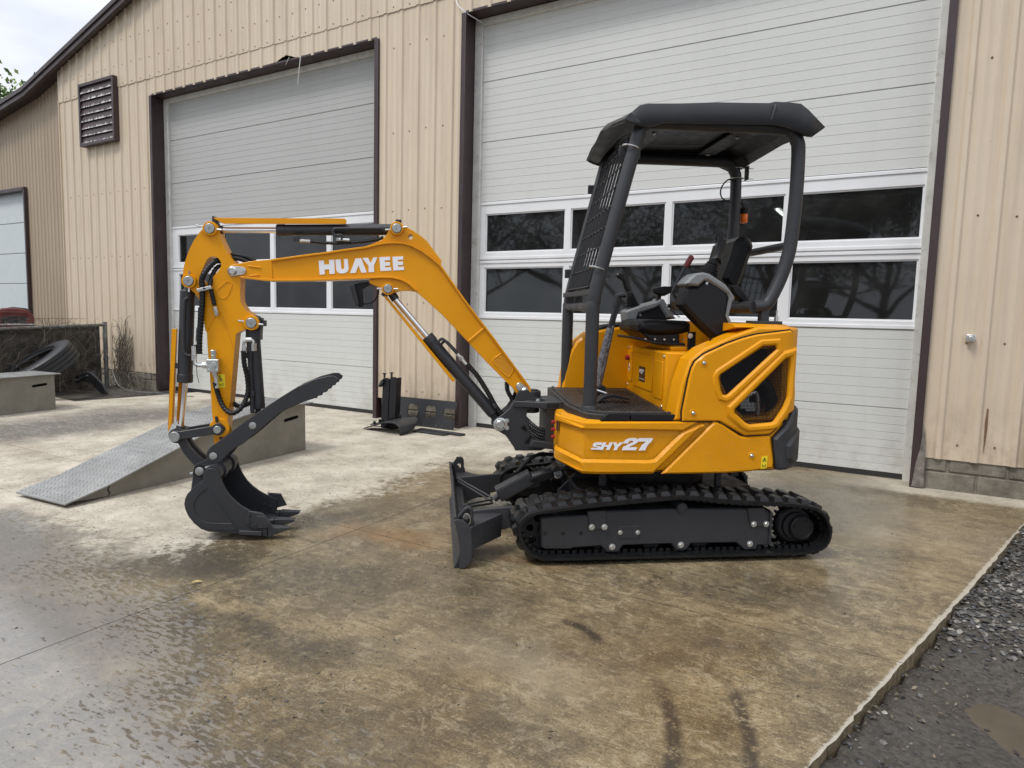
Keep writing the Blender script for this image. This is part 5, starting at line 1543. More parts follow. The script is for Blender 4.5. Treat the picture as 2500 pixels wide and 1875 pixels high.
 'blade_cyl': [(-1.0066,0.1887),(-0.9781,0.2129),(-0.763,0.3283),(-0.6035,0.3711)],
 'trk': [(-0.7334,0.0084),(-0.8179,0.0295),(-0.8819,0.0719),(-0.9201,0.1314),(-0.9417,0.1978),(-0.9355,0.254),(-0.8978,0.2956),(-0.8246,0.3179),(-0.6676,0.3362),(-0.481,0.3543),(-0.1972,0.377),(-0.0151,0.3919),(0.092,0.3829),(0.1904,0.3682),(0.3885,0.3501),(0.6389,0.3408),(0.7818,0.3212),(0.8562,0.2777),(0.9014,0.1928),(0.9053,0.1132),(0.8626,0.0522),(0.7425,0.012)],
 'trk_frame': [(-0.8059,0.2643),(-0.7153,0.2695),(-0.5267,0.2741),(-0.5274,0.2951),(-0.0856,0.3019),(0.499,0.2991),(0.5391,0.2719),(0.5433,0.0784),(0.4723,0.0779),(0.4637,0.0522),(0.3931,0.0517),(0.3401,0.0975),(0.0712,0.0982),(0.0453,0.0614),(0.0239,0.055),(-0.0157,0.0588),(-0.047,0.0987),(-0.3291,0.0949),(-0.3518,0.0585),(-0.3757,0.0532),(-0.422,0.0572),(-0.4588,0.0948),(-0.6206,0.0857),(-0.6251,0.0791),(-0.7762,0.0824),(-0.7972,0.0953)],
 'trk_bolts': [(-0.3928,0.0903),(0.0084,0.0935),(0.4216,0.0907),(-0.5163,0.2104),(-0.4439,0.2101),(0.4335,0.2111),(0.509,0.2108),(-0.3508,0.1746),(-0.2486,0.1737)],
 'trk_brk1': [(-0.5429,0.2997),(-0.4386,0.3029),(-0.4281,0.1953),(-0.5253,0.1952)],
 'trk_brk2': [(0.3907,0.3051),(0.496,0.3065),(0.5252,0.1947),(0.4174,0.1946)],
 'trk_plate': [(-0.3616,0.2076),(-0.2404,0.2093),(-0.2375,0.1376),(-0.359,0.1381)],
 'trk_holes': [(-0.7765,0.1732),(-0.675,0.1722),(-0.574,0.1731)],
 'trk_holes2': [(-0.7588,0.1021),(-0.7146,0.1021),(-0.6693,0.1021)],
 'spr': (0.7568,-0.58,0.1828),
 'hub': (0.7448,-0.66,0.1742),
 'roller': (0.0047,-0.63,0.3058),
 'body_plan': [(-0.655,-0.26),(-0.655,-0.32),(-0.565,-0.59),(0.56,-0.59),(0.5862,-0.5875),(0.6115,-0.5802),(0.635,-0.5682),(0.6558,-0.5521),(0.6733,-0.5323),(0.7042,-0.5092),(0.7494,-0.4317),(0.7869,-0.3503),(0.8165,-0.2656),(0.8378,-0.1784),(0.8507,-0.0896),(0.855,0.0)],
 'lower': [(0.1009,0.8417),(0.1434,0.8533),(0.2911,0.7995),(0.8964,0.8026),(1.117,0.7999),(1.1463,0.7874),(1.2583,0.7175),(1.2876,0.7104),(1.4216,0.72),(1.4366,0.7136),(1.4696,0.5758),(1.4696,0.5331),(1.3287,0.509),(1.184,0.496),(0.9683,0.4908),(0.7551,0.4906),(0.426,0.499),(0.3705,0.505),(0.2808,0.513),(0.1135,0.6135)],
 'low_field': [(0.3446,0.75),(0.7301,0.7461),(0.9063,0.7425),(0.8594,0.6871),(0.7581,0.5833),(0.7232,0.5766),(0.3446,0.5825)],
 'cover': [(0.9077,0.8026),(0.9051,0.8564),(0.9342,1.0414),(0.9488,1.1028),(0.968,1.1403),(1.0187,1.1816),(1.1428,1.2394),(1.2402,1.2747),(1.3175,1.2949),(1.5223,1.3222),(1.5487,1.3071),(1.575,1.154),(1.6203,0.9543),(1.6187,0.8547),(1.5487,0.8414),(1.446,0.7382),(1.4249,0.7256),(1.2799,0.7189),(1.2426,0.7385),(1.124,0.8027)],
 'win1': [(1.1104,1.053),(1.1182,1.0668),(1.3573,1.2286),(1.4289,1.2337),(1.4344,1.2159),(1.1654,0.9606),(1.1515,0.9537),(1.137,0.9571),(1.125,0.9811)],
 'win2': [(1.2121,0.8695),(1.496,1.1595),(1.5223,1.1665),(1.5223,0.947),(1.496,0.8852),(1.4454,0.805),(1.4277,0.798),(1.3048,0.7874),(1.2789,0.7979),(1.213,0.8536)],
 'bolts_body': [(1.0156,1.132),(0.9663,0.8482),(1.3282,0.6018)],
 'sticker2': [(1.3891,0.5972),(1.424,0.6013),(1.4212,0.5289),(1.3862,0.5249)],
 'SY_S': [(0.4534,0.6711),(0.4468,0.6629),(0.4205,0.6644),(0.4166,0.6589),(0.4429,0.6547),(0.4473,0.6478),(0.4387,0.6369),(0.3897,0.6385),(0.3949,0.648),(0.4253,0.6452),(0.4293,0.6493),(0.4015,0.6549),(0.3998,0.6659),(0.4098,0.6768),(0.4476,0.6794)],
 'SY_H': [(0.4573,0.678),(0.4767,0.6779),(0.4703,0.6628),(0.4896,0.6628),(0.496,0.6779),(0.514,0.6778),(0.4948,0.6352),(0.4754,0.6353),(0.4831,0.6532),(0.4651,0.6533),(0.4574,0.6354),(0.4394,0.6355)],
 'SY_Y': [(0.514,0.6778),(0.5348,0.6777),(0.5382,0.6626),(0.555,0.6777),(0.5765,0.6776),(0.5455,0.6516),(0.5378,0.6344),(0.5184,0.6344),(0.5261,0.6516)],
 'SY_2': [(0.5739,0.6721),(0.5843,0.6913),(0.6097,0.7023),(0.6445,0.7029),(0.6588,0.6953),(0.66,0.6815),(0.6437,0.6691),(0.6163,0.6568),(0.6047,0.6499),(0.6557,0.6497),(0.648,0.6332),(0.567,0.6335),(0.5734,0.6501),(0.6007,0.6651),(0.6294,0.6788),(0.6319,0.6857),(0.6193,0.6885),(0.6055,0.683),(0.6004,0.672)],
 'SY_7': [(0.6634,0.7022),(0.746,0.7019),(0.7397,0.6854),(0.7161,0.6633),(0.7013,0.6315),(0.6662,0.6317),(0.6819,0.66),(0.7061,0.6827),(0.6572,0.6829)],
 'rim': [(-0.045,0.12,0.803),(-0.012,0.12,1.011),(0.031,0.12,1.148),(0.106,0.12,1.21),(0.28,0.12,1.288),(0.427,0.12,1.338),(0.625,0.12,1.362)],
 'roof_n': [(0.7997,2.4829),(0.715,2.417),(0.6794,2.4153),(0.597,2.4504),(0.5074,2.4688),(0.1592,2.4599),(-0.1314,2.4538),(-0.1733,2.4438),(-0.215,2.4291),(-0.2864,2.4241),(-0.3592,2.4639)],
 'roof_top_n': [(-0.3592,2.4639),(-0.2788,2.5465),(-0.2372,2.5565),(0.1525,2.5839),(0.4816,2.5978),(0.5119,2.6042),(0.6575,2.603),(0.7997,2.4829)],
 'conN_dark': [(0.0647,1.5607),(0.1257,1.5621),(0.1848,1.6036),(0.286,1.5804),(0.332,1.5154),(0.3226,1.4045),(0.3801,1.2792),(0.2886,1.2444),(0.2159,1.2991),(0.1271,1.3789),(0.0467,1.4582),(0.055,1.5241)],
 'conN_trim': [(0.0543,1.5817),(0.0794,1.6113),(0.1159,1.6411),(0.1612,1.6481),(0.1998,1.6396),(0.3025,1.5802),(0.3603,1.512),(0.3615,1.49),(0.3451,1.4787),(0.3245,1.3899),(0.3869,1.2873),(0.3733,1.2812),(0.3126,1.3971),(0.3285,1.5003),(0.313,1.5293),(0.1865,1.6008),(0.1713,1.599),(0.1348,1.5676),(0.0585,1.5732)],
 'joyN_boot': [(0.1595,1.6503),(0.1737,1.6724),(0.2253,1.7101),(0.2356,1.7321),(0.2781,1.726),(0.295,1.6974),(0.2763,1.6167),(0.2296,1.6265)],
 'joyN_grip': [(0.2356,1.7321),(0.2536,1.7544),(0.2665,1.7982),(0.2745,1.8634),(0.3008,1.8714),(0.3237,1.8468),(0.3129,1.7923),(0.2854,1.7335),(0.295,1.6974),(0.2789,1.7115)],
 'conF_trim': [(-0.1272,1.4091),(-0.1174,1.4218),(-0.0065,1.4616),(0.0923,1.4887),(0.109,1.5042),(0.1398,1.4981),(0.1591,1.4565),(0.2242,1.3734),(0.1629,1.3723),(0.1068,1.4555),(0.0727,1.438),(-0.0344,1.4024),(-0.0498,1.3518),(-0.079,1.3218),(-0.1137,1.3255)],
 'conF_dark': [(-0.0344,1.4024),(0.0727,1.438),(0.111,1.4597),(0.1621,1.3892),(0.2331,1.3719),(0.1112,1.3545),(-0.007,1.2597),(-0.0418,1.2592),(-0.0918,1.3174),(-0.054,1.3475)],
 'joyF_boot': [(-0.1175,1.426),(-0.1044,1.5347),(-0.0709,1.5604),(-0.0575,1.5482),(-0.0025,1.4701)],
 'joyF_grip': [(-0.1862,1.6571),(-0.1697,1.674),(-0.135,1.6625),(-0.1079,1.6259),(-0.0882,1.56),(-0.1047,1.543),(-0.1229,1.5675),(-0.1376,1.617),(-0.1771,1.6408)],
 'cushion': [(-0.1629,1.3278),(-0.141,1.3581),(-0.0794,1.3667),(0.1393,1.3629),(0.1714,1.3484),(0.174,1.2955),(0.104,1.2793),(-0.013,1.27),(-0.0832,1.2728),(-0.1576,1.2904)],
 'backrest': [(0.3791,1.631),(0.4219,1.7487),(0.4487,1.8577),(0.4799,1.8856),(0.5206,1.8923),(0.5546,1.8725),(0.5695,1.8303),(0.5456,1.7442),(0.5037,1.6105),(0.4812,1.5709),(0.4244,1.5539)],
 'backside': [(0.4093,1.5643),(0.4633,1.7308),(0.5034,1.7244),(0.4994,1.6567),(0.457,1.5654)],
 'armrestN': [(0.3813,1.5803),(0.4241,1.585),(0.4689,1.5563),(0.5287,1.4793),(0.5136,1.4677),(0.4654,1.4817),(0.3996,1.5325)],
 'armrestF': [(0.0551,1.57),(0.1361,1.5867),(0.2095,1.5859),(0.2022,1.5567),(0.139,1.5222),(0.1131,1.5217),(0.0608,1.5371)],
 'seatbase': [(-0.1605,1.2679),(0.1047,1.2642),(0.1151,1.2113),(-0.0028,1.2173),(-0.082,1.2464)],
 'lever_red': [(0.1015,1.4755),(0.0635,1.5276),(0.0697,1.5654),(0.1344,1.6948)],
 'lever_red_grip': [(0.1345,1.691),(0.1745,1.7595)],
 'travel1': [(-0.3412,0.9257),(-0.333,1.0469),(-0.2763,1.3038),(-0.2407,1.4473),(-0.2348,1.5106),(-0.1863,1.5235)],
 'travel2': [(-0.314,0.9191),(-0.2932,1.0422),(-0.2364,1.319),(-0.2,1.4565),(-0.1979,1.5126),(-0.1568,1.5215)],
 'EXC_O': (-1.4448,4.2151,0.0506),
 'EXC_X': (0.7965,0.6045,0.0073),
 'EXC_Y': (-0.6046,0.7965,0.0096),
 'EXC_Z': (0.0,-0.012,0.9999),
}
EX, EY, EZ, EO = (Vector(S[k]) for k in ('EXC_X', 'EXC_Y', 'EXC_Z', 'EXC_O'))
exc = thing('mini_excavator', 'yellow and charcoal mini excavator on rubber tracks with canopy and raised boom', 'excavator')
exc.matrix_world = Matrix(((EX.x, EY.x, EZ.x, EO.x), (EX.y, EY.y, EZ.y, EO.y), (EX.z, EY.z, EZ.z, EO.z), (0, 0, 0, 1)))
def ep(name, mb, mat, parent=None, **kw):
    return obj(name, mb, M[mat] if isinstance(mat, str) else mat, parent or exc, **kw)
def pr(out, a0, a1, holes=(), bev=0.0, axis='y'):
    mb = MB(); prism(mb, out, a0, a1, holes, axis, bev); return mb
def cy(p0, p1, r0, r1=None, n=24, bev=0.0):
    mb = MB(); cyl(mb, p0, p1, r0, r1, n, True, bev); return mb
def at(p, y):
    return (p[0], y, p[2])
def on(o, y):
    return [(x, y, z) for x, z in o]
def circ(c, r, n=16):
    return [(c[0] + r * math.cos(2 * math.pi * k / n), c[1] + r * math.sin(2 * math.pi * k / n)) for k in range(n)]
def hexbolt(mb, p, r=0.011, h=0.009, d=(0, -1, 0), washer=True):
    p = Vector(p); d = Vector(d)
    if washer:
        cyl(mb, p, p + d * 0.003, r * 1.35, n=14)
    cyl(mb, p, p + d * h, r, r * 0.96, n=6, bev=0.0012)
def pin_boss(parent, c, y, r, yel='yellow', ring=True):
    """bearing boss with a steel pin end and grease nipple, on a plate facing -y"""
    mb = MB(); lathe(mb, (c[0], y + 0.004, c[2]), (0, -1, 0), [(0, r), (0.018, r), (0.024, r * 0.93), (0.024, r * 0.74), (0.017, r * 0.72)], n=28)
    ep('pin_boss', mb, yel, parent)
    mb = MB(); lathe(mb, (c[0], y - 0.012, c[2]), (0, -1, 0), [(0, r * 0.68), (0.012, r * 0.68), (0.015, r * 0.60), (0.015, r * 0.10), (0.010, r * 0.06)], n=24)
    ep('pin', mb, 'pin', parent)

def track_path(out, n):
    P = [Vector(p) for p in out]
    L = [0]
    for i in range(len(P)):
        L.append(L[-1] + (P[(i + 1) % len(P)] - P[i]).length)
    tot = L[-1]; res = []
    for k in range(n):
        d = tot * k / n; i = 0
        while L[i + 1] < d:
            i += 1
        t = (d - L[i]) / (L[i + 1] - L[i])
        res.append(P[i].lerp(P[(i + 1) % len(P)], t))
    for _ in range(3):
        res = [(res[i - 1] + res[i] * 2 + res[(i + 1) % n]) / 4 for i in range(n)]
    return res, tot

TR = [(x, max(z, 0.027)) for x, z in S['trk']]
if area2(TR) < 0:
    TR = TR[::-1]
NPITCH = 48
path, total = track_path(TR, NPITCH * 4)
def tnorm(i):
    a, b = path[i - 1], path[(i + 1) % len(path)]
    d = (b - a).normalized()
    return d, Vector((d.y, -d.x))     # outward for a counter-clockwise loop in (x,z)

def lug_mesh(name, base, topf, h):
    """tapered tread lug: base outline (t,y) and top outline scaled about its centre"""
    n = len(base); cx = sum(p[0] for p in base) / n; cy_ = sum(p[1] for p in base) / n
    V = [(p[0], p[1], -0.003) for p in base] + [(cx + (p[0] - cx) * topf[0] + topf[2], cy_ + (p[1] - cy_) * topf[1], h) for p in base]
    F = [tuple(range(n))[::-1], tuple(range(n, 2 * n))] + [(i, (i + 1) % n, n + (i + 1) % n, n + i) for i in range(n)]
    mb = MB(); mb.add(V, F)
    return mesh_of(name, mb, M['rubber'], 20)
# outer edge lug and inner arrow lug (near track); y grows away from the viewer
LUG_A = lug_mesh('track_lug', [(-0.034, 0.022), (0.026, 0.022), (0.034, 0.066), (0.018, 0.118), (-0.018, 0.118), (-0.042, 0.066)], (0.66, 0.72, 0.0), 0.021)
LUG_B = lug_mesh('track_lug', [(-0.030, 0.150), (0.012, 0.140), (0.040, 0.175), (0.036, 0.250), (0.006, 0.285), (-0.036, 0.262)], (0.64, 0.74, 0.0), 0.021)
def build_track(y0, sgn):
    """y0: outer face; sgn +1 for the near track (belt runs towards +y)"""
    W = 0.30; mb = MB()
    n = len(path)
    sec = [(0.0, -0.004), (0.012, 0.0), (W - 0.012, 0.0), (W, -0.004), (W, -0.020), (W * 0.62, -0.026), (W * 0.38, -0.026), (0.0, -0.020)]
    V = []; F = []
    for i in range(n):
        d, nr = tnorm(i)
        for y, o in sec:
            p = path[i] + nr * o
            V.append((p.x, y0 + sgn * y, p.y))
    m = len(sec)
    for i in range(n):
        j = (i + 1) % n
        for k in range(m):
            l = (k + 1) % m
            q = (i * m + k, j * m + k, j * m + l, i * m + l)
            F.append(q if sgn < 0 else q[::-1])
    mb.add(V, F)
    tr = ep('rubber_track', mb, 'rubber', smooth=50)
    # inner drive lugs, rim bead
    mb = MB()
    for k in range(NPITCH * 2):
        i = k * 2
        d, nr = tnorm(i); p = path[i] - nr * 0.030
        ang = math.atan2(d.y, d.x)
        rot = Matrix(((d.x, 0, nr.x), (0, 1, 0), (d.y, 0, nr.y)))
        box(mb, (p.x, y0 + sgn * 0.085, p.y), (0.026, 0.05, 0.022), rot)
        box(mb, (p.x, y0 + sgn * 0.215, p.y), (0.026, 0.05, 0.022), rot)
        q = path[i] - nr * 0.013
        box(mb, (q.x, y0 + sgn * 0.0, q.y), (0.030, 0.006, 0.008), rot)
    stuff(ep('drive_lugs', mb, 'rubber', tr, smooth=0))
    for k in range(NPITCH):
        for me, off in ((LUG_A, 0), (LUG_B, 2)):
            i = (k * 4 + off) % n
            d, nr = tnorm(i); p = path[i]
            o = bpy.data.objects.new('track_lug', me); COL.objects.link(o); o.parent = tr
            # local axes: x along travel, y across, z outward
            o.matrix_local = Matrix(((d.x, 0, nr.x, p.x), (0, sgn, 0, y0), (d.y, 0, nr.y, p.y), (0, 0, 0, 1)))
    return tr
build_track(-0.68, 1)
build_track(0.68, -1)

for sgn in (-1, 1):
    yo = 0.68 * sgn     # outer face
    def Y(d):
        return yo - sgn * d      # d metres inboard of the outer face
    fr = ep('track_frame', pr(S['trk_frame'], Y(0.040), Y(0.25), bev=0.008), 'charcoal')
    # folded top of the frame
    if sgn < 0:
        mb = MB()
        bl = S['trk_bolts']
        for x, z in bl[:3]:
            hexbolt(mb, (x, Y(0.040), z), 0.014, 0.014)
        for x, z in bl[3:7]:
            hexbolt(mb, (x, Y(0.030), z), 0.013, 0.012)
        for x, z in bl[7:]:
            hexbolt(mb, (x, Y(0.036), z), 0.010, 0.008)
        ep('frame_bolts', mb, 'zinc', fr)
        ep('lifting_bracket', pr(S['trk_brk1'], Y(0.030), Y(0.10), bev=0.004), 'charcoal', fr)
        ep('lifting_bracket', pr(S['trk_brk2'], Y(0.030), Y(0.10), bev=0.004), 'charcoal', fr)
        ep('access_plate', pr(S['trk_plate'], Y(0.036), Y(0.045), bev=0.002), 'charcoal', fr)
        mb = MB()
        for x, z in S['trk_holes']:
            lathe(mb, (x, Y(0.041), z), (0, -1, 0), [(0, 0.016), (0.002, 0.0155), (0.002, 0.012), (0.001, 0.0115), (0.001, 0.0)], n=20)
        ep('plugs', mb, 'charcoal', fr)
        mb = MB()
        for x, z in S['trk_holes2']:
            cyl(mb, (x, Y(0.0395), z), (x, Y(0.0388), z), 0.0065, n=12)
        ep('drain_holes', mb, 'ink', fr, smooth=0)
        # lip at the rear end of the frame
        mb = MB(); x1 = max(p[0] for p in S['trk_frame'])
        prism(mb, [(x1 - 0.012, 0.085), (x1 + 0.004, 0.085), (x1 + 0.004, 0.275), (x1 - 0.012, 0.290)], Y(0.030), Y(0.26)); ep('end_flange', mb, 'charcoal', fr, bevel=0.003)
    # sprocket with hub motor
    sx, sz = S['hub'][0], S['spr'][2] + 0.0
    cxs, czs = 0.735, 0.178
    mb = MB()
    out = []
    for k in range(22):
        a = 2 * math.pi * k / 22
        for da, r in ((-0.10, 0.112), (-0.045, 0.133), (0.045, 0.133), (0.10, 0.112)):
            out.append((cxs + r * math.cos(a + da), czs + r * math.sin(a + da)))
    prism(mb, out, Y(0.135), Y(0.165)); ep('sprocket', mb, 'black', bevel=0.002)
    mb = MB(); lathe(mb, (cxs - 0.02, Y(0.13), czs + 0.005), (0, sgn, 0), [(0, 0.112), (0.030, 0.112), (0.042, 0.100), (0.044, 0.080), (0.060, 0.078)], n=32)
    mo = ep('drive_motor', mb, 'black')
    mb = MB(); lathe(mb, (S['hub'][0], Y(0.085), S['hub'][2]), (0, sgn, 0), [(0, 0.072), (0.030, 0.072), (0.036, 0.066), (0.036, 0.060), (0.033, 0.058)], n=30)
    hc = ep('hub_cover', mb, 'black', mo)
    if sgn < 0:
        mb = MB()
        for a in (2.9, 4.3, 1.0):
            hexbolt(mb, (S['hub'][0] + 0.045 * math.cos(a), Y(0.052), S['hub'][2] + 0.045 * math.sin(a)), 0.008, 0.006, (0, sgn, 0), False)
        ep('hub_plugs', mb, 'black', mo)
    # idler wheel
    ix, iz = -0.775, 0.170
    mb = MB()
    prism(mb, circ((ix, iz), 0.128, 36), Y(0.10), Y(0.20), holes=[circ((ix + 0.082 * math.cos(a), iz + 0.082 * math.sin(a)), 0.020, 12) for a in [2 * math.pi * (k + 0.25) / 7 for k in range(7)]])
    idl = ep('idler_wheel', mb, 'black', bevel=0.003)
    mb = MB(); prism(mb, circ((ix, iz), 0.130, 36), Y(0.085), Y(0.215), holes=[circ((ix, iz), 0.108, 36)]); ep('idler_rim', mb, 'black', idl, bevel=0.004)
    ep('idler_hub', cy((ix, Y(0.07), iz), (ix, Y(0.23), iz), 0.035), 'black', idl)
    mb = MB(); lathe(mb, (S['roller'][0], Y(0.22), S['roller'][2] + 0.004), (0, sgn, 0), [(0, 0.032), (0.185, 0.032), (0.190, 0.029), (0.190, 0.025), (0.186, 0.023)], n=26)
    ep('carrier_roller', mb, 'charcoal')
    for k in range(4):
        x = -0.44 + 0.29 * k
        ep('track_roller', cy((x, Y(0.09), 0.085), (x, Y(0.22), 0.085), 0.048, n=20, bev=0.004), 'black')

# undercarriage between the tracks
mb = MB()
prism(mb, [(-0.55, -0.36), (-0.30, -0.44), (0.35, -0.44), (0.55, -0.36), (0.55, 0.36), (0.35, 0.44), (-0.30, 0.44), (-0.55, 0.36)], 0.20, 0.36, axis='z', bev=0.01)
for s in (-1, 1):
    prism(mb, [(-0.62, 0.28), (-0.50, 0.40), (-0.28, 0.42), (-0.15, 0.36), (-0.15, 0.22), (-0.60, 0.20)], s * 0.13 - 0.012, s * 0.13 + 0.012)
    prism(mb, [(-0.66, 0.16), (-0.62, 0.30), (-0.40, 0.33), (-0.30, 0.20)], s * 0.36 - 0.012, s * 0.36 + 0.012)
und = ep('undercarriage', mb, 'black', bevel=0.003)
ep('slew_ring', cy((0, 0, 0.36), (0, 0, 0.47), 0.36, n=48, bev=0.006), 'black', und)
mb = MB()
for k in range(24):
    a = 2 * math.pi * k / 24
    hexbolt(mb, (0.335 * math.cos(a), 0.335 * math.sin(a), 0.42), 0.010, 0.05, (0, 0, 1), False)
ep('ring_bolts', mb, 'charcoal', und)
mb = MB(); cyl(mb, (-0.37, -0.30, 0.40), (-0.37, -0.30, 0.46), 0.022, n=6); cyl(mb, (-0.37, -0.30, 0.36), (-0.37, -0.30, 0.41), 0.027, n=20); cyl(mb, (0.34, -0.34, 0.36), (0.34, -0.34, 0.46), 0.022, n=8); box(mb, (0.43, -0.36, 0.44), (0.05, 0.04, 0.03))
ep('grease_fittings', mb, 'charcoal_rough', und)

# ------------------------------------------------------------------ dozer blade
bf = S['blade_front']
zb = [(x, z) for x, z in bf]
front = [(-1.287, 0.288), (-1.268, 0.215), (-1.255, 0.150), (-1.252, 0.095), (-1.262, 0.040), (-1.284, 0.004)]
mb = MB()
prism(mb, front + [(x + 0.016, z) for x, z in front[::-1]], -0.672, 0.672)
blade = ep('dozer_blade', mb, 'charcoal_rough', bevel=0.002)
for s in (-1, 1):
    mb = MB(); prism(mb, [(x, max(z, 0.004)) for x, z in S['blade_end']], s * 0.674, s * 0.690, bev=0.002); ep('end_plate', mb, 'charcoal_rough', blade)
mb = MB(); prism(mb, [(-1.278, 0.002), (-1.262, 0.002), (-1.244, 0.045), (-1.256, 0.050)], -0.672, 0.672); ep('cutting_edge', mb, 'charcoal_rough', blade, bevel=0.002)
mb = MB()
prism(mb, [(-1.245, 0.05), (-1.18, 0.06), (-1.165, 0.10), (-1.20, 0.17), (-1.245, 0.18)], -0.67, 0.67); ep('back_box', mb, 'charcoal_rough', blade, bevel=0.003)
mb = MB()
for z0, z1 in ((0.200, 0.150), (0.218, 0.175)):
    for s in (-1, 1):
        tube(mb, [(-1.23, s * 0.32, z0 + 0.03), (-1.02, s * 0.02, z1 + 0.02)], 0.007, n=6)
ep('stiffener_bars', mb, 'charcoal_rough', blade)
for s in (-1, 1):
    # lifting ear : bent round bar with a plate
    mb = MB(); tube(mb, [(-1.262, s * 0.63, 0.268), (-1.225, s * 0.63, 0.315), (-1.205, s * 0.63, 0.325), (-1.192, s * 0.63, 0.315), (-1.188, s * 0.63, 0.285), (-1.188, s * 0.63, 0.235)], 0.011, n=10, smooth=3)
    ep('lifting_eye', mb, 'charcoal', blade)
    mb = MB(); prism(mb, [(-1.25, 0.18), (-1.155, 0.17), (-1.165, 0.22), (-1.195, 0.33), (-1.23, 0.34), (-1.255, 0.29)], s * 0.60, s * 0.612, holes=[circ((-1.215, 0.27), 0.018)]); ep('ear_plate', mb, 'charcoal_rough', blade, bevel=0.002)
    mb = MB(); tube(mb, [(-1.215 + 0.02 * math.cos(a), s * 0.645, 0.262 + 0.035 * math.sin(a)) for a in [k * math.pi / 5 for k in range(11)]], 0.004, n=6); ep('shackle_ring', mb, 'zinc', blade)
# push arms
for s in (-1, 1):
    mb = MB(); prism(mb, [(-1.235, 0.235), (-1.06, 0.252), (-0.60, 0.285), (-0.30, 0.300), (-0.30, 0.180), (-0.60, 0.165), (-0.95, 0.135), (-1.02, 0.120), (-1.18, 0.060), (-1.235, 0.060)], s * 0.40 - 0.014, s * 0.40 + 0.014)
    ep('push_arm', mb, 'charcoal_rough', blade, bevel=0.003)
    mb = MB(); prism(mb, [(-1.24, s * 0.66), (-1.19, s * 0.66), (-1.0, s * 0.43), (-1.0, s * 0.395), (-1.24, s * 0.395)], 0.09, 0.225, axis='z'); ep('arm_gusset', mb, 'charcoal_rough', blade, bevel=0.005)
# blade ram
a, b, c, d = (Vector((x, 0.0, z)) for x, z in S['blade_cyl'])
ep('ram_rod', cy(a, b, 0.020), 'charcoal_rough', blade)
mb = MB(); cyl(mb, b, c, 0.045, n=20, bev=0.004); cyl(mb, c, d, 0.036, n=20)
ep('blade_ram', mb, 'charcoal_rough', blade)
mb = MB()
_dir = (c - b).normalized(); _up = Vector((-_dir.z, 0, _dir.x))
p0 = b + _up * 0.048; p1 = c + _up * 0.048
prism(mb, [(p0.x, p0.z), (p1.x, p1.z), (p1.x + _up.x * 0.008, p1.z + _up.z * 0.008), (p0.x + _up.x * 0.008, p0.z + _up.z * 0.008)], -0.05, 0.05)
prism(mb, [(p0.x, p0.z), (p1.x, p1.z), (p1.x - _up.x * 0.075, p1.z - _up.z * 0.075), (p0.x - _up.x * 0.075, p0.z - _up.z * 0.075)], -0.052, -0.046)
ep('ram_cover', mb, 'charcoal_rough', blade, bevel=0.003)
mb = MB(); lathe(mb, (d.x, -0.06, d.z), (0, 1, 0), [(0, 0.045), (0.12, 0.045)], n=24); ep('ram_eye', mb, 'black', blade)
mb = MB(); lathe(mb, (d.x, -0.060, d.z), (0, -1, 0), [(0, 0.030), (0.010, 0.030), (0.014, 0.024)], n=20); ep('ram_pin', mb, 'zinc', blade)
mb = MB(); tube(mb, [(c.x - 0.02, -0.06, c.z + 0.0), (c.x + 0.05, -0.075, c.z + 0.035), (d.x + 0.02, -0.085, d.z + 0.04), (d.x + 0.10, -0.085, d.z + 0.03), (d.x + 0.17, -0.08, d.z - 0.02), (d.x + 0.30, -0.06, d.z - 0.02)], 0.011, n=8, smooth=5, rib=0.14, pitch=0.010); ep('ram_hose', mb, 'hose', blade)
mb = MB(); tube(mb, [(c.x - 0.10, 0.03, c.z + 0.03), (c.x + 0.02, 0.03, c.z + 0.14), (d.x + 0.0, 0.03, d.z + 0.10), (d.x + 0.12, 0.03, d.z + 0.06), (d.x + 0.28, 0.03, d.z + 0.04)], 0.012, n=8, smooth=5); ep('ram_hose', mb, 'hose', blade)

# ------------------------------------------------------------------ slew body
PLAN = [Vector(p) for p in S['body_plan']]
CUM = [0.0]
for a, b in zip(PLAN, PLAN[1:]):
    CUM.append(CUM[-1] + (b - a).length)
NRM = []
for i in range(len(PLAN)):
    n_ = Vector((0, 0))
    for j in (i - 1, i):
        if 0 <= j < len(PLAN) - 1:
            e = (PLAN[j + 1] - PLAN[j]).normalized(); n_ += Vector((e.y, -e.x))
    NRM.append(n_.normalized())
def bend(s, off, z):
    s = max(0.0, min(s, CUM[-1] - 1e-6)); i = 0
    while CUM[i + 1] < s:
        i += 1
    t = (s - CUM[i]) / (CUM[i + 1] - CUM[i])
    p = PLAN[i].lerp(PLAN[i + 1], t); e = (PLAN[i + 1] - PLAN[i]).normalized(); n0 = Vector((e.y, -e.x))
    if i >= 3:
        n0 = NRM[i].lerp(NRM[i + 1], t).normalized()
    return (p.x + n0.x * off, p.y + n0.y * off, z)
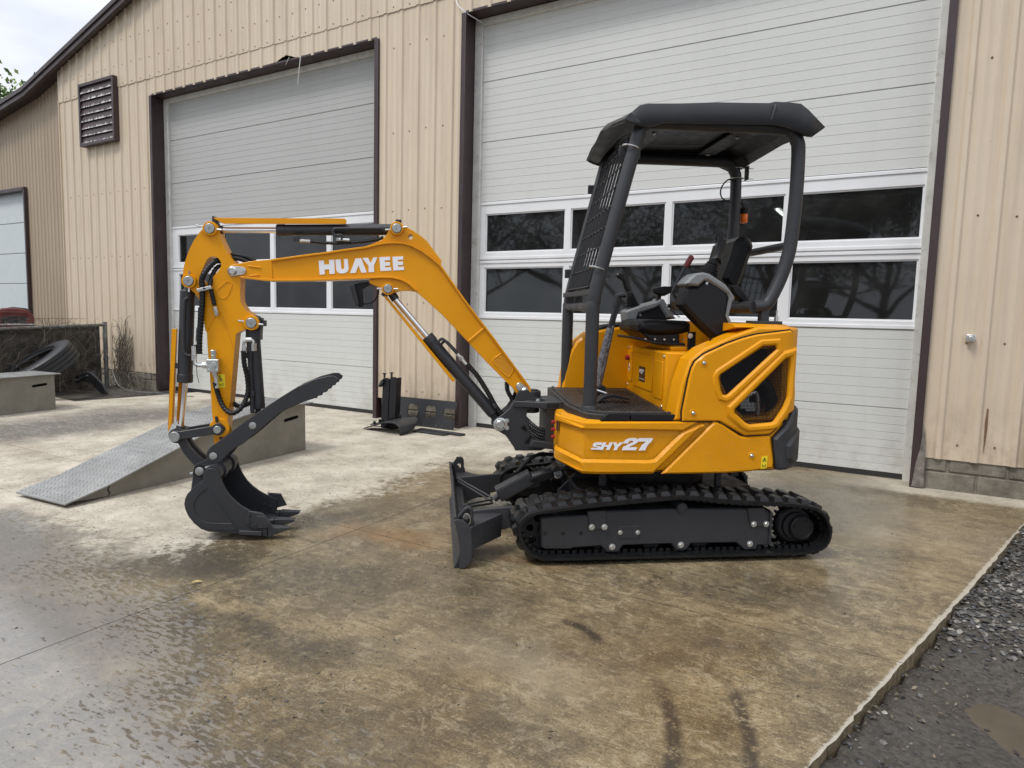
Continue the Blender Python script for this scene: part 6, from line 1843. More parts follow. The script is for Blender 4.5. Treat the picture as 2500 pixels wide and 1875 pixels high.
def skin(name, loops, off0, off1, mat, parent, bev=0.0, rnd=0.0, slope=None):
    """plate that follows the body's side; loops[0] outline in (arc length, height), the rest are openings.
    off0 inner face, off1 outer face (outwards positive), slope: width of the sloped border"""
    sl = slope if slope is not None else bev
    o = ccw(loops[0]); hs = [ccw(h)[::-1] for h in loops[1:]]
    V = []; F = []
    lv = [(off0, 0.0), (off1 - bev, 0.0), (off1, sl)]
    n_tot = sum(len(l) for l in [o] + hs)
    for off, d in lv:
        for l in [o] + hs:
            for p in (inset(l, d) if d else l):
                V.append((p[0], -off, p[1]))
    for k in range(2):
        b0 = 0
        for l in [o] + hs:
            n = len(l)
            for i in range(n):
                j = (i + 1) % n
                F.append((k * n_tot + b0 + j, k * n_tot + b0 + i, (k + 1) * n_tot + b0 + i, (k + 1) * n_tot + b0 + j))
            b0 += n
    for t in tess([inset(l, sl) if sl else l for l in [o] + hs]):
        F.append(tuple(2 * n_tot + i for i in t))
    me = bpy.data.meshes.new('tmp'); me.from_pydata(V, [], F)
    bm = bmesh.new(); bm.from_mesh(me); bpy.data.meshes.remove(me)
    for s in CUM[1:-1]:
        bmesh.ops.bisect_plane(bm, geom=bm.verts[:] + bm.edges[:] + bm.faces[:], plane_co=(s, 0, 0), plane_no=(1, 0, 0))
    bmesh.ops.triangulate(bm, faces=[f for f in bm.faces if len(f.verts) > 4])
    for v in bm.verts:
        v.co = bend(v.co.x, -v.co.y, v.co.z)
    bmesh.ops.recalc_face_normals(bm, faces=bm.faces)
    mb = MB(); idx = {v: i for i, v in enumerate(bm.verts)}
    mb.add([v.co[:] for v in bm.verts], [[idx[v] for v in f.verts] for f in bm.faces])
    bm.free()
    return ep(name, mb, mat, parent, smooth=30)

def ring_plan(d):
    near = [(p.x - n.x * d, p.y - n.y * d) for p, n in zip(PLAN, NRM)]
    far = [(x, -y) for x, y in near[::-1]][1:]
    fr_ = [(near[0][0], 0.0)]
    return near + far
def loft(levels, cap=True):
    mb = MB(); V = []; F = []; m = None
    for z, d in levels:
        r = ring_plan(d); m = len(r); V += [(x, y, z) for x, y in r]
    for k in range(len(levels) - 1):
        for i in range(m):
            j = (i + 1) % m
            F.append((k * m + i, k * m + j, (k + 1) * m + j, (k + 1) * m + i))
    if cap:
        F.append(tuple(range(m))[::-1]); F.append(tuple(range((len(levels) - 1) * m, len(levels) * m)))
    mb.add(V, F); return mb
skirt = ep('body_skirt', loft([(0.497, 0.055), (0.515, 0.020), (0.555, 0.008), (0.78, 0.010), (0.795, 0.016), (0.800, 0.030)]), 'yellow_wet', smooth=30)
ls = S['lower']
# lower border band, raised round a recessed field for the model name
s_of = lambda k, i: S[k][i][0]
fld = S['low_field']      # 0 left top,1,2 right tip,3,4,5,6 left bottom
band = [(0.0, 0.600), (0.075, 0.598), (0.344, 0.585), fld[5], fld[4], fld[3], (0.915, 0.742), (1.030, 0.790), (1.045, 0.790), (0.752, 0.4975), (0.43, 0.4985), (0.30, 0.505), (0.20, 0.510), (0.0, 0.515)]
skin('lower_band', [band], 0.0, 0.018, 'yellow_wet', skirt, bev=0.016, slope=0.016)
top = [(0.0, 0.797), (0.0, 0.755), (0.075, 0.752), (0.344, 0.752), (0.730, 0.748), (0.915, 0.744), (1.000, 0.797)]
skin('upper_rim', [top], 0.0, 0.016, 'yellow_wet', skirt, bev=0.012, slope=0.010)
right = [(0.800, 0.4972), (1.092, 0.797), (1.114, 0.7985), (1.142, 0.786), (1.252, 0.716), (1.300, 0.7085), (1.425, 0.716), (1.438, 0.709), (1.452, 0.640), (1.468, 0.560), (1.462, 0.528), (1.3287, 0.508), (1.184, 0.4995), (0.9683, 0.4972)]
skin('rear_field', [right], 0.0, 0.018, 'yellow_wet', skirt, bev=0.012, slope=0.011)

# raised letters
for k, hl in (('SY_S', None), ('SY_H', None), ('SY_Y', None), ('SY_2', None), ('SY_7', None)):
    skin('letter', [S[k]], -0.004, 0.0005, 'white', skirt)

# fender, engine cover, counterweight
rim = [(p[0] + 0.655 + 0.0, p[2]) for p in S['rim']]
def s_at(x):       # arc length of the straight side at x
    return CUM[2] + (x - PLAN[2].x)
ff = [(s_at(p[0]), p[2]) for p in S['rim'][:-1]]
wins = [S['win1'], S['win2']]
hull = [(1.13, 1.03), (1.13, 1.07), (1.36, 1.215), (1.44, 1.22), (1.500, 1.15), (1.505, 0.92), (1.43, 0.83), (1.29, 0.815), (1.235, 0.86), (1.16, 0.97)]
fender_out = [ff[0]] + ff[1:] + [(CUM[-1] - 0.001, 1.335), (CUM[-1] - 0.001, 0.80)]
fd = skin('fender', [fender_out, hull], -0.16, 0.0, 'yellow', exc, bev=0.010, slope=0.012)
skin('gasket', [inset(ccw(S['cover']), -0.008)] + [inset(ccw(w), -0.012) for w in wins], 0.0005, 0.006, 'black', fd)
cov_holes = [inset(ccw(w), -0.004) for w in wins]
cover = skin('engine_cover', [S['cover']] + cov_holes, 0.002, 0.020, 'yellow_wet', exc, bev=0.008, slope=0.008)
r1 = inset(ccw(S['win1']), -0.042)
skin('window_border', [r1, inset(ccw(S['win1']), -0.004)], 0.015, 0.029, 'yellow_wet', cover, bev=0.010, slope=0.011)
r2 = inset(ccw(S['win2']), -0.048)
skin('window_border', [r2, inset(ccw(S['win2']), -0.004)], 0.015, 0.034, 'yellow_wet', cover, bev=0.012, slope=0.014)
# wire mesh behind the openings
mb = MB()
def wire(p, q):
    a = Vector(bend(p[0], 0.010, p[1])); b = Vector(bend(q[0], 0.010, q[1]))
    tube(mb, [a, b], 0.0014, n=4, cap=False)
sarr = [1.11 + 0.0085 * k for k in range(49)]
zarr = [0.79 + 0.0085 * k for k in range(53)]
for a in sarr:
    wire((a, 0.785), (a, 1.24))
for z in zarr:
    for a, b in zip(sarr[::6], sarr[6::6]):
        wire((a, z), (b, z))
stuff(ep('wire_mesh', mb, 'black', cover, smooth=0))
mb = MB()
for s0, s1 in ((1.10, 1.30), (1.30, 1.42), (1.42, 1.53)):
    a = bend(s0, -0.13, 0.80); b = bend(s1, -0.13, 0.80)
    mb.add([a, b, (b[0], b[1], 1.26), (a[0], a[1], 1.26)], [(0, 1, 2, 3)])
ep('radiator_core', mb, 'black', fd, smooth=0)
mb = MB()
a = Vector(bend(1.30, -0.05, 0.93)); b = Vector(bend(1.36, -0.045, 0.96)); c = Vector(bend(1.38, -0.045, 0.90)); d = Vector(bend(1.385, -0.05, 0.83))
tube(mb, [a, b, c, d], 0.012, n=8, smooth=4)
box(mb, bend(1.30, -0.06, 0.90), (0.05, 0.03, 0.07)); box(mb, bend(1.345, -0.07, 0.875), (0.06, 0.03, 0.05)); cyl(mb, bend(1.31, -0.03, 0.965), bend(1.31, -0.08, 0.965), 0.018)
ep('engine_fittings', mb, 'zinc', fd)
mb = MB(); tube(mb, [bend(1.36, -0.07, 1.03), bend(1.42, -0.05, 1.0), bend(1.47, -0.06, 0.92), bend(1.48, -0.07, 0.82)], 0.034, n=14, smooth=5); ep('air_hose', mb, 'hose', fd)
for i, (s, z) in enumerate(S['bolts_body']):
    o0 = 0.020 if i < 2 else 0.018
    c = Vector(bend(s, o0, z)); e = (c - Vector(bend(s, 0, z))).normalized()
    mb = MB(); lathe(mb, c - e * 0.001, e, [(0, 0.024), (0.003, 0.022), (0.003, 0.015), (0.000, 0.013), (0.000, 0.0)], n=22); ep('bolt_dimple', mb, 'yellow_wet', cover if i < 2 else skirt)
    mb = MB(); lathe(mb, c, e, [(0.0, 0.0115), (0.004, 0.0115), (0.009, 0.008), (0.010, 0.004), (0.007, 0.003)], n=14); ep('cover_bolt', mb, 'zinc', cover if i < 2 else skirt)
cwp = [(1.452, 0.700), (1.475, 0.728), (1.540, 0.790), (1.600, 0.850), (1.640, 0.862), (CUM[-1] - .002, 0.862), (CUM[-1] - .002, 0.515), (1.560, 0.512), (1.490, 0.516), (1.478, 0.540), (1.470, 0.600)]
cw = skin('counterweight', [cwp], -0.02, 0.030, 'charcoal_rough', exc, bev=0.014, slope=0.014)
skin('counterweight_rib', [[(1.52, 0.66), (1.56, 0.70), (1.66, 0.735), (CUM[-1] - .004, 0.74), (CUM[-1] - .004, 0.55), (1.58, 0.545), (1.53, 0.58)]], 0.02, 0.046, 'charcoal_rough', cw, bev=0.014, slope=0.016)
mb = MB(); cyl(mb, (PLAN[-3].x + 0.02, PLAN[-3].y, 0.80), (PLAN[-3].x + 0.075, PLAN[-3].y - 0.01, 0.80), 0.024, n=18, bev=0.004); ep('tail_bumper', mb, 'charcoal_rough', cw)
# far half of the tail
mb = MB()
lv = [(0.80, 0.004), (1.30, 0.004), (1.335, 0.02), (1.352, 0.06), (1.356, 0.12)]
V = []; F = []
cut = [i for i, p in enumerate(PLAN) if p.x > 0.5]
for z, d in lv:
    far = [(PLAN[i].x - NRM[i].x * (d + 0.02), -(PLAN[i].y - NRM[i].y * (d + 0.02))) for i in cut]
    near = [(PLAN[i].x - NRM[i].x * (d + 0.24), PLAN[i].y - NRM[i].y * (d + 0.24)) for i in cut]
    if z > 1.32:
        near = [(PLAN[i].x - NRM[i].x * (d + 0.012), PLAN[i].y - NRM[i].y * (d + 0.012)) for i in cut]
    near[0] = (0.30, near[0][1]); far[0] = (0.30, far[0][1])
    V += [(x, y, z) for x, y in near + far[::-1][1:]]
m = 2 * len(cut) - 1
for k in range(len(lv) - 1):
    for i in range(m):
        j = (i + 1) % m
        F.append((k * m + i, k * m + j, (k + 1) * m + j, (k + 1) * m + i))
F.append(tuple(range((len(lv) - 1) * m, len(lv) * m)))
mb.add(V, F)
hood = ep('engine_hood', mb, 'yellow', smooth=40)
# far side body wall
fw = [(-0.575, 0.80), (-0.560, 0.845), (-0.505, 0.865), (-0.49, 0.98), (-0.455, 1.12), (-0.41, 1.20), (-0.33, 1.262), (-0.18, 1.295), (-0.03, 1.315), (0.30, 1.345), (0.55, 1.352), (0.60, 0.80)]
ep('far_side_cover', pr(fw, 0.40, 0.585, bev=0.015), 'yellow')
mb = MB(); prism(mb, [(-0.28, 1.275), (-0.22, 1.315), (0.0, 1.345), (0.2, 1.36), (0.2, 1.32), (0.0, 1.31)], 0.42, 0.57, bev=0.01); ep('fuel_tank_cap_panel', mb, 'black')

# floor mat and front step
mb = MB()
fl = [(-0.605, 0.42), (-0.60, -0.28), (-0.535, -0.515), (-0.46, -0.555), (-0.06, -0.565), (-0.04, -0.40), (-0.04, 0.40)]
fo = ccw(fl)
n = len(fo)
def fz(y):
    return 0.832 + 0.045 * (y + 0.565)
V = [(x, y, 0.795) for x, y in fo] + [(x, y, fz(y) - 0.006) for x, y in fo] + [(p[0], p[1], fz(p[1])) for p in inset(fo, 0.008)]
F = [(k * n + i, k * n + (i + 1) % n, (k + 1) * n + (i + 1) % n, (k + 1) * n + i) for k in range(2) for i in range(n)] + [tuple(range(2 * n, 3 * n))]
mb.add(V, F)
floor = ep('floor_mat', mb, 'mat')
mb = MB()
for i in range(20):
    for j in range(15):
        x = -0.42 + 0.026 * i; y = -0.44 + 0.050 * j
        if x > -0.07:
            continue
        box(mb, (x, y + (0.012 if i % 2 else -0.012), fz(y) + 0.002), (0.007, 0.030, 0.006))
stuff(ep('mat_studs', mb, 'mat', floor, smooth=0))
mb = MB(); tube(mb, [(-0.575, 0.38, fz(.38) + .004), (-0.572, -0.27, fz(-.27) + .004), (-0.515, -0.49, fz(-.49) + .004), (-0.44, -0.53, fz(-.53) + .004), (-0.05, -0.54, fz(-.54) + .004)], 0.010, n=8); ep('mat_lip', mb, 'mat', floor)
mb = MB(); prism(mb, [(-0.47, 0.800), (-0.30, 0.800), (-0.30, 0.842), (-0.43, 0.842)], -0.583, -0.560); prism(mb, [(-0.295, 0.800), (-0.05, 0.800), (-0.03, 0.835), (-0.295, 0.842)], -0.583, -0.560); ep('step_edge', mb, 'black', floor, bevel=0.004)

# seat box
A_ = Vector((-0.042, -0.40)); B_ = Vector((-0.042, 0.40))
fe = (B_ - A_).normalized(); fn = Vector((-fe.y, fe.x))      # fn points forward (-x)
ln = (B_ - A_).length
mb = MB()
prism(mb, [(A_.x, A_.y), (B_.x, B_.y), (0.55, 0.40), (0.55, -0.42), (0.03, -0.42), (-0.02, -0.41)], 0.80, 1.178, axis='z')
sbx = ep('seat_box', mb, 'yellow', bevel=0.010, seg=3)
def fpan(name, u0, u1, z0, z1, h, mat, parent, bev=0.004, zskew=0.0):
    """small panel on the sloping front of the seat box; u along the face from the near corner"""
    pts = []
    mb = MB()
    o = [(u0, z0), (u1, z0), (u1, z1), (u0, z1)]
    prism(mb, o, 0, h, bev=0)
    mb.v = [(A_.x + fe.x * u + fn.x * d, A_.y + fe.y * u + fn.y * d, z) for u, d, z in mb.v]
    mb.f = [f[::-1] for f in mb.f]
    return ep(name, mb, mat, parent, bevel=bev)
fpan('front_panel', 0.035, 0.185, 0.890, 1.120, 0.006, 'yellow', sbx)
fpan('front_panel', 0.225, 0.625, 0.915, 1.140, 0.006, 'yellow', sbx)
fpan('side_panel', 0.665, 0.775, 0.935, 1.145, 0.006, 'yellow', sbx)
fpan('dealer_decal', 0.365, 0.490, 0.960, 1.058, 0.0075, 'decal_dark', sbx, bev=0)
# print on the decal: a round mark, two lines of text, a web line
def dec(u, z, pts, d=0.0082):
    mb = MB(); prism(mb, pts, 0.0070, d)
    mb.v = [(A_.x + fe.x * a + fn.x * q, A_.y + fe.y * a + fn.y * q, b) for a, q, b in mb.v]; mb.f = [f[::-1] for f in mb.f]
    return mb
mbp = MB()
def glyphs(txt, u_start, z, h, w, gap):
    """blocky capital letters drawn from strokes on a 3x5 grid; text reads towards the near corner"""
    G = {'E': 'x0y0x0y4 x0y4x2y4 x0y2x2y2 x0y0x2y0', 'Q': 'x0y0x0y4 x0y4x2y4 x2y4x2y0 x2y0x0y0 x1y1x2y0', 'U': 'x0y4x0y0 x0y0x2y0 x2y0x2y4', 'I': 'x1y0x1y4', 'P': 'x0y0x0y4 x0y4x2y4 x2y4x2y2 x2y2x0y2', 'M': 'x0y0x0y4 x0y4x1y2 x1y2x2y4 x2y4x2y0', 'N': 'x0y0x0y4 x0y4x2y0 x2y0x2y4', 'T': 'x1y0x1y4 x0y4x2y4', 'L': 'x0y4x0y0 x0y0x2y0', 'A': 'x0y0x0y4 x0y4x2y4 x2y4x2y0 x0y2x2y2', 'C': 'x2y4x0y4 x0y4x0y0 x0y0x2y0'}
    u = u_start
    for ch in txt:
        for st in G.get(ch, '').split():
            x0, y0, x1, y1 = (int(st[i]) for i in (1, 3, 5, 7))
            p = Vector((u - x0 * w / 2, z + y0 * h / 4)); q = Vector((u - x1 * w / 2, z + y1 * h / 4))
            d = (q - p).normalized(); nn = Vector((-d.y, d.x)) * h * 0.11
            p -= d * h * .09; q += d * h * .09
            m_ = dec(0, 0, [tuple(p - nn), tuple(q - nn), tuple(q + nn), tuple(p + nn)])
            mbp.add(m_.v, m_.f)
        u -= w + gap
m_ = dec(0, 0, circ((0.468, 1.028), 0.012, 14)); mbp.add(m_.v, m_.f)
glyphs('EQUIPMENT', 0.450, 1.028, 0.011, 0.0054, 0.0020)
glyphs('PLACE', 0.450, 1.012, 0.011, 0.0054, 0.0020)
m_ = dec(0, 0, [(0.375, 0.9755), (0.480, 0.9755), (0.480, 0.9785), (0.375, 0.9785)]); mbp.add(m_.v, m_.f)
ep('decal_print', mbp, 'white', sbx, smooth=0)
mb = MB()
for u, z in ((0.030, 1.150), (0.040, 0.850), (0.770, 1.165), (0.765, 1.125), (0.680, 1.125), (0.675, 0.950), (0.765, 0.950), (0.775, 0.905)):
    p = Vector((A_.x + fe.x * u, A_.y + fe.y * u, z)); hexbolt(mb, p, 0.008, 0.006, (fn.x, fn.y, 0))
ep('panel_bolts', mb, 'zinc', sbx)
p = Vector((A_.x + fe.x * 0.735, A_.y + fe.y * 0.735, 1.095)); mb = MB(); lathe(mb, p, (fn.x, fn.y, 0), [(0, 0.020), (0.012, 0.018), (0.030, 0.016), (0.034, 0.010)], n=16); ep('battery_switch', mb, 'red', sbx)
mb = dec(0, 0, [(0.705, 1.030), (0.722, 0.998), (0.739, 1.030), (0.722, 1.062)]); ep('warning_diamond', mb, 'white', sbx, smooth=0)
mb = dec(0, 0, [(0.709, 1.025), (0.735, 1.025), (0.735, 1.035), (0.709, 1.035)], 0.0090); ep('diamond_band', mb, 'red', sbx, smooth=0)
mb = MB(); prism(mb, [(0.05, -0.22), (0.46, -0.22), (0.46, 0.28), (0.05, 0.28)], 1.178, 1.203, axis='z'); ep('seat_rail_plate', mb, 'yellow', sbx, bevel=0.006)

# ------------------------------------------------------------------ swing post and boom foot
mb = MB()
prism(mb, [(-0.735, 0.840), (-0.60, 0.845), (-0.60, 0.800), (-0.70, 0.795), (-0.735, 0.800)], -0.13, 0.20)
prism(mb, [(-0.700, 0.800), (-0.62, 0.800), (-0.62, 0.575), (-0.70, 0.585)], -0.11, 0.16)
prism(mb, [(-0.78, 0.600), (-0.60, 0.575), (-0.60, 0.535), (-0.80, 0.555)], -0.12, 0.18)
mast = ep('swing_post', mb, 'charcoal', bevel=0.005)
mb = MB(); prism(mb, [(-0.90, -0.055), (-0.80, -0.075), (-0.70, -0.13), (-0.62, -0.13), (-0.62, 0.20), (-0.70, 0.20), (-0.80, 0.15), (-0.90, 0.13)], 0.800, 0.838, axis='z'); ep('upper_fork', mb, 'charcoal', mast, bevel=0.004)
mb = MB(); cyl(mb, (-0.775, 0.04, 0.845), (-0.775, 0.04, 0.897), 0.062, n=28, bev=0.006); cyl(mb, (-0.775, 0.04, 0.755), (-0.775, 0.04, 0.80), 0.055, n=28, bev=0.004); cyl(mb, (-0.775, 0.04, 0.897), (-0.775, 0.04, 0.903), 0.044, n=24); ep('king_pin', mb, 'charcoal', mast)
sw = S['swing']
mb = MB()
for y0, y1 in ((-0.047, -0.022), (0.102, 0.127)):
    prism(mb, sw, y0, y1, bev=0.003)
prism(mb, [(-1.00, 0.66), (-0.83, 0.58), (-0.72, 0.53), (-0.88, 0.525), (-0.94, 0.61)], -0.03, 0.11)
swb = ep('swing_bracket', mb, 'charcoal')
mb = MB(); prism(mb, [(-0.83, 0.845), (-0.70, 0.842), (-0.70, 0.80), (-0.80, 0.78)], -0.05, 0.13); ep('bracket_cap', mb, 'charcoal', swb, bevel=0.01)
c = S['p_cylfoot']
mb = MB(); lathe(mb, (c[0], -0.047, c[2]), (0, -1, 0), [(0, 0.044), (0.006, 0.044), (0.008, 0.040), (0.008, 0.030), (0.012, 0.028), (0.016, 0.024), (0.016, 0.0)], n=28); ep('cylinder_foot_pin', mb, 'zinc', swb)
mb = MB()
for k in ('p_cylfoot_b1', 'p_cylfoot_b2'):
    b = S[k]; hexbolt(mb, (b[0], -0.047, b[2]), 0.011, 0.010)
hexbolt(mb, (-0.745, -0.055, 0.842), 0.010, 0.008); hexbolt(mb, (-0.765, -0.055, 0.812), 0.008, 0.008)
ep('bracket_bolts', mb, 'zinc', swb)
mb = MB()
for k in range(5):
    z = 0.70 - 0.018 * k
    tube(mb, [(-0.84, 0.03 - 0.02 * k, z + 0.05), (-0.80, -0.035, z + 0.01), (-0.74, -0.06, z - 0.035), (-0.66, -0.06, z - 0.05), (-0.60, -0.02, z - 0.05)], 0.012, n=9, smooth=5, rib=0.12)
ep('hose_bundle', mb, 'hose', mast)
mb = MB()
for k in range(3):
    o = [Vector((x, 0.03 + 0.022 * k, z)) for x, z in S['hose_boom2']]
    tube(mb, o, 0.013, n=9, smooth=4, rib=0.12)
ep('hose_bundle', mb, 'hose', swb)

# ------------------------------------------------------------------ boom
BY0, BY1 = -0.025, 0.105
bo = S['boom_out']
mb = pr(bo, BY0 + 0.010, BY1 - 0.010)
boom = ep('boom', mb, 'yellow', bevel=0.003)
# flanges along the top and the underside stand proud of the web
def strip(pts, th, y0, y1, side):
    P = [Vector(p) for p in pts]; out = []
    for i, p in enumerate(P):
        d = (P[min(i + 1, len(P) - 1)] - P[max(i - 1, 0)]).normalized(); nn = Vector((-d.y, d.x)) * side
        out.append(p + nn * th)
    mb = MB(); V = []; F = []
    for a, b in zip(P, out):
        V += [(a.x, y0, a.y), (a.x, y1, a.y), (b.x, y1, b.y), (b.x, y0, b.y)]
    for i in range(len(P) - 1):
        for j in range(4):
            F.append((4 * i + j, 4 * i + 4 + j, 4 * i + 4 + (j + 1) % 4, 4 * i + (j + 1) % 4))
    F.append((0, 1, 2, 3)); e = 4 * (len(P) - 1); F.append((e + 3, e + 2, e + 1, e))
    mb.add(V, F)
    bm = bmesh.new(); me = bpy.data.meshes.new('t'); me.from_pydata(V, [], F); bm.from_mesh(me)
    bmesh.ops.recalc_face_normals(bm, faces=bm.faces); bm.to_mesh(me)
    mb2 = MB(); mb2.add([v.co[:] for v in me.vertices], [list(p.vertices) for p in me.polygons]); bm.free(); bpy.data.meshes.remove(me)
    return mb2
ti = max(range(len(bo)), key=lambda i: bo[i][1])
topl = bo[6:28]
ep('top_flange', strip(topl, 0.012, BY0 - 0.006, BY1 + 0.006, -1), 'yellow', boom, bevel=0.002)
botl = bo[36:48]
ep('bottom_flange', strip(botl, 0.012, BY0 - 0.006, BY1 + 0.006, -1), 'yellow', boom, bevel=0.002)
gh = S['boom_gusset_hole']
ep('cylinder_gusset', pr(S['boom_gusset'], -0.014, 0.094, holes=[gh], bev=0.002), 'yellow', boom)
ep('cylinder_lug', pr(S['boom_lug'], -0.014, 0.094, bev=0.002), 'yellow', boom)
# cast foot and tip are welded on: bead lines and recesses
ep('weld_bead', pr(S['boom_weld'], BY0 + 0.004, BY0 + 0.02, bev=0.004), 'yellow', boom)
ep('weld_bead', pr(S['boom_tipweld'], BY0 + 0.005, BY0 + 0.02, bev=0.003), 'yellow', boom)
po = ccw(S['boom_pocket'])
mb = MB(); prism(mb, po, BY0 + 0.006, BY0 + 0.016, holes=[inset(po, 0.009)]); ep('casting_rim', mb, 'yellow', boom, bevel=0.003)
t_ = NT('cast_yellow'); _v = t_.obc()
M['cast_yellow'] = t_.set((0.72, 0.30, 0.006), 0.42, 0, t_.bump(t_.noise(_v, 55, 6, 0.8, 1.5), 0.9, 0.012), 0.4)
mb = MB(); prism(mb, inset(po, 0.008), BY0 + 0.0075, BY0 + 0.016); ep('casting_mark', mb, 'cast_yellow', boom, smooth=0)
for k in ('HU_H', 'HU_U', 'HU_A', 'HU_Y', 'HU_E1', 'HU_E2'):
    hole = ()
    if k == 'HU_A':
        continue
    ep('letter', pr(S[k], BY0 + 0.0075, BY0 + 0.0105), 'white', boom, smooth=0)
aa = S['HU_A']; ai = S['HU_Ai']
ep('letter', pr(aa, BY0 + 0.0075, BY0 + 0.0105), 'white', boom, smooth=0)
ep('letter_counter', pr([(p[0], p[1]) for p in ai], BY0 + 0.0105, BY0 + 0.0112), 'yellow', boom, smooth=0)
# ribs cast in the boom tip
mb = MB()
tp_ = S['p_boomtip2']
for dz, ln_ in ((0.030, 0.075), (-0.030, 0.065)):
    prism(mb, [(tp_[0] + 0.035, tp_[2] + dz + 0.004), (tp_[0] + 0.035 + ln_, tp_[2] + dz * 0.7 + 0.004), (tp_[0] + 0.035 + ln_, tp_[2] + dz * 0.7 - 0.004), (tp_[0] + 0.035, tp_[2] + dz - 0.004)], BY0 + 0.004, BY0 + 0.016)
ep('tip_ribs', mb, 'yellow', boom, bevel=0.003)
def lock_plate(parent, a, b, y, ra, rb):
    """pear shaped pin keeper with a big pin and a small bolt"""
    a, b = Vector((a[0], a[2])), Vector((b[0], b[2])); d = (b - a).normalized(); ang = math.atan2(d.y, d.x)
    o = [(a.x + ra * math.cos(ang + t), a.y + ra * math.sin(ang + t)) for t in [math.radians(70 + 220 * k / 16) for k in range(17)]]
    o += [(b.x + rb * math.cos(ang + t), b.y + rb * math.sin(ang + t)) for t in [math.radians(-75 + 150 * k / 10) for k in range(11)]]
    kp = ep('pin_keeper', pr(o, y - 0.010, y, bev=0.002), 'zinc', parent)
    mb = MB(); lathe(mb, (a.x, y - 0.010, a.y), (0, -1, 0), [(0, ra * 0.86), (0.004, ra * 0.86), (0.010, ra * 0.66), (0.014, ra * 0.55), (0.014, ra * 0.42), (0.009, ra * 0.38), (0.009, ra * 0.18), (0.013, ra * 0.14)], n=26); hexbolt(mb, (b.x, y - 0.010, b.y), rb * 0.55, 0.010)
    ep('keeper_pin', mb, 'zinc', parent)
lock_plate(boom, S['p_boomtip'], S['p_boomtip2'], BY0 + 0.010, 0.031, 0.023)
lock_plate(boom, S['p_foot'], S['p_foot2'], BY0 + 0.010, 0.032, 0.024)
pin_boss(boom, S['p_boomtop'], -0.014, 0.041)
pin_boss(boom, S['p_boomlug'], -0.014, 0.038)
mb = MB()
for k, dx, dz in (('p_boomtop', -0.048, -0.008), ('p_boomtop', 0.043, 0.008), ('p_boomlug', -0.046, 0.0), ('p_boomlug', 0.043, 0.0)):
    p = S[k]; tube(mb, [(p[0] + dx * 0.8, -0.028, p[2] + dz), (p[0] + dx * 1.45, -0.034, p[2] + dz * 1.4)], 0.006, n=8)
ep('grease_nipple', mb, 'zinc', boom)
mb = MB(); p = S['p_boomtop']; cyl(mb, (p[0] + 0.006, 0.04, p[2] + 0.035), (p[0] + 0.006, 0.04, p[2] + 0.060), 0.018); ep('cylinder_eye_cap', mb, 'charcoal', boom)
# work light bracket under the boom
mb = pr(S['light_bracket'], 0.02, 0.06, bev=0.002)
lb = ep('work_light_bracket', mb, 'black', boom)
q = S['light_bracket'][6]
mb = MB(); prism(mb, [(q[0] - 0.05, q[1] + 0.13), (q[0] - 0.02, q[1] + 0.145), (q[0] + 0.01, q[1] + 0.02), (q[0] - 0.01, q[1] - 0.0)], -0.02, 0.10); ep('work_light', mb, 'glassbox', lb, bevel=0.006)
q2 = S['light_bracket'][3]
mb = MB(); tube(mb, [(q2[0], 0.03, q2[1] + 0.01), (q2[0] + 0.05, 0.03, q2[1] + 0.0), (q2[0] + 0.055, 0.03, q2[1] - 0.05), (q2[0] + 0.02, 0.03, q2[1] - 0.10), (q2[0] - 0.05, 0.03, q2[1] - 0.115)], 0.005, n=7, smooth=5); ep('work_light_cable', mb, 'hose', lb)

# ------------------------------------------------------------------ rams
def ram(name, eye0, rod0, b0, b1, eye1, rr, rb, yc=0.04, pipe=None):
    """hydraulic ram lying in the plane y = yc; rod end first"""
    P = [Vector((p[0], yc, p[-1])) for p in (eye0, rod0, b0, b1, eye1)]
    mb = MB(); cyl(mb, P[2], P[3], rb, n=28, bev=0.006)
    d = (P[3] - P[2]).normalized()
    cyl(mb, P[2] - d * 0.002, P[2] + d * 0.050, rb * 1.07, n=28, bev=0.004)
    cyl(mb, P[3] - d * 0.03, P[4], rb * 0.80, rb * 0.70, n=20)
    cyl(mb, (P[4].x, yc - 0.045, P[4].z), (P[4].x, yc + 0.045, P[4].z), rb * 1.0, n=24)
    r_ = ep(name, mb, 'charcoal')
    ep('piston_rod', cy(P[1], P[2], rr), 'chrome', r_)
    mb = MB(); cyl(mb, P[0], P[1] + (P[2] - P[1]).normalized() * 0.012, rr * 1.35, n=20); cyl(mb, (P[0].x, yc - 0.045, P[0].z), (P[0].x, yc + 0.045, P[0].z), rr * 1.9, n=24); ep('rod_eye', mb, 'charcoal', r_)
    return r_
pa, pb = S['p_armtop'], S['p_boomtop']
ac = ram('arm_ram', pa, S['armcyl_a'], S['armcyl_b'], S['armcyl_c'], pb, 0.0175, 0.0335)
g_ = S['guard_arm']
mb = MB(); prism(mb, g_, -0.005, 0.0); ep('ram_guard', mb, 'yellow', ac, bevel=0.002)
x0, x1 = g_[0][0], g_[1][0]
mb = MB(); z0, z1 = g_[0][1], g_[1][1]; prism(mb, [(x0, z0), (x1, z1), (x1, z1 + 0.005), (x0, z0 + 0.005)], -0.005, 0.085); ep('ram_guard_top', mb, 'yellow', ac, bevel=0.002)
mb = MB(); prism(mb, [(pa[0] - 0.005, pa[2]), (pa[0] + 0.035, pa[2] + 0.02), (pa[0] + 0.02, pa[2] + 0.075), (pa[0] - 0.0, pa[2] + 0.08)], 0.015, 0.065); ep('guard_bracket', mb, 'charcoal', ac, bevel=0.003)
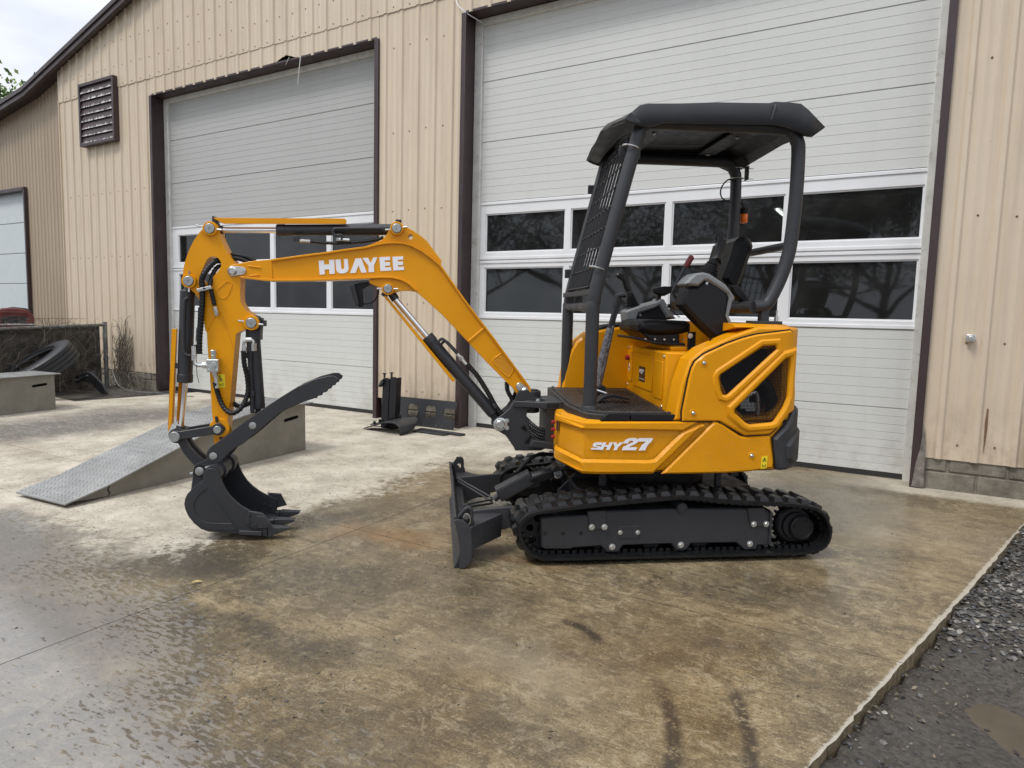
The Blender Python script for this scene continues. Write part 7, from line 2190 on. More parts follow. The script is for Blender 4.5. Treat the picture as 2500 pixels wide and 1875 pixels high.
mb = MB(); tube(mb, [(x, -0.010, z) for x, z in S['pipe_arm']], 0.0085, n=8, smooth=4); ep('oil_pipe', mb, 'charcoal', ac)
hs = S['hose_arm']
mb = MB(); tube(mb, [(x, 0.005, z) for x, z in hs], 0.0095, n=8, smooth=5, rib=0.1); ep('oil_hose', mb, 'hose', ac)
mb = MB(); p = Vector((hs[0][0], 0.005, hs[0][1])); cyl(mb, p + Vector((-0.06, 0, 0.003)), p + Vector((0.005, 0, 0)), 0.0105, n=10); q = S['pipe_arm'][0]; cyl(mb, (q[0] - 0.03, -0.006, q[1] + 0.005), (q[0] + 0.045, -0.002, q[1] + 0.003), 0.0115, n=8); cyl(mb, (q[0] - 0.03, -0.006, q[1] + 0.005), (q[0] - 0.015, -0.006, q[1] + 0.004), 0.0145, n=6); ep('hose_ends', mb, 'zinc', ac)
mb = MB(); box(mb, (hs[0][0] - 0.075, 0.005, hs[0][1] + 0.012), (0.04, 0.03, 0.035)); ep('port_block', mb, 'charcoal', ac, bevel=0.003)

bcx = ram('boom_ram', S['p_boomlug'], [S['p_boomlug'][0] + 0.035, 0, S['p_boomlug'][2] - 0.055], S['bmcyl_b'], [S['p_cylfoot'][0] - 0.035, 0, S['p_cylfoot'][2] + 0.055], S['p_cylfoot'], 0.019, 0.0385)
gb = S['guard_boom']
mb = MB(); prism(mb, gb, 0.0, 0.08); ep('ram_guard', mb, 'yellow', bcx, bevel=0.002)
mb = MB(); q0 = Vector((S['p_boomlug'][0] - 0.03, 0.03, S['p_boomlug'][2] - 0.02)); box(mb, (q0.x + 0.004, 0.035, q0.z - 0.018), (0.035, 0.06, 0.02), Matrix.Rotation(0.7, 3, 'Y')); ep('guard_bracket', mb, 'charcoal', bcx)
for yy in (-0.012, 0.012):
    mb = MB(); tube(mb, [(x + (yy + .012) * 0.8, yy, z - (yy + .012) * 0.6) for x, z in S['pipe_boom']], 0.009, n=8, smooth=4); ep('oil_pipe', mb, 'charcoal', bcx)
hb = S['hose_boom']
mb = MB(); q = Vector((S['pipe_boom'][-1][0], -0.012, S['pipe_boom'][-1][1])); w = Vector((hb[0][0], -0.012, hb[0][1])); cyl(mb, q, w, 0.012, n=8); cyl(mb, q.lerp(w, .3), q.lerp(w, .55), 0.016, n=6); ep('hose_ends', mb, 'zinc', bcx)
for yy in (-0.012, 0.016):
    mb = MB(); tube(mb, [(x + 0.01 * (yy > 0), yy, z) for x, z in hb], 0.0115, n=8, smooth=5, rib=0.12); ep('oil_hose', mb, 'hose', bcx)
q = Vector((hb[3][0], 0.0, hb[3][1])); mb = MB(); box(mb, q, (0.03, 0.06, 0.02), Matrix.Rotation(0.95, 3, 'Y')); ep('hose_clip', mb, 'charcoal', bcx, bevel=0.003)

pl_, pk = S['p_armlow'], S['p_link1']
bk = ram('bucket_ram', pk, [S['bkcyl_b'][0] * 0.12 + pk[0] * 0.88, 0, S['bkcyl_b'][2] * 0.12 + pk[2] * 0.88], S['bkcyl_b'], S['bkcyl_a'], pl_, 0.0185, 0.042)
gk = S['guard_bkt']
mb = MB(); prism(mb, gk, 0.0, 0.006); ep('ram_guard', mb, 'yellow', bk, bevel=0.0015)
mb = MB(); xg = [gk[1], gk[2]]
prism(mb, [gk[1], (gk[1][0] + 0.026, gk[1][1] + 0.004), (gk[2][0] + 0.026, gk[2][1] + 0.02), gk[2]], 0.075, 0.081); ep('ram_guard', mb, 'yellow', bk, bevel=0.0015)
mb = MB(); prism(mb, [gk[0], gk[4], (gk[4][0] + 0.006, gk[4][1]), (gk[0][0] + 0.006, gk[0][1])], 0.0, 0.08); ep('ram_guard_front', mb, 'yellow', bk, bevel=0.0015)
mb = MB(); box(mb, (S['bkcyl_b'][0] - 0.035, 0.03, S['bkcyl_b'][2] + 0.10), (0.03, 0.05, 0.03)); ep('guard_bracket', mb, 'charcoal', bk, bevel=0.003)
mb = MB(); tube(mb, [(x, -0.012, z) for x, z in S['pipe_bkt']], 0.0095, n=9, smooth=4); ep('oil_pipe', mb, 'charcoal', bk)

# ------------------------------------------------------------------ arm
AY0, AY1 = -0.013, 0.093
arm = ep('arm', pr(S['arm_out'], AY0, AY1, holes=[S['arm_slot']]), 'yellow', bevel=0.003)
emb = ccw(S['arm_emb1'])
mb = MB(); prism(mb, emb, AY0 - 0.003, AY0 + 0.002, holes=[inset(emb, 0.007)]); ep('pressed_rib', mb, 'yellow', arm, bevel=0.0025)
em2 = S['arm_emb2']
lines = [em2[0:5], em2[4:7]]
mb = MB()
for seg_ in ([em2[0], em2[1], em2[2], em2[3], em2[4], em2[5]],):
    tube(mb, [(x, AY0, z) for x, z in seg_], 0.0032, n=6, smooth=3)
ep('weld_bead', mb, 'yellow', arm)
pin_boss(arm, S['p_armtop'], AY0, 0.042)
pin_boss(arm, S['p_armlow'], AY0, 0.042)
pin_boss(arm, S['p_armlobe'], AY0, 0.045)
mb = MB()
for k, dx, dz in (('p_armtop', -0.052, 0.012), ('p_armtop', 0.045, -0.004), ('p_armlow', 0.004, 0.044), ('p_armlow', 0.0, -0.048), ('p_armlobe', -0.050, 0.010), ('p_armlobe', 0.046, -0.006)):
    p = S[k]; tube(mb, [(p[0] + dx * 0.85, AY0 - 0.014, p[2] + dz * 0.85), (p[0] + dx * 1.5, AY0 - 0.018, p[2] + dz * 1.35)], 0.006, n=8)
ep('grease_nipple', mb, 'zinc', arm)
# end boss of the link at the arm
p = S['p_link2']
mb = MB(); lathe(mb, (p[0] + 0.006, AY0 + 0.002, p[2] + 0.006), (0, -1, 0), [(0, 0.060), (0.016, 0.060), (0.020, 0.056)], n=28); ep('link_boss', mb, 'yellow', arm)
# shut-off valve block with fittings
bx = S['arm_block']
xa = min(q[0] for q in bx); xb = max(q[0] for q in bx); za = min(q[1] for q in bx); zbb = max(q[1] for q in bx)
vb = ep('valve_block', pr([(xa, za), (xb, za), (xb, zbb), (xa, zbb)], -0.066, AY0 + 0.004, bev=0.003), 'zinc', arm)
mb = MB()
for u in (0.18, 0.82):
    for v in (0.15, 0.85):
        lathe(mb, (xa + (xb - xa) * u, -0.066, za + (zbb - za) * v), (0, -1, 0), [(0, 0.010), (0.005, 0.010), (0.006, 0.008), (0.006, 0.005), (0.002, 0.004)], n=12)
xm = (xa + xb) / 2; zm = (za + zbb) / 2
cyl(mb, (xm, -0.066, zm), (xm, -0.080, zm), 0.020, n=18); cyl(mb, (xm + 0.002, -0.080, zm), (xm + 0.002, -0.090, zm), 0.011, n=6)
cyl(mb, (xm, -0.04, zbb), (xm, -0.04, zbb + 0.022), 0.014, n=6); cyl(mb, (xm, -0.04, zbb + 0.022), (xm, -0.04, zbb + 0.055), 0.017, n=6, bev=0.003)
cyl(mb, (xa, -0.04, zm), (xa - 0.055, -0.04, zm + 0.002), 0.013, n=8); cyl(mb, (xa - 0.012, -0.04, zm), (xa - 0.03, -0.04, zm), 0.019, n=6)
tube(mb, [(xa - 0.05, -0.04, zm), (xa - 0.072, -0.042, zm + 0.008), (xa - 0.075, -0.042, zm + 0.035)], 0.013, n=8)
cyl(mb, (xa - 0.075, -0.042, zm + 0.030), (xa - 0.076, -0.042, zm + 0.060), 0.018, n=6); cyl(mb, (xa - 0.076, -0.042, zm + 0.06), (xa - 0.078, -0.040, zm + 0.115), 0.015, n=10)
cyl(mb, (xm + 0.006, -0.045, za), (xm + 0.012, -0.045, za - 0.03), 0.019, 0.014, n=8); cyl(mb, (xm + 0.012, -0.045, za - 0.03), (xm + 0.016, -0.045, za - 0.098), 0.0125, n=10)
ep('valve_fittings', mb, 'zinc', arm)
mb = MB(); tube(mb, [(xa - 0.062, -0.055, zm), (xa - 0.058, -0.058, zm - 0.06), (xa - 0.050, -0.055, zm - 0.105)], 0.0018, n=5); ep('cable_tie', mb, 'hose', arm)
# warning sticker
st = S['arm_sticker']
stk = ep('warning_sticker', pr(st, AY0 - 0.0012, AY0 + 0.0005), 'sticker_yellow', arm, smooth=0)
def in_quad(q, u, v):
    tl, tr, br_, bl_ = (Vector(p) for p in q)
    return (tl.lerp(tr, u)).lerp(bl_.lerp(br_, u), v)
def pictogram(q, y):
    mb = MB()
    def line(p, r, w=0.05):
        a, b = in_quad(q, *p), in_quad(q, *r); d = (b - a).normalized(); W_ = (in_quad(q, 1, 0) - in_quad(q, 0, 0)).length * w
        nn = Vector((-d.y, d.x)) * W_ / 2; a -= d * W_ / 2; b += d * W_ / 2
        prism(mb, [tuple(a - nn), tuple(b - nn), tuple(b + nn), tuple(a + nn)], y - 0.0016, y)
    def poly(ps):
        prism(mb, [tuple(in_quad(q, *p)) for p in ps], y - 0.0016, y)
    line((0.16, 0.44), (0.42, 0.09)); line((0.42, 0.09), (0.68, 0.44)); line((0.68, 0.44), (0.16, 0.44))
    poly([(0.36, 0.36), (0.44, 0.24), (0.48, 0.28), (0.56, 0.38), (0.50, 0.40)])
    line((0.08, 0.52), (0.92, 0.52), 0.02)
    poly([(0.13, 0.68), (0.30, 0.68), (0.30, 0.80), (0.26, 0.80), (0.26, 0.92), (0.17, 0.92), (0.17, 0.80), (0.13, 0.80)])
    c0 = in_quad(q, 0.215, 0.635); rr = (in_quad(q, 1, 0) - in_quad(q, 0, 0)).length * 0.055
    prism(mb, circ(tuple(c0), rr, 10), y - 0.0016, y)
    line((0.40, 0.78), (0.58, 0.78), 0.035); poly([(0.36, 0.78), (0.43, 0.745), (0.43, 0.815)]); poly([(0.62, 0.78), (0.55, 0.745), (0.55, 0.815)])
    line((0.68, 0.68), (0.82, 0.68), 0.025); line((0.82, 0.68), (0.82, 0.88), 0.025); line((0.82, 0.88), (0.68, 0.88), 0.025); line((0.68, 0.88), (0.68, 0.68), 0.025)
    return mb
ep('sticker_print', pictogram(st, AY0 - 0.0012), 'ink', arm, smooth=0)
# hoses on the arm
for k, r_, y_, yend in (('hoseA', 0.0165, -0.034, 0.05), ('hoseB', 0.0125, -0.030, 0.04), ('hoseC', 0.012, 0.03, 0.03)):
    P = S[k]; n = len(P)
    pts = []
    for i, (x, z) in enumerate(P):
        yy = y_
        if k in ('hoseA', 'hoseB') and i < 4:
            yy = y_ + (0.05 - y_) * (1 - i / 4.0)
        pts.append((x, yy, z))
    mb = MB(); tube(mb, pts, r_, n=10, smooth=5, rib=0.10, pitch=0.020); ep('hydraulic_hose', mb, 'hose', arm, smooth=60)
P = S['hoseB_end']; mb = MB(); tube(mb, [(x, -0.030, z) for x, z in P], [0.0125, 0.0135, 0.010], n=10); ep('hose_coupling', mb, 'zinc', arm)
P = S['hoseC'][-1]; mb = MB(); cyl(mb, (P[0], 0.03, P[1] + 0.03), (P[0] - 0.004, 0.02, P[1] - 0.05), 0.013, n=8); ep('hose_coupling', mb, 'zinc', arm)
ep('hose_clamp', pr(S['hose_clamp'], -0.060, -0.012, holes=[circ(((S['hose_clamp'][0][0] + S['hose_clamp'][2][0]) / 2, (S['hose_clamp'][0][1] + S['hose_clamp'][2][1]) / 2), 0.008, 10)], bev=0.002), 'zinc', arm)
for k, y_, r_ in (('hoseF', 0.05, 0.014), ('hoseG', 0.03, 0.013)):
    mb = MB(); tube(mb, [(x, y_, z) for x, z in S[k]], r_, n=9, smooth=5, rib=0.08); ep('hydraulic_hose', mb, 'hose', arm, smooth=60)
P = S['hoseD']; mb = MB(); tube(mb, [(x, -0.05 + 0.02 * math.sin(i), z) for i, (x, z) in enumerate(P)], 0.0145, n=10, smooth=6, rib=0.12, pitch=0.022); ep('hydraulic_hose', mb, 'hose', arm, smooth=60)
mb = MB(); tube(mb, [(x, 0.07, z) for x, z in S['hoseE']], 0.014, n=9, smooth=5, rib=0.1); ep('hydraulic_hose', mb, 'hose', arm, smooth=60)
P = S['fitE']; mb = MB(); tube(mb, [(x, -0.045, z) for x, z in P], 0.0095, n=8, smooth=4)
cyl(mb, (P[0][0], -0.045, P[0][1] + 0.005), (P[0][0] + 0.002, -0.045, P[0][1] - 0.03), 0.014, n=10); cyl(mb, (P[-1][0], -0.045, P[-1][1]), (P[-1][0], -0.045, P[-1][1] - 0.045), 0.017, n=6); cyl(mb, (P[3][0] - 0.012, -0.045, P[3][1]), (P[3][0] + 0.02, -0.045, P[3][1]), 0.014, n=6)
ep('elbow_fitting', mb, 'zinc', arm)
mb = MB(); e = S['arm_out'][26]; box(mb, (min(q[0] for q in S['hoseD']) - 0.035, 0.02, S['hoseD'][4][1] + 0.10), (0.02, 0.03, 0.035)); ep('pipe_clip', mb, 'zinc', arm, bevel=0.003)

# thumb ram
tl = S['p_armlobe']; tc = S['p_thumbcyl']
a = Vector(S['thcyl_a']); b = Vector(S['thcyl_b'])
mb = MB(); cyl(mb, (a.x - 0.01, 0.04, a.z), (b.x, 0.04, b.z), 0.041, n=26, bev=0.005); cyl(mb, (tl[0], -0.012, tl[2]), (tl[0], 0.09, tl[2]), 0.045, n=24)
prism(mb, [(tl[0] - 0.020, tl[2] + 0.03), (tl[0] + 0.050, tl[2] + 0.03), (a.x + 0.042, a.z - 0.02), (a.x + 0.042, a.z - 0.06), (a.x - 0.045, a.z - 0.05), (a.x - 0.042, a.z)], 0.010, 0.070)
box(mb, (tl[0] + 0.052, 0.04, tl[2] - 0.002), (0.03, 0.05, 0.035))
th = ep('thumb_ram', mb, 'charcoal')
ep('piston_rod', cy((b.x, 0.04, b.z), (tc[0], 0.04, tc[2]), 0.018), 'charcoal', th)
mb = MB(); d = (b - a).normalized()
q = a.lerp(b, 0.30); cyl(mb, (q.x - 0.022, -0.012, q.z), (q.x - 0.022 + d.x * 0.36, -0.012, q.z + d.z * 0.36), 0.013, n=12); box(mb, (q.x - 0.022, -0.012, q.z + 0.0), (0.034, 0.03, 0.05)); box(mb, (b.x - 0.02, -0.012, b.z + 0.10), (0.03, 0.03, 0.03)); ep('side_pipe', mb, 'charcoal', th, bevel=0.002)

# links
mb = MB()
for y0, y1 in ((-0.045, -0.020), (0.100, 0.125)):
    prism(mb, S['link_plate'], y0, y1, bev=0.003)
lk = ep('bucket_link', mb, 'charcoal')
for k, r_ in (('p_link1', 0.031), ('p_link2', 0.023)):
    p = S[k]; mb = MB(); lathe(mb, (p[0], -0.045, p[2]), (0, -1, 0), [(0, r_), (0.008, r_), (0.010, r_ * 0.9), (0.010, 0.0)], n=26); ep('link_pin', mb, 'pin', lk)
mb = MB(); p = S['p_link2']; lathe(mb, (p[0], -0.045, p[2]), (0, -1, 0), [(0, 0.036), (0.005, 0.034), (0.005, 0.026)], n=24); cyl(mb, (p[0] - 0.006, -0.033, p[2] + 0.045), (p[0] - 0.008, -0.036, p[2] + 0.078), 0.010, n=6); cyl(mb, (p[0] + 0.012, -0.033, p[2] - 0.045), (p[0] + 0.014, -0.034, p[2] - 0.062), 0.008, n=6); ep('link_fittings', mb, 'charcoal', lk)
mb = MB(); prism(mb, S['link_curve'], -0.012, 0.016, bev=0.003); prism(mb, S['link_curve'], 0.066, 0.094, bev=0.003); p = S['p_link1']; cyl(mb, (p[0], -0.02, p[2]), (p[0], 0.10, p[2]), 0.045, n=24)
ep('curved_link', mb, 'charcoal')

# ------------------------------------------------------------------ bucket and thumb
K0, K1 = -0.150, 0.230
mb = pr(S['bkt_side'], K0, K0 + 0.014, bev=0.002)
bucket = ep('bucket', mb, 'charcoal')
ep('side_plate', pr(S['bkt_side'], K1 - 0.014, K1, bev=0.002), 'charcoal', bucket)
ep('shell', strip(S['bkt_shell'], 0.012, K0 + 0.004, K1 - 0.004, 1), 'charcoal', bucket)
e_ = ccw(S['bkt_emb'])
ep('wear_band', pr(S['bkt_emb'], K0 - 0.004, K0 + 0.002, bev=0.002), 'charcoal', bucket)
ep('weld_bead', pr(S['bkt_stripe'], K0 - 0.004, K0 + 0.002), 'charcoal', bucket, bevel=0.001)
p = S['bkt_ear']
mb = MB(); cyl(mb, (p[0], K0 + 0.01, p[2] + 0.01), (p[0], K1 - 0.01, p[2] + 0.01), 0.048, n=28); cyl(mb, (p[0], -0.06, p[2] + 0.01), (p[0], -0.03, p[2] + 0.01), 0.060, n=28); cyl(mb, (p[0], 0.11, p[2] + 0.01), (p[0], 0.14, p[2] + 0.01), 0.060, n=28); ep('cross_tube', mb, 'charcoal', bucket)
mb = MB()
for y0 in (-0.050, 0.115):
    prism(mb, S['bkt_hanger'], y0, y0 + 0.016, bev=0.002)
ep('hanger', mb, 'charcoal', bucket)
p = S['bkt_pin']
mb = MB(); lathe(mb, (p[0], -0.050, p[2]), (0, -1, 0), [(0, 0.036), (0.006, 0.036), (0.007, 0.030)], n=24); ep('pin_collar', mb, 'black', bucket)
mb = MB(); lathe(mb, (p[0], -0.052, p[2]), (0, -1, 0), [(0, 0.026), (0.010, 0.026), (0.012, 0.022), (0.012, 0.0)], n=22); cyl(mb, (p[0] + 0.035, -0.056, p[2] + 0.02), (p[0] + 0.085, -0.06, p[2] + 0.036), 0.009, n=8); cyl(mb, (p[0] - 0.038, -0.056, p[2] - 0.010), (p[0] - 0.055, -0.058, p[2] - 0.016), 0.008, n=8); ep('bucket_pin', mb, 'pin', bucket)
for side in (0, 1):
    if side == 0:
        sc_ = ep('side_cutter', pr(S['bkt_cutter'], K0 - 0.016, K0 + 0.001, bev=0.004), 'charcoal_rough', bucket)
        mb = pr(S['bkt_cutter_in'], K0 - 0.0185, K0 - 0.014, bev=0.002); ep('cutter_recess', mb, 'charcoal_rough', bucket)
        mb = MB()
        for x, z in S['bkt_cut_b']:
            lathe(mb, (x, K0 - 0.015, z), (0, -1, 0), [(0, 0.019), (0.002, 0.019), (0.002, 0.0135)], n=20); hexbolt(mb, (x, K0 - 0.016, z), 0.010, 0.009, washer=False)
        ep('cutter_bolts', mb, 'charcoal', bucket)
    else:
        ep('side_cutter', pr(S['bkt_cutfar'], K1, K1 + 0.016, bev=0.003), 'charcoal_rough', bucket)
        mb = MB()
        for x, z in S['bkt_cutfar_b']:
            hexbolt(mb, (x, K1 - 0.014, z), 0.012, 0.010)
        ep('cutter_bolts', mb, 'charcoal', bucket)
ep('wear_bar', pr(S['bkt_wear'], K0 - 0.016, K0 + 0.03, bev=0.003), 'charcoal_rough', bucket)
lip_x = S['bkt_wear'][2][0]; lip_z = S['bkt_wear'][2][1]
mb = MB(); prism(mb, [(lip_x - 0.12, lip_z + 0.004), (lip_x + 0.018, lip_z + 0.006), (lip_x + 0.012, lip_z + 0.026), (lip_x - 0.12, lip_z + 0.022)], K0, K1); ep('lip_plate', mb, 'charcoal_rough', bucket, bevel=0.003)
def tooth(yc):
    mb = MB(); prism(mb, S['tooth_ad'], yc - 0.027, yc + 0.027, bev=0.004); t = ep('tooth_adapter', mb, 'charcoal_rough', bucket)
    o = S['tooth_tip']
    x0, x1 = min(q[0] for q in o), max(q[0] for q in o)
    mb = MB(); prism(mb, o, -1, 1)
    mb.v = [(x, yc + y * (0.032 - 0.012 * (x - x0) / (x1 - x0)), z) for x, y, z in mb.v]
    ep('bucket_tooth', mb, 'charcoal_rough', bucket, bevel=0.003)
    mb = MB(); c = (x0 + 0.035, (o[0][1] + o[4][1]) / 2); lathe(mb, (c[0], yc - 0.030, c[1]), (0, -1, 0), [(0, 0.017), (0.003, 0.016), (0.003, 0.011), (0.0015, 0.010), (0.0015, 0.0)], n=18); ep('tooth_pin', mb, 'charcoal_rough', bucket)
for yc in (K0 + 0.028, (K0 + K1) / 2, K1 - 0.028):
    tooth(yc)
mb = MB(); prism(mb, S['thumb'], -0.068, -0.050, bev=0.003)
thumb = ep('thumb', mb, 'charcoal')
tt = [(x + 0.02, z + 0.0) for x, z in S['thumb']]
ep('thumb_plate', pr(S['thumb'], 0.130, 0.148, bev=0.003), 'charcoal', thumb)
mb = MB(); p = S['p_piv']
for q0, q1 in ((S['thumb'][8], S['thumb'][26]), (S['thumb'][5], S['thumb'][30])):
    c = ((q0[0] + q1[0]) / 2, (q0[1] + q1[1]) / 2); cyl(mb, (c[0], -0.055, c[1]), (c[0], 0.135, c[1]), 0.022, n=16)
ep('thumb_spacer', mb, 'charcoal', thumb)
for k, r_ in (('p_piv', 0.0225), ('p_thumbcyl', 0.0215)):
    p = S[k]; mb = MB()
    lathe(mb, (p[0], -0.068, p[2]), (0, -1, 0), [(0, r_), (0.003, r_), (0.004, r_ * 0.9), (0.004, 0.0)], n=24); ep('thumb_pin', mb, 'pin', thumb)


# ------------------------------------------------------------------ canopy
YP = 0.44; RP = 0.0385
def post_path(dx):
    return [(-0.500 + dx, 0.79), (-0.500 + dx, 1.40), (-0.494 + dx, 1.46), (-0.470 + dx, 1.60), (-0.285 + dx, 2.345), (-0.262 + dx, 2.425), (-0.225 + dx, 2.455), (-0.16 + dx, 2.465), (0.55 + dx, 2.470), (0.625 + dx, 2.452), (0.664 + dx, 2.405), (0.678 + dx, 2.34), (0.680 + dx, 2.10), (0.668 + dx, 1.86), (0.652 + dx, 1.745), (0.615 + dx, 1.62), (0.560 + dx, 1.50), (0.525 + dx, 1.462), (0.46 + dx, 1.452)]
can = None
for s, dx in ((-1, 0.0), (1, 0.03)):
    mb = MB(); tube(mb, [(x, s * YP, z) for x, z in post_path(dx)], RP, n=18, smooth=3)
    post = ep('canopy_frame', mb, 'charcoal', smooth=60)
    if can is None:
        can = post
    mb = MB(); lathe(mb, (-0.500 + dx, s * YP, 0.800), (0, 0, 1), [(0, 0.052), (0.055, 0.050), (0.068, 0.044)], n=22); ep('post_socket', mb, 'charcoal', post)
    mb = MB(); prism(mb, [(0.44 + dx, s * YP - 0.05), (0.62 + dx, s * YP - 0.05), (0.62 + dx, s * YP + 0.05), (0.44 + dx, s * YP + 0.05)], 1.352, 1.372, axis='z'); box(mb, (0.525 + dx, s * YP, 1.40), (0.05, 0.05, 0.09)); ep('post_foot', mb, 'charcoal', post, bevel=0.004)
    mb = MB(); cyl(mb, (0.59 + dx, s * YP - 0.03, 1.372), (0.59 + dx, s * YP - 0.03, 1.40), 0.012, n=6); cyl(mb, (0.59 + dx, s * YP - 0.03, 1.40), (0.59 + dx, s * YP - 0.03, 1.435), 0.007, n=8); ep('foot_bolt', mb, 'zinc', post)
mb = MB(); tube(mb, [(-0.496, -YP, 1.437), (-0.470, YP, 1.437)], 0.027, n=16); ep('front_crossbar', mb, 'charcoal', can)
mb = MB(); tube(mb, [(0.664, -YP, 1.815), (0.694, YP, 1.815)], 0.024, n=16); tube(mb, [(0.47, -YP, 1.452), (0.50, YP, 1.452)], 0.036, n=16); ep('rear_crossbar', mb, 'charcoal', can)
mb = MB(); tube(mb, [(-0.235, -YP, 2.44), (-0.205, YP, 2.44)], 0.03, n=14); ep('head_crossbar', mb, 'charcoal', can)
# roof shell
topp = S['roof_top_n']; low = S['roof_n']
TP = [(-0.372, 2.452), (-0.330, 2.500), (-0.279, 2.5465), (-0.237, 2.5575), (-0.05, 2.567), (0.1525, 2.5839), (0.35, 2.591), (0.470, 2.5965), (0.500, 2.606), (0.58, 2.607), (0.655, 2.604), (0.70, 2.575), (0.81, 2.480)]
LP = [(-0.358, 2.452), (-0.325, 2.437), (-0.286, 2.424), (-0.215, 2.429), (-0.150, 2.450), (0.1525, 2.460), (0.35, 2.466), (0.470, 2.469), (0.500, 2.468), (0.56, 2.460), (0.63, 2.436), (0.685, 2.414), (0.717, 2.414)]
mb = MB(); V = []; F = []
ys_ = [(-0.520, 'L'), (-0.478, 'T'), (-0.455, 'U'), (0.0, 'C'), (0.455, 'U'), (0.478, 'T'), (0.520, 'L')]
for y, kind in ys_:
    for i in range(len(TP)):
        t, l = TP[i], LP[i]
        dx = 0.015 * (y + 0.5)
        if kind == 'L':
            x, z = l
        elif kind == 'M':
            x, z = l[0] * 0.6 + t[0] * 0.4, l[1] * 0.55 + t[1] * 0.45
        elif kind == 'T':
            x, z = t[0] * 0.99 + l[0] * 0.01, t[1] * 0.965 + l[1] * 0.035
        elif kind == 'U':
            x, z = t
        else:
            x, z = t[0], t[1] + 0.022
            if i in (0, 1):
                z += 0.045; x -= 0.02
        V.append((x + dx, y, z))
m = len(TP)
for a in range(len(ys_) - 1):
    for i in range(m - 1):
        F.append((a * m + i, a * m + i + 1, (a + 1) * m + i + 1, (a + 1) * m + i))
mb.add(V, F)
roof = ep('canopy_roof', mb, 'charcoal', smooth=24)
sm = roof.modifiers.new('thickness', 'SOLIDIFY'); sm.thickness = 0.014; sm.offset = -1
# inner lining, visor lip and stiffeners below the roof
mb = MB()
prism(mb, [(-0.30, 2.485), (-0.22, 2.515), (0.60, 2.545), (0.70, 2.50), (0.70, 2.49), (0.60, 2.53), (-0.22, 2.50), (-0.30, 2.47)], -0.45, 0.45); ep('roof_lining', mb, 'black', roof, smooth=20)
mb = MB()
for y in (-0.22, 0.22):
    box(mb, (0.2, y, 2.519), (0.75, 0.05, 0.012), Matrix.Rotation(-0.035, 3, 'Y'))
for x in (-0.08, 0.45):
    box(mb, (x, 0.0, 2.502), (0.12, 0.86, 0.016))
ep('roof_rib', mb, 'black', roof, bevel=0.006)
mb = MB()
for x in (-0.08, 0.45):
    for y in (-0.33, -0.12, 0.33):
        hexbolt(mb, (x, y, 2.490), 0.010, 0.008, (0, 0, -1))
ep('roof_bolts', mb, 'zinc', roof)
mb = MB(); V = []; F = []
for y, dz in ((-0.515, 0.0), (-0.30, 0.030), (0.0, 0.045), (0.30, 0.030), (0.515, 0.0)):
    dx = 0.015 * (y + 0.5)
    V += [(-0.372 + dx - dz * 0.4, y, 2.455 + dz), (-0.345 + dx, y, 2.440 + dz), (-0.285 + dx, y, 2.430 + dz * 0.8), (-0.285 + dx, y, 2.445 + dz * 0.8), (-0.340 + dx, y, 2.490 + dz)]
for a in range(4):
    for j in range(5):
        F.append((a * 5 + j, a * 5 + (j + 1) % 5, (a + 1) * 5 + (j + 1) % 5, (a + 1) * 5 + j))
F.append((4, 3, 2, 1, 0)); F.append((20, 21, 22, 23, 24))
mb.add(V, F); ep('visor_lip', mb, 'charcoal', roof, smooth=40)
# strap moulding across the roof side
mb = MB(); prism(mb, [(0.460, 2.480), (0.472, 2.480), (0.500, 2.580), (0.488, 2.580)], -0.512, -0.470); ep('roof_seam', mb, 'charcoal', roof, bevel=0.004)

# front guard of flat bars between the posts
gu = thing_guard = None
def gpt(u, t):
    """u across from near (0) to far (1), t from bottom (0) to top (1)"""
    xb, zb_, xt, zt = -0.507, 1.548, -0.289, 2.410
    x = xb + (xt - xb) * t + 0.03 * u
    return Vector((x, -0.405 + 0.81 * u, zb_ + (zt - zb_) * t))
slope_d = (gpt(0, 1) - gpt(0, 0)).normalized()
nrm_d = Vector((slope_d.z, 0, -slope_d.x))
def flat(a, b, wdir, w, th):
    d = (b - a).normalized(); wd = Vector(wdir).normalized(); n3 = d.cross(wd).normalized()
    mb = MB(); V = []
    for p in (a, b):
        for i, j in ((-1, -1), (1, -1), (1, 1), (-1, 1)):
            V.append(p + wd * (w / 2 * i) + n3 * (th / 2 * j))
    mb.add(V, [(0, 3, 2, 1), (4, 5, 6, 7), (0, 1, 5, 4), (1, 2, 6, 5), (2, 3, 7, 6), (3, 0, 4, 7)])
    return mb
guard = ep('front_guard', flat(gpt(0, 0.0), gpt(1, 0.0), nrm_d, 0.03, 0.006), 'charcoal')
for k in range(9):
    u = k / 8
    ep('guard_bar', flat(gpt(u, 0.0), gpt(u, 1.0), nrm_d, 0.014, 0.005), 'charcoal', guard, smooth=0)
for k in range(8):
    t = 0.0 + k / 7.4
    ep('guard_bar', flat(gpt(-0.03, t), gpt(1.03, t), nrm_d, 0.008, 0.006), 'charcoal', guard, smooth=0)
mb = MB(); box(mb, gpt(0.5, -0.035), (0.03, 0.82, 0.03)); ep('guard_foot_bar', mb, 'charcoal_rough', guard, bevel=0.003)
mb = MB()
for t, uu in ((0.90, -0.045), (0.12, -0.045)):
    c = gpt(uu, t)
    tube(mb, [c + nrm_d * (0.046 * math.cos(a)) + Vector((0, 1, 0)) * (0.046 * math.sin(a)) for a in [2 * math.pi * k / 20 for k in range(21)]], 0.005, n=7)
ep('u_bolt', mb, 'zinc', guard)
mb = MB()
for t, uu in ((0.88, 0.015), (0.80, 1.05), (0.13, 1.05)):
    c = gpt(uu, t) - nrm_d * 0.03; box(mb, c, (0.045, 0.012, 0.06))
    c2 = gpt(-0.10 if uu < .5 else uu, t)
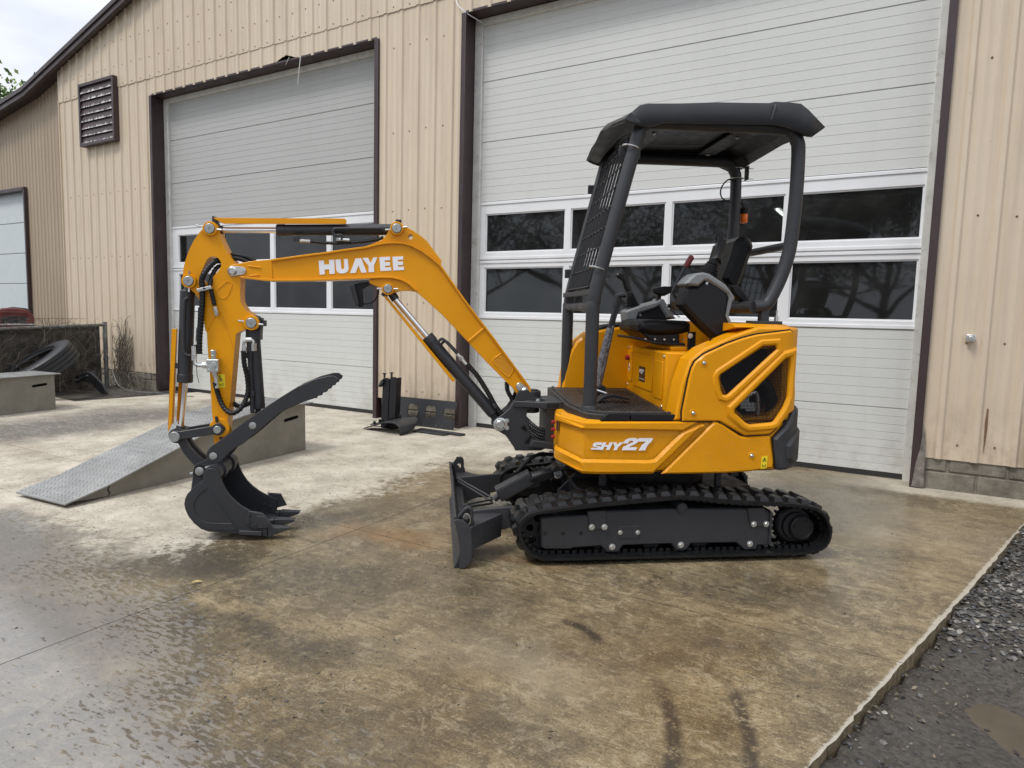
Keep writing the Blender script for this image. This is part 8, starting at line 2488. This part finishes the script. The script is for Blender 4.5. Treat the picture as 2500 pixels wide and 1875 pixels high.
box(mb, gpt(-0.05, 0.865) + nrm_d * 0.05, (0.02, 0.03, 0.04))
ep('guard_bracket', mb, 'charcoal', guard, bevel=0.003)

# beacon, wiring and clamps on the far rear post
fx = 0.71
mb = MB(); lathe(mb, (0.782, YP, 2.055), (0, 0, 1), [(0, 0.020), (0.006, 0.024), (0.058, 0.026), (0.066, 0.022)], n=22)
bc = ep('beacon_light', mb, 'orange')
mb = MB(); lathe(mb, (0.782, YP, 2.118), (0, 0, 1), [(0, 0.026), (0.030, 0.030), (0.034, 0.036), (0.042, 0.036)], n=22); ep('beacon_cap', mb, 'black', bc)
mb = MB(); tube(mb, [(0.70, YP - 0.03, 2.33), (0.64, YP - 0.03, 2.345), (0.595, YP - 0.02, 2.29), (0.60, YP - 0.02, 2.225), (0.66, YP - 0.03, 2.19), (0.74, YP - 0.02, 2.20), (0.775, YP, 2.165)], 0.005, n=7, smooth=6); ep('beacon_wire', mb, 'hose', bc)
for z in (2.36, 2.43):
    mb = MB(); tube(mb, [(fx + 0.043 * math.cos(a), YP + 0.043 * math.sin(a), z) for a in [2 * math.pi * k / 18 for k in range(19)]], 0.004, n=6)
    cyl(mb, (fx + 0.03, YP - 0.02, z), (fx + 0.115, YP - 0.02, z), 0.005, n=8); ep('post_clamp', mb, 'zinc', can)
mb = MB(); box(mb, (fx + 0.065, YP - 0.02, 2.395), (0.012, 0.05, 0.095)); ep('clamp_plate', mb, 'charcoal', can, bevel=0.002)

# ------------------------------------------------------------------ operator's station
seat = ep('seat', pr(S['backrest'], -0.19, 0.20, bev=0.03), 'vinyl')
cu = S['cushion']
ep('seat_cushion', pr(cu, -0.23, 0.24, bev=0.025), 'vinyl', seat, bevel=0.006)
ep('backrest_shell', pr(S['backside'], -0.185, 0.195, bev=0.012), 'black', seat)
ep('armrest', pr(S['armrestN'], -0.29, -0.225, bev=0.012), 'black', seat)
ep('armrest', pr(S['armrestF'], 0.18, 0.26, bev=0.012), 'black', seat)
mb = MB(); q = S['armrestF']; cyl(mb, (q[5][0] - 0.0, 0.22, q[5][1] + 0.01), (q[5][0] - 0.01, 0.22, q[5][1] - 0.05), 0.014, n=12); ep('armrest_post', mb, 'black', seat)
sb_ = S['seatbase']
ep('seat_base', pr([(sb_[0][0], sb_[0][1] + 0.035), (sb_[1][0], sb_[1][1] + 0.035)] + sb_[2:], -0.20, 0.21, bev=0.006), 'black', seat)
mb = MB(); zc_ = min(q[1] for q in S['seatbase']); x0 = S['seatbase'][0][0]
tube(mb, [(x0 - 0.01, -0.20, zc_ + 0.04), (x0 + 0.12, -0.215, zc_ + 0.012), (x0 + 0.30, -0.215, zc_ + 0.006)], 0.008, n=8); tube(mb, [(x0 - 0.01, 0.20, zc_ + 0.04), (x0 - 0.01, -0.20, zc_ + 0.04)], 0.008, n=8); ep('adjust_bar', mb, 'black', seat)
mb = MB()
for k in range(5):
    cyl(mb, (x0 + 0.05 + 0.06 * k, -0.205, zc_ + 0.035), (x0 + 0.05 + 0.06 * k, -0.212, zc_ + 0.035), 0.006, n=8)
cyl(mb, (x0 + 0.315, -0.25, zc_ + 0.06), (x0 + 0.315, -0.262, zc_ + 0.06), 0.016, n=14)
ep('seat_bolts', mb, 'zinc', seat)
mb = MB(); box(mb, (x0 + 0.33, -0.245, zc_ + 0.03), (0.05, 0.012, 0.11)); box(mb, (x0 + 0.42, -0.27, zc_ + 0.0), (0.20, 0.06, 0.014), Matrix.Rotation(-0.12, 3, 'Y')); ep('console_bracket', mb, 'black', seat, bevel=0.003)

def joystick(parent, boot, grip, y, names=('lever_boot', 'joystick')):
    """ribbed boot and bent grip following a centre line"""
    b = [Vector((x, y, z)) for x, z in boot]
    base = (b[0] + b[-1]) / 2
    return base
conN = ep('near_console', pr(S['conN_dark'], -0.395, -0.255, bev=0.018), 'black')
ep('console_trim', pr(S['conN_trim'], -0.405, -0.245, bev=0.012), 'grey_trim', conN)
conF = ep('far_console', pr(S['conF_dark'], 0.20, 0.33, bev=0.015), 'black')
ep('console_trim', pr(S['conF_trim'], 0.19, 0.34, bev=0.012), 'grey_trim', conF)
mb = MB()
for dx, dz in ((0.0, 0.0),):
    q = S['conN_trim'][10]
cN = S['conN_dark']
hexbolt(mb, (cN[2][0] + 0.002, -0.395, cN[2][1] - 0.018), 0.006, 0.003); 
ep('console_screw', mb, 'zinc', conN)
mb = MB(); cF = S['conF_dark']; hexbolt(mb, (cF[0][0] + 0.012, 0.20, cF[0][1] - 0.010), 0.006, 0.003); ep('console_screw', mb, 'zinc', conF)
def boot(parent, p0, p1, r0, r1, n, name='lever_boot'):
    p0, p1 = Vector(p0), Vector(p1); prof = []
    L_ = (p1 - p0).length
    for k in range(n):
        t = k / (n - 1); r_ = r0 + (r1 - r0) * t
        prof += [(L_ * (k / n), r_), (L_ * (k + 0.45) / n, r_ * 1.02), (L_ * (k + 0.7) / n, r_ * 0.82), (L_ * (k + 0.98) / n, r_ * 0.84)]
    mb = MB(); lathe(mb, p0, p1 - p0, prof, n=20); return ep(name, mb, 'black', parent, smooth=50)
def mid(o, i, j):
    return ((o[i][0] + o[j][0]) / 2, (o[i][1] + o[j][1]) / 2)
jb = S['joyN_boot']; a = mid(jb, 0, 6); b = mid(jb, 3, 4)
boot(conN, (a[0], -0.325, a[1]), (b[0], -0.325, b[1]), 0.062, 0.030, 6)
ep('joystick', pr(S['joyN_grip'], -0.348, -0.302, bev=0.016), 'black', conN)
jb = S['joyF_boot']; a = mid(jb, 0, 4); b = mid(jb, 1, 3)
boot(conF, (a[0], 0.265, a[1]), (b[0] , 0.265, b[1]), 0.052, 0.024, 7)
ep('joystick', pr(S['joyF_grip'], 0.245, 0.285, bev=0.012), 'black', conF)
mb = MB(); a = S['conF_trim'][6]; tube(mb, [(a[0] + 0.03, 0.22, a[1] + 0.01), (a[0] + 0.04, 0.215, a[1] - 0.03), (a[0] + 0.07, 0.22, a[1] - 0.055), (a[0] + 0.10, 0.21, a[1] - 0.075)], 0.003, n=5); tube(mb, [(a[0] + 0.0, 0.21, a[1] + 0.01), (a[0] + 0.05, 0.21, a[1] - 0.01), (a[0] + 0.06, 0.20, a[1] - 0.06), (a[0] + 0.11, 0.20, a[1] - 0.05)], 0.003, n=5); cyl(mb, (a[0] - 0.005, 0.23, a[1]), (a[0] - 0.005, 0.23, a[1] + 0.02), 0.010, n=10); cyl(mb, (a[0] + 0.02, 0.23, a[1] - 0.01), (a[0] + 0.03, 0.23, a[1] + 0.01), 0.010, n=10); ep('key_and_leads', mb, 'hose', conF)
# blade lever with maroon grip
P = S['lever_red']; mb = MB(); tube(mb, [(x, -0.18, z) for x, z in P], 0.009, n=10, smooth=4); lv_ = ep('blade_lever', mb, 'charcoal')
P = S['lever_red_grip']; mb = MB(); tube(mb, [(P[0][0], -0.18, P[0][1]), ((P[0][0] * .7 + P[1][0] * .3), -0.18, P[0][1] * .7 + P[1][1] * .3), (P[1][0] - 0.004, -0.18, P[1][1] - 0.006), (P[1][0], -0.18, P[1][1])], [0.016, 0.018, 0.018, 0.009], n=12); ep('lever_grip', mb, 'maroon', lv_)
# travel levers, still in their plastic wrap
for k, y_ in (('travel1', 0.03), ('travel2', 0.11)):
    P = S[k]
    mb = MB(); tube(mb, [(x, y_, z) for x, z in P[:4]], 0.013, n=10, smooth=3); tl_ = ep('travel_lever', mb, 'charcoal')
    mb = MB(); tube(mb, [(x, y_, z) for x, z in P[:3]], [0.020, 0.023, 0.018], n=9); ep('plastic_sleeve', mb, 'plastic_wrap', tl_)
    mb = MB(); tube(mb, [(x, y_, z) for x, z in P[3:]], [0.019, 0.021, 0.018], n=12); ep('lever_grip', mb, 'charcoal_rough', tl_)
mb = MB(); q = S['travel1'][0]; box(mb, (q[0] + 0.02, 0.07, q[1] - 0.03), (0.05, 0.16, 0.07)); 
pd = ep('pedal_bracket', mb, 'black', bevel=0.004)
mb = MB(); prism(mb, [(-0.42, 0.845), (-0.36, 0.895), (-0.30, 0.905), (-0.20, 0.880), (-0.19, 0.868), (-0.30, 0.885), (-0.36, 0.872), (-0.40, 0.840)], -0.22, -0.13); ep('foot_pedal', mb, 'black', pd, bevel=0.004)
mb = MB(); tube(mb, [(-0.40, -0.06, 0.92), (-0.33, -0.08, 0.90), (-0.27, -0.08, 0.875)], 0.009, n=8); ep('pedal_rod', mb, 'zinc', pd)
# cup holder grid on the near post
mb = MB()
c = Vector((-0.385, 0.36, 1.60))
for k in range(4):
    tube(mb, [c + Vector((0.0 + 0.03 * k, 0, 0.07)), c + Vector((-0.01 + 0.03 * k, 0.0, -0.06))], 0.005, n=5)
for k in range(4):
    tube(mb, [c + Vector((-0.02, 0, 0.07 - 0.042 * k)), c + Vector((0.10, 0, 0.06 - 0.042 * k))], 0.005, n=5)
ep('lamp_grille', mb, 'black', can)
# yellow sticker at the tail
q = S['sticker2']
sk = skin('warning_sticker', [q], 0.016, 0.0192, 'sticker_yellow', skirt)
def pic2():
    mb = MB()
    def P(u, v):
        p = in_quad(q, u, v); return Vector(bend(p.x, 0.0198, p.y))
    for a, b in (((0.2, 0.40), (0.5, 0.12)), ((0.5, 0.12), (0.8, 0.40)), ((0.8, 0.40), (0.2, 0.40)), ((0.2, 0.65), (0.25, 0.9)), ((0.3, 0.75), (0.7, 0.85)), ((0.75, 0.65), (0.75, 0.9)), ((0.5, 0.2), (0.5, 0.35))):
        tube(mb, [P(*a), P(*b)], 0.0016, n=4)
    return mb
ep('sticker_print', pic2(), 'ink', skirt, smooth=0)
# small red lamps and label on the front corner
mb = MB()
for z in (0.735, 0.690, 0.645):
    cyl(mb, (-0.662, -0.235, z), (-0.685, -0.235, z), 0.010, n=10)
ep('marker_lamp', mb, 'red', skirt)
mb = MB(); box(mb, (-0.658, -0.285, 0.735), (0.006, 0.04, 0.085)); ep('serial_plate', mb, 'decal_dark', skirt, smooth=0)
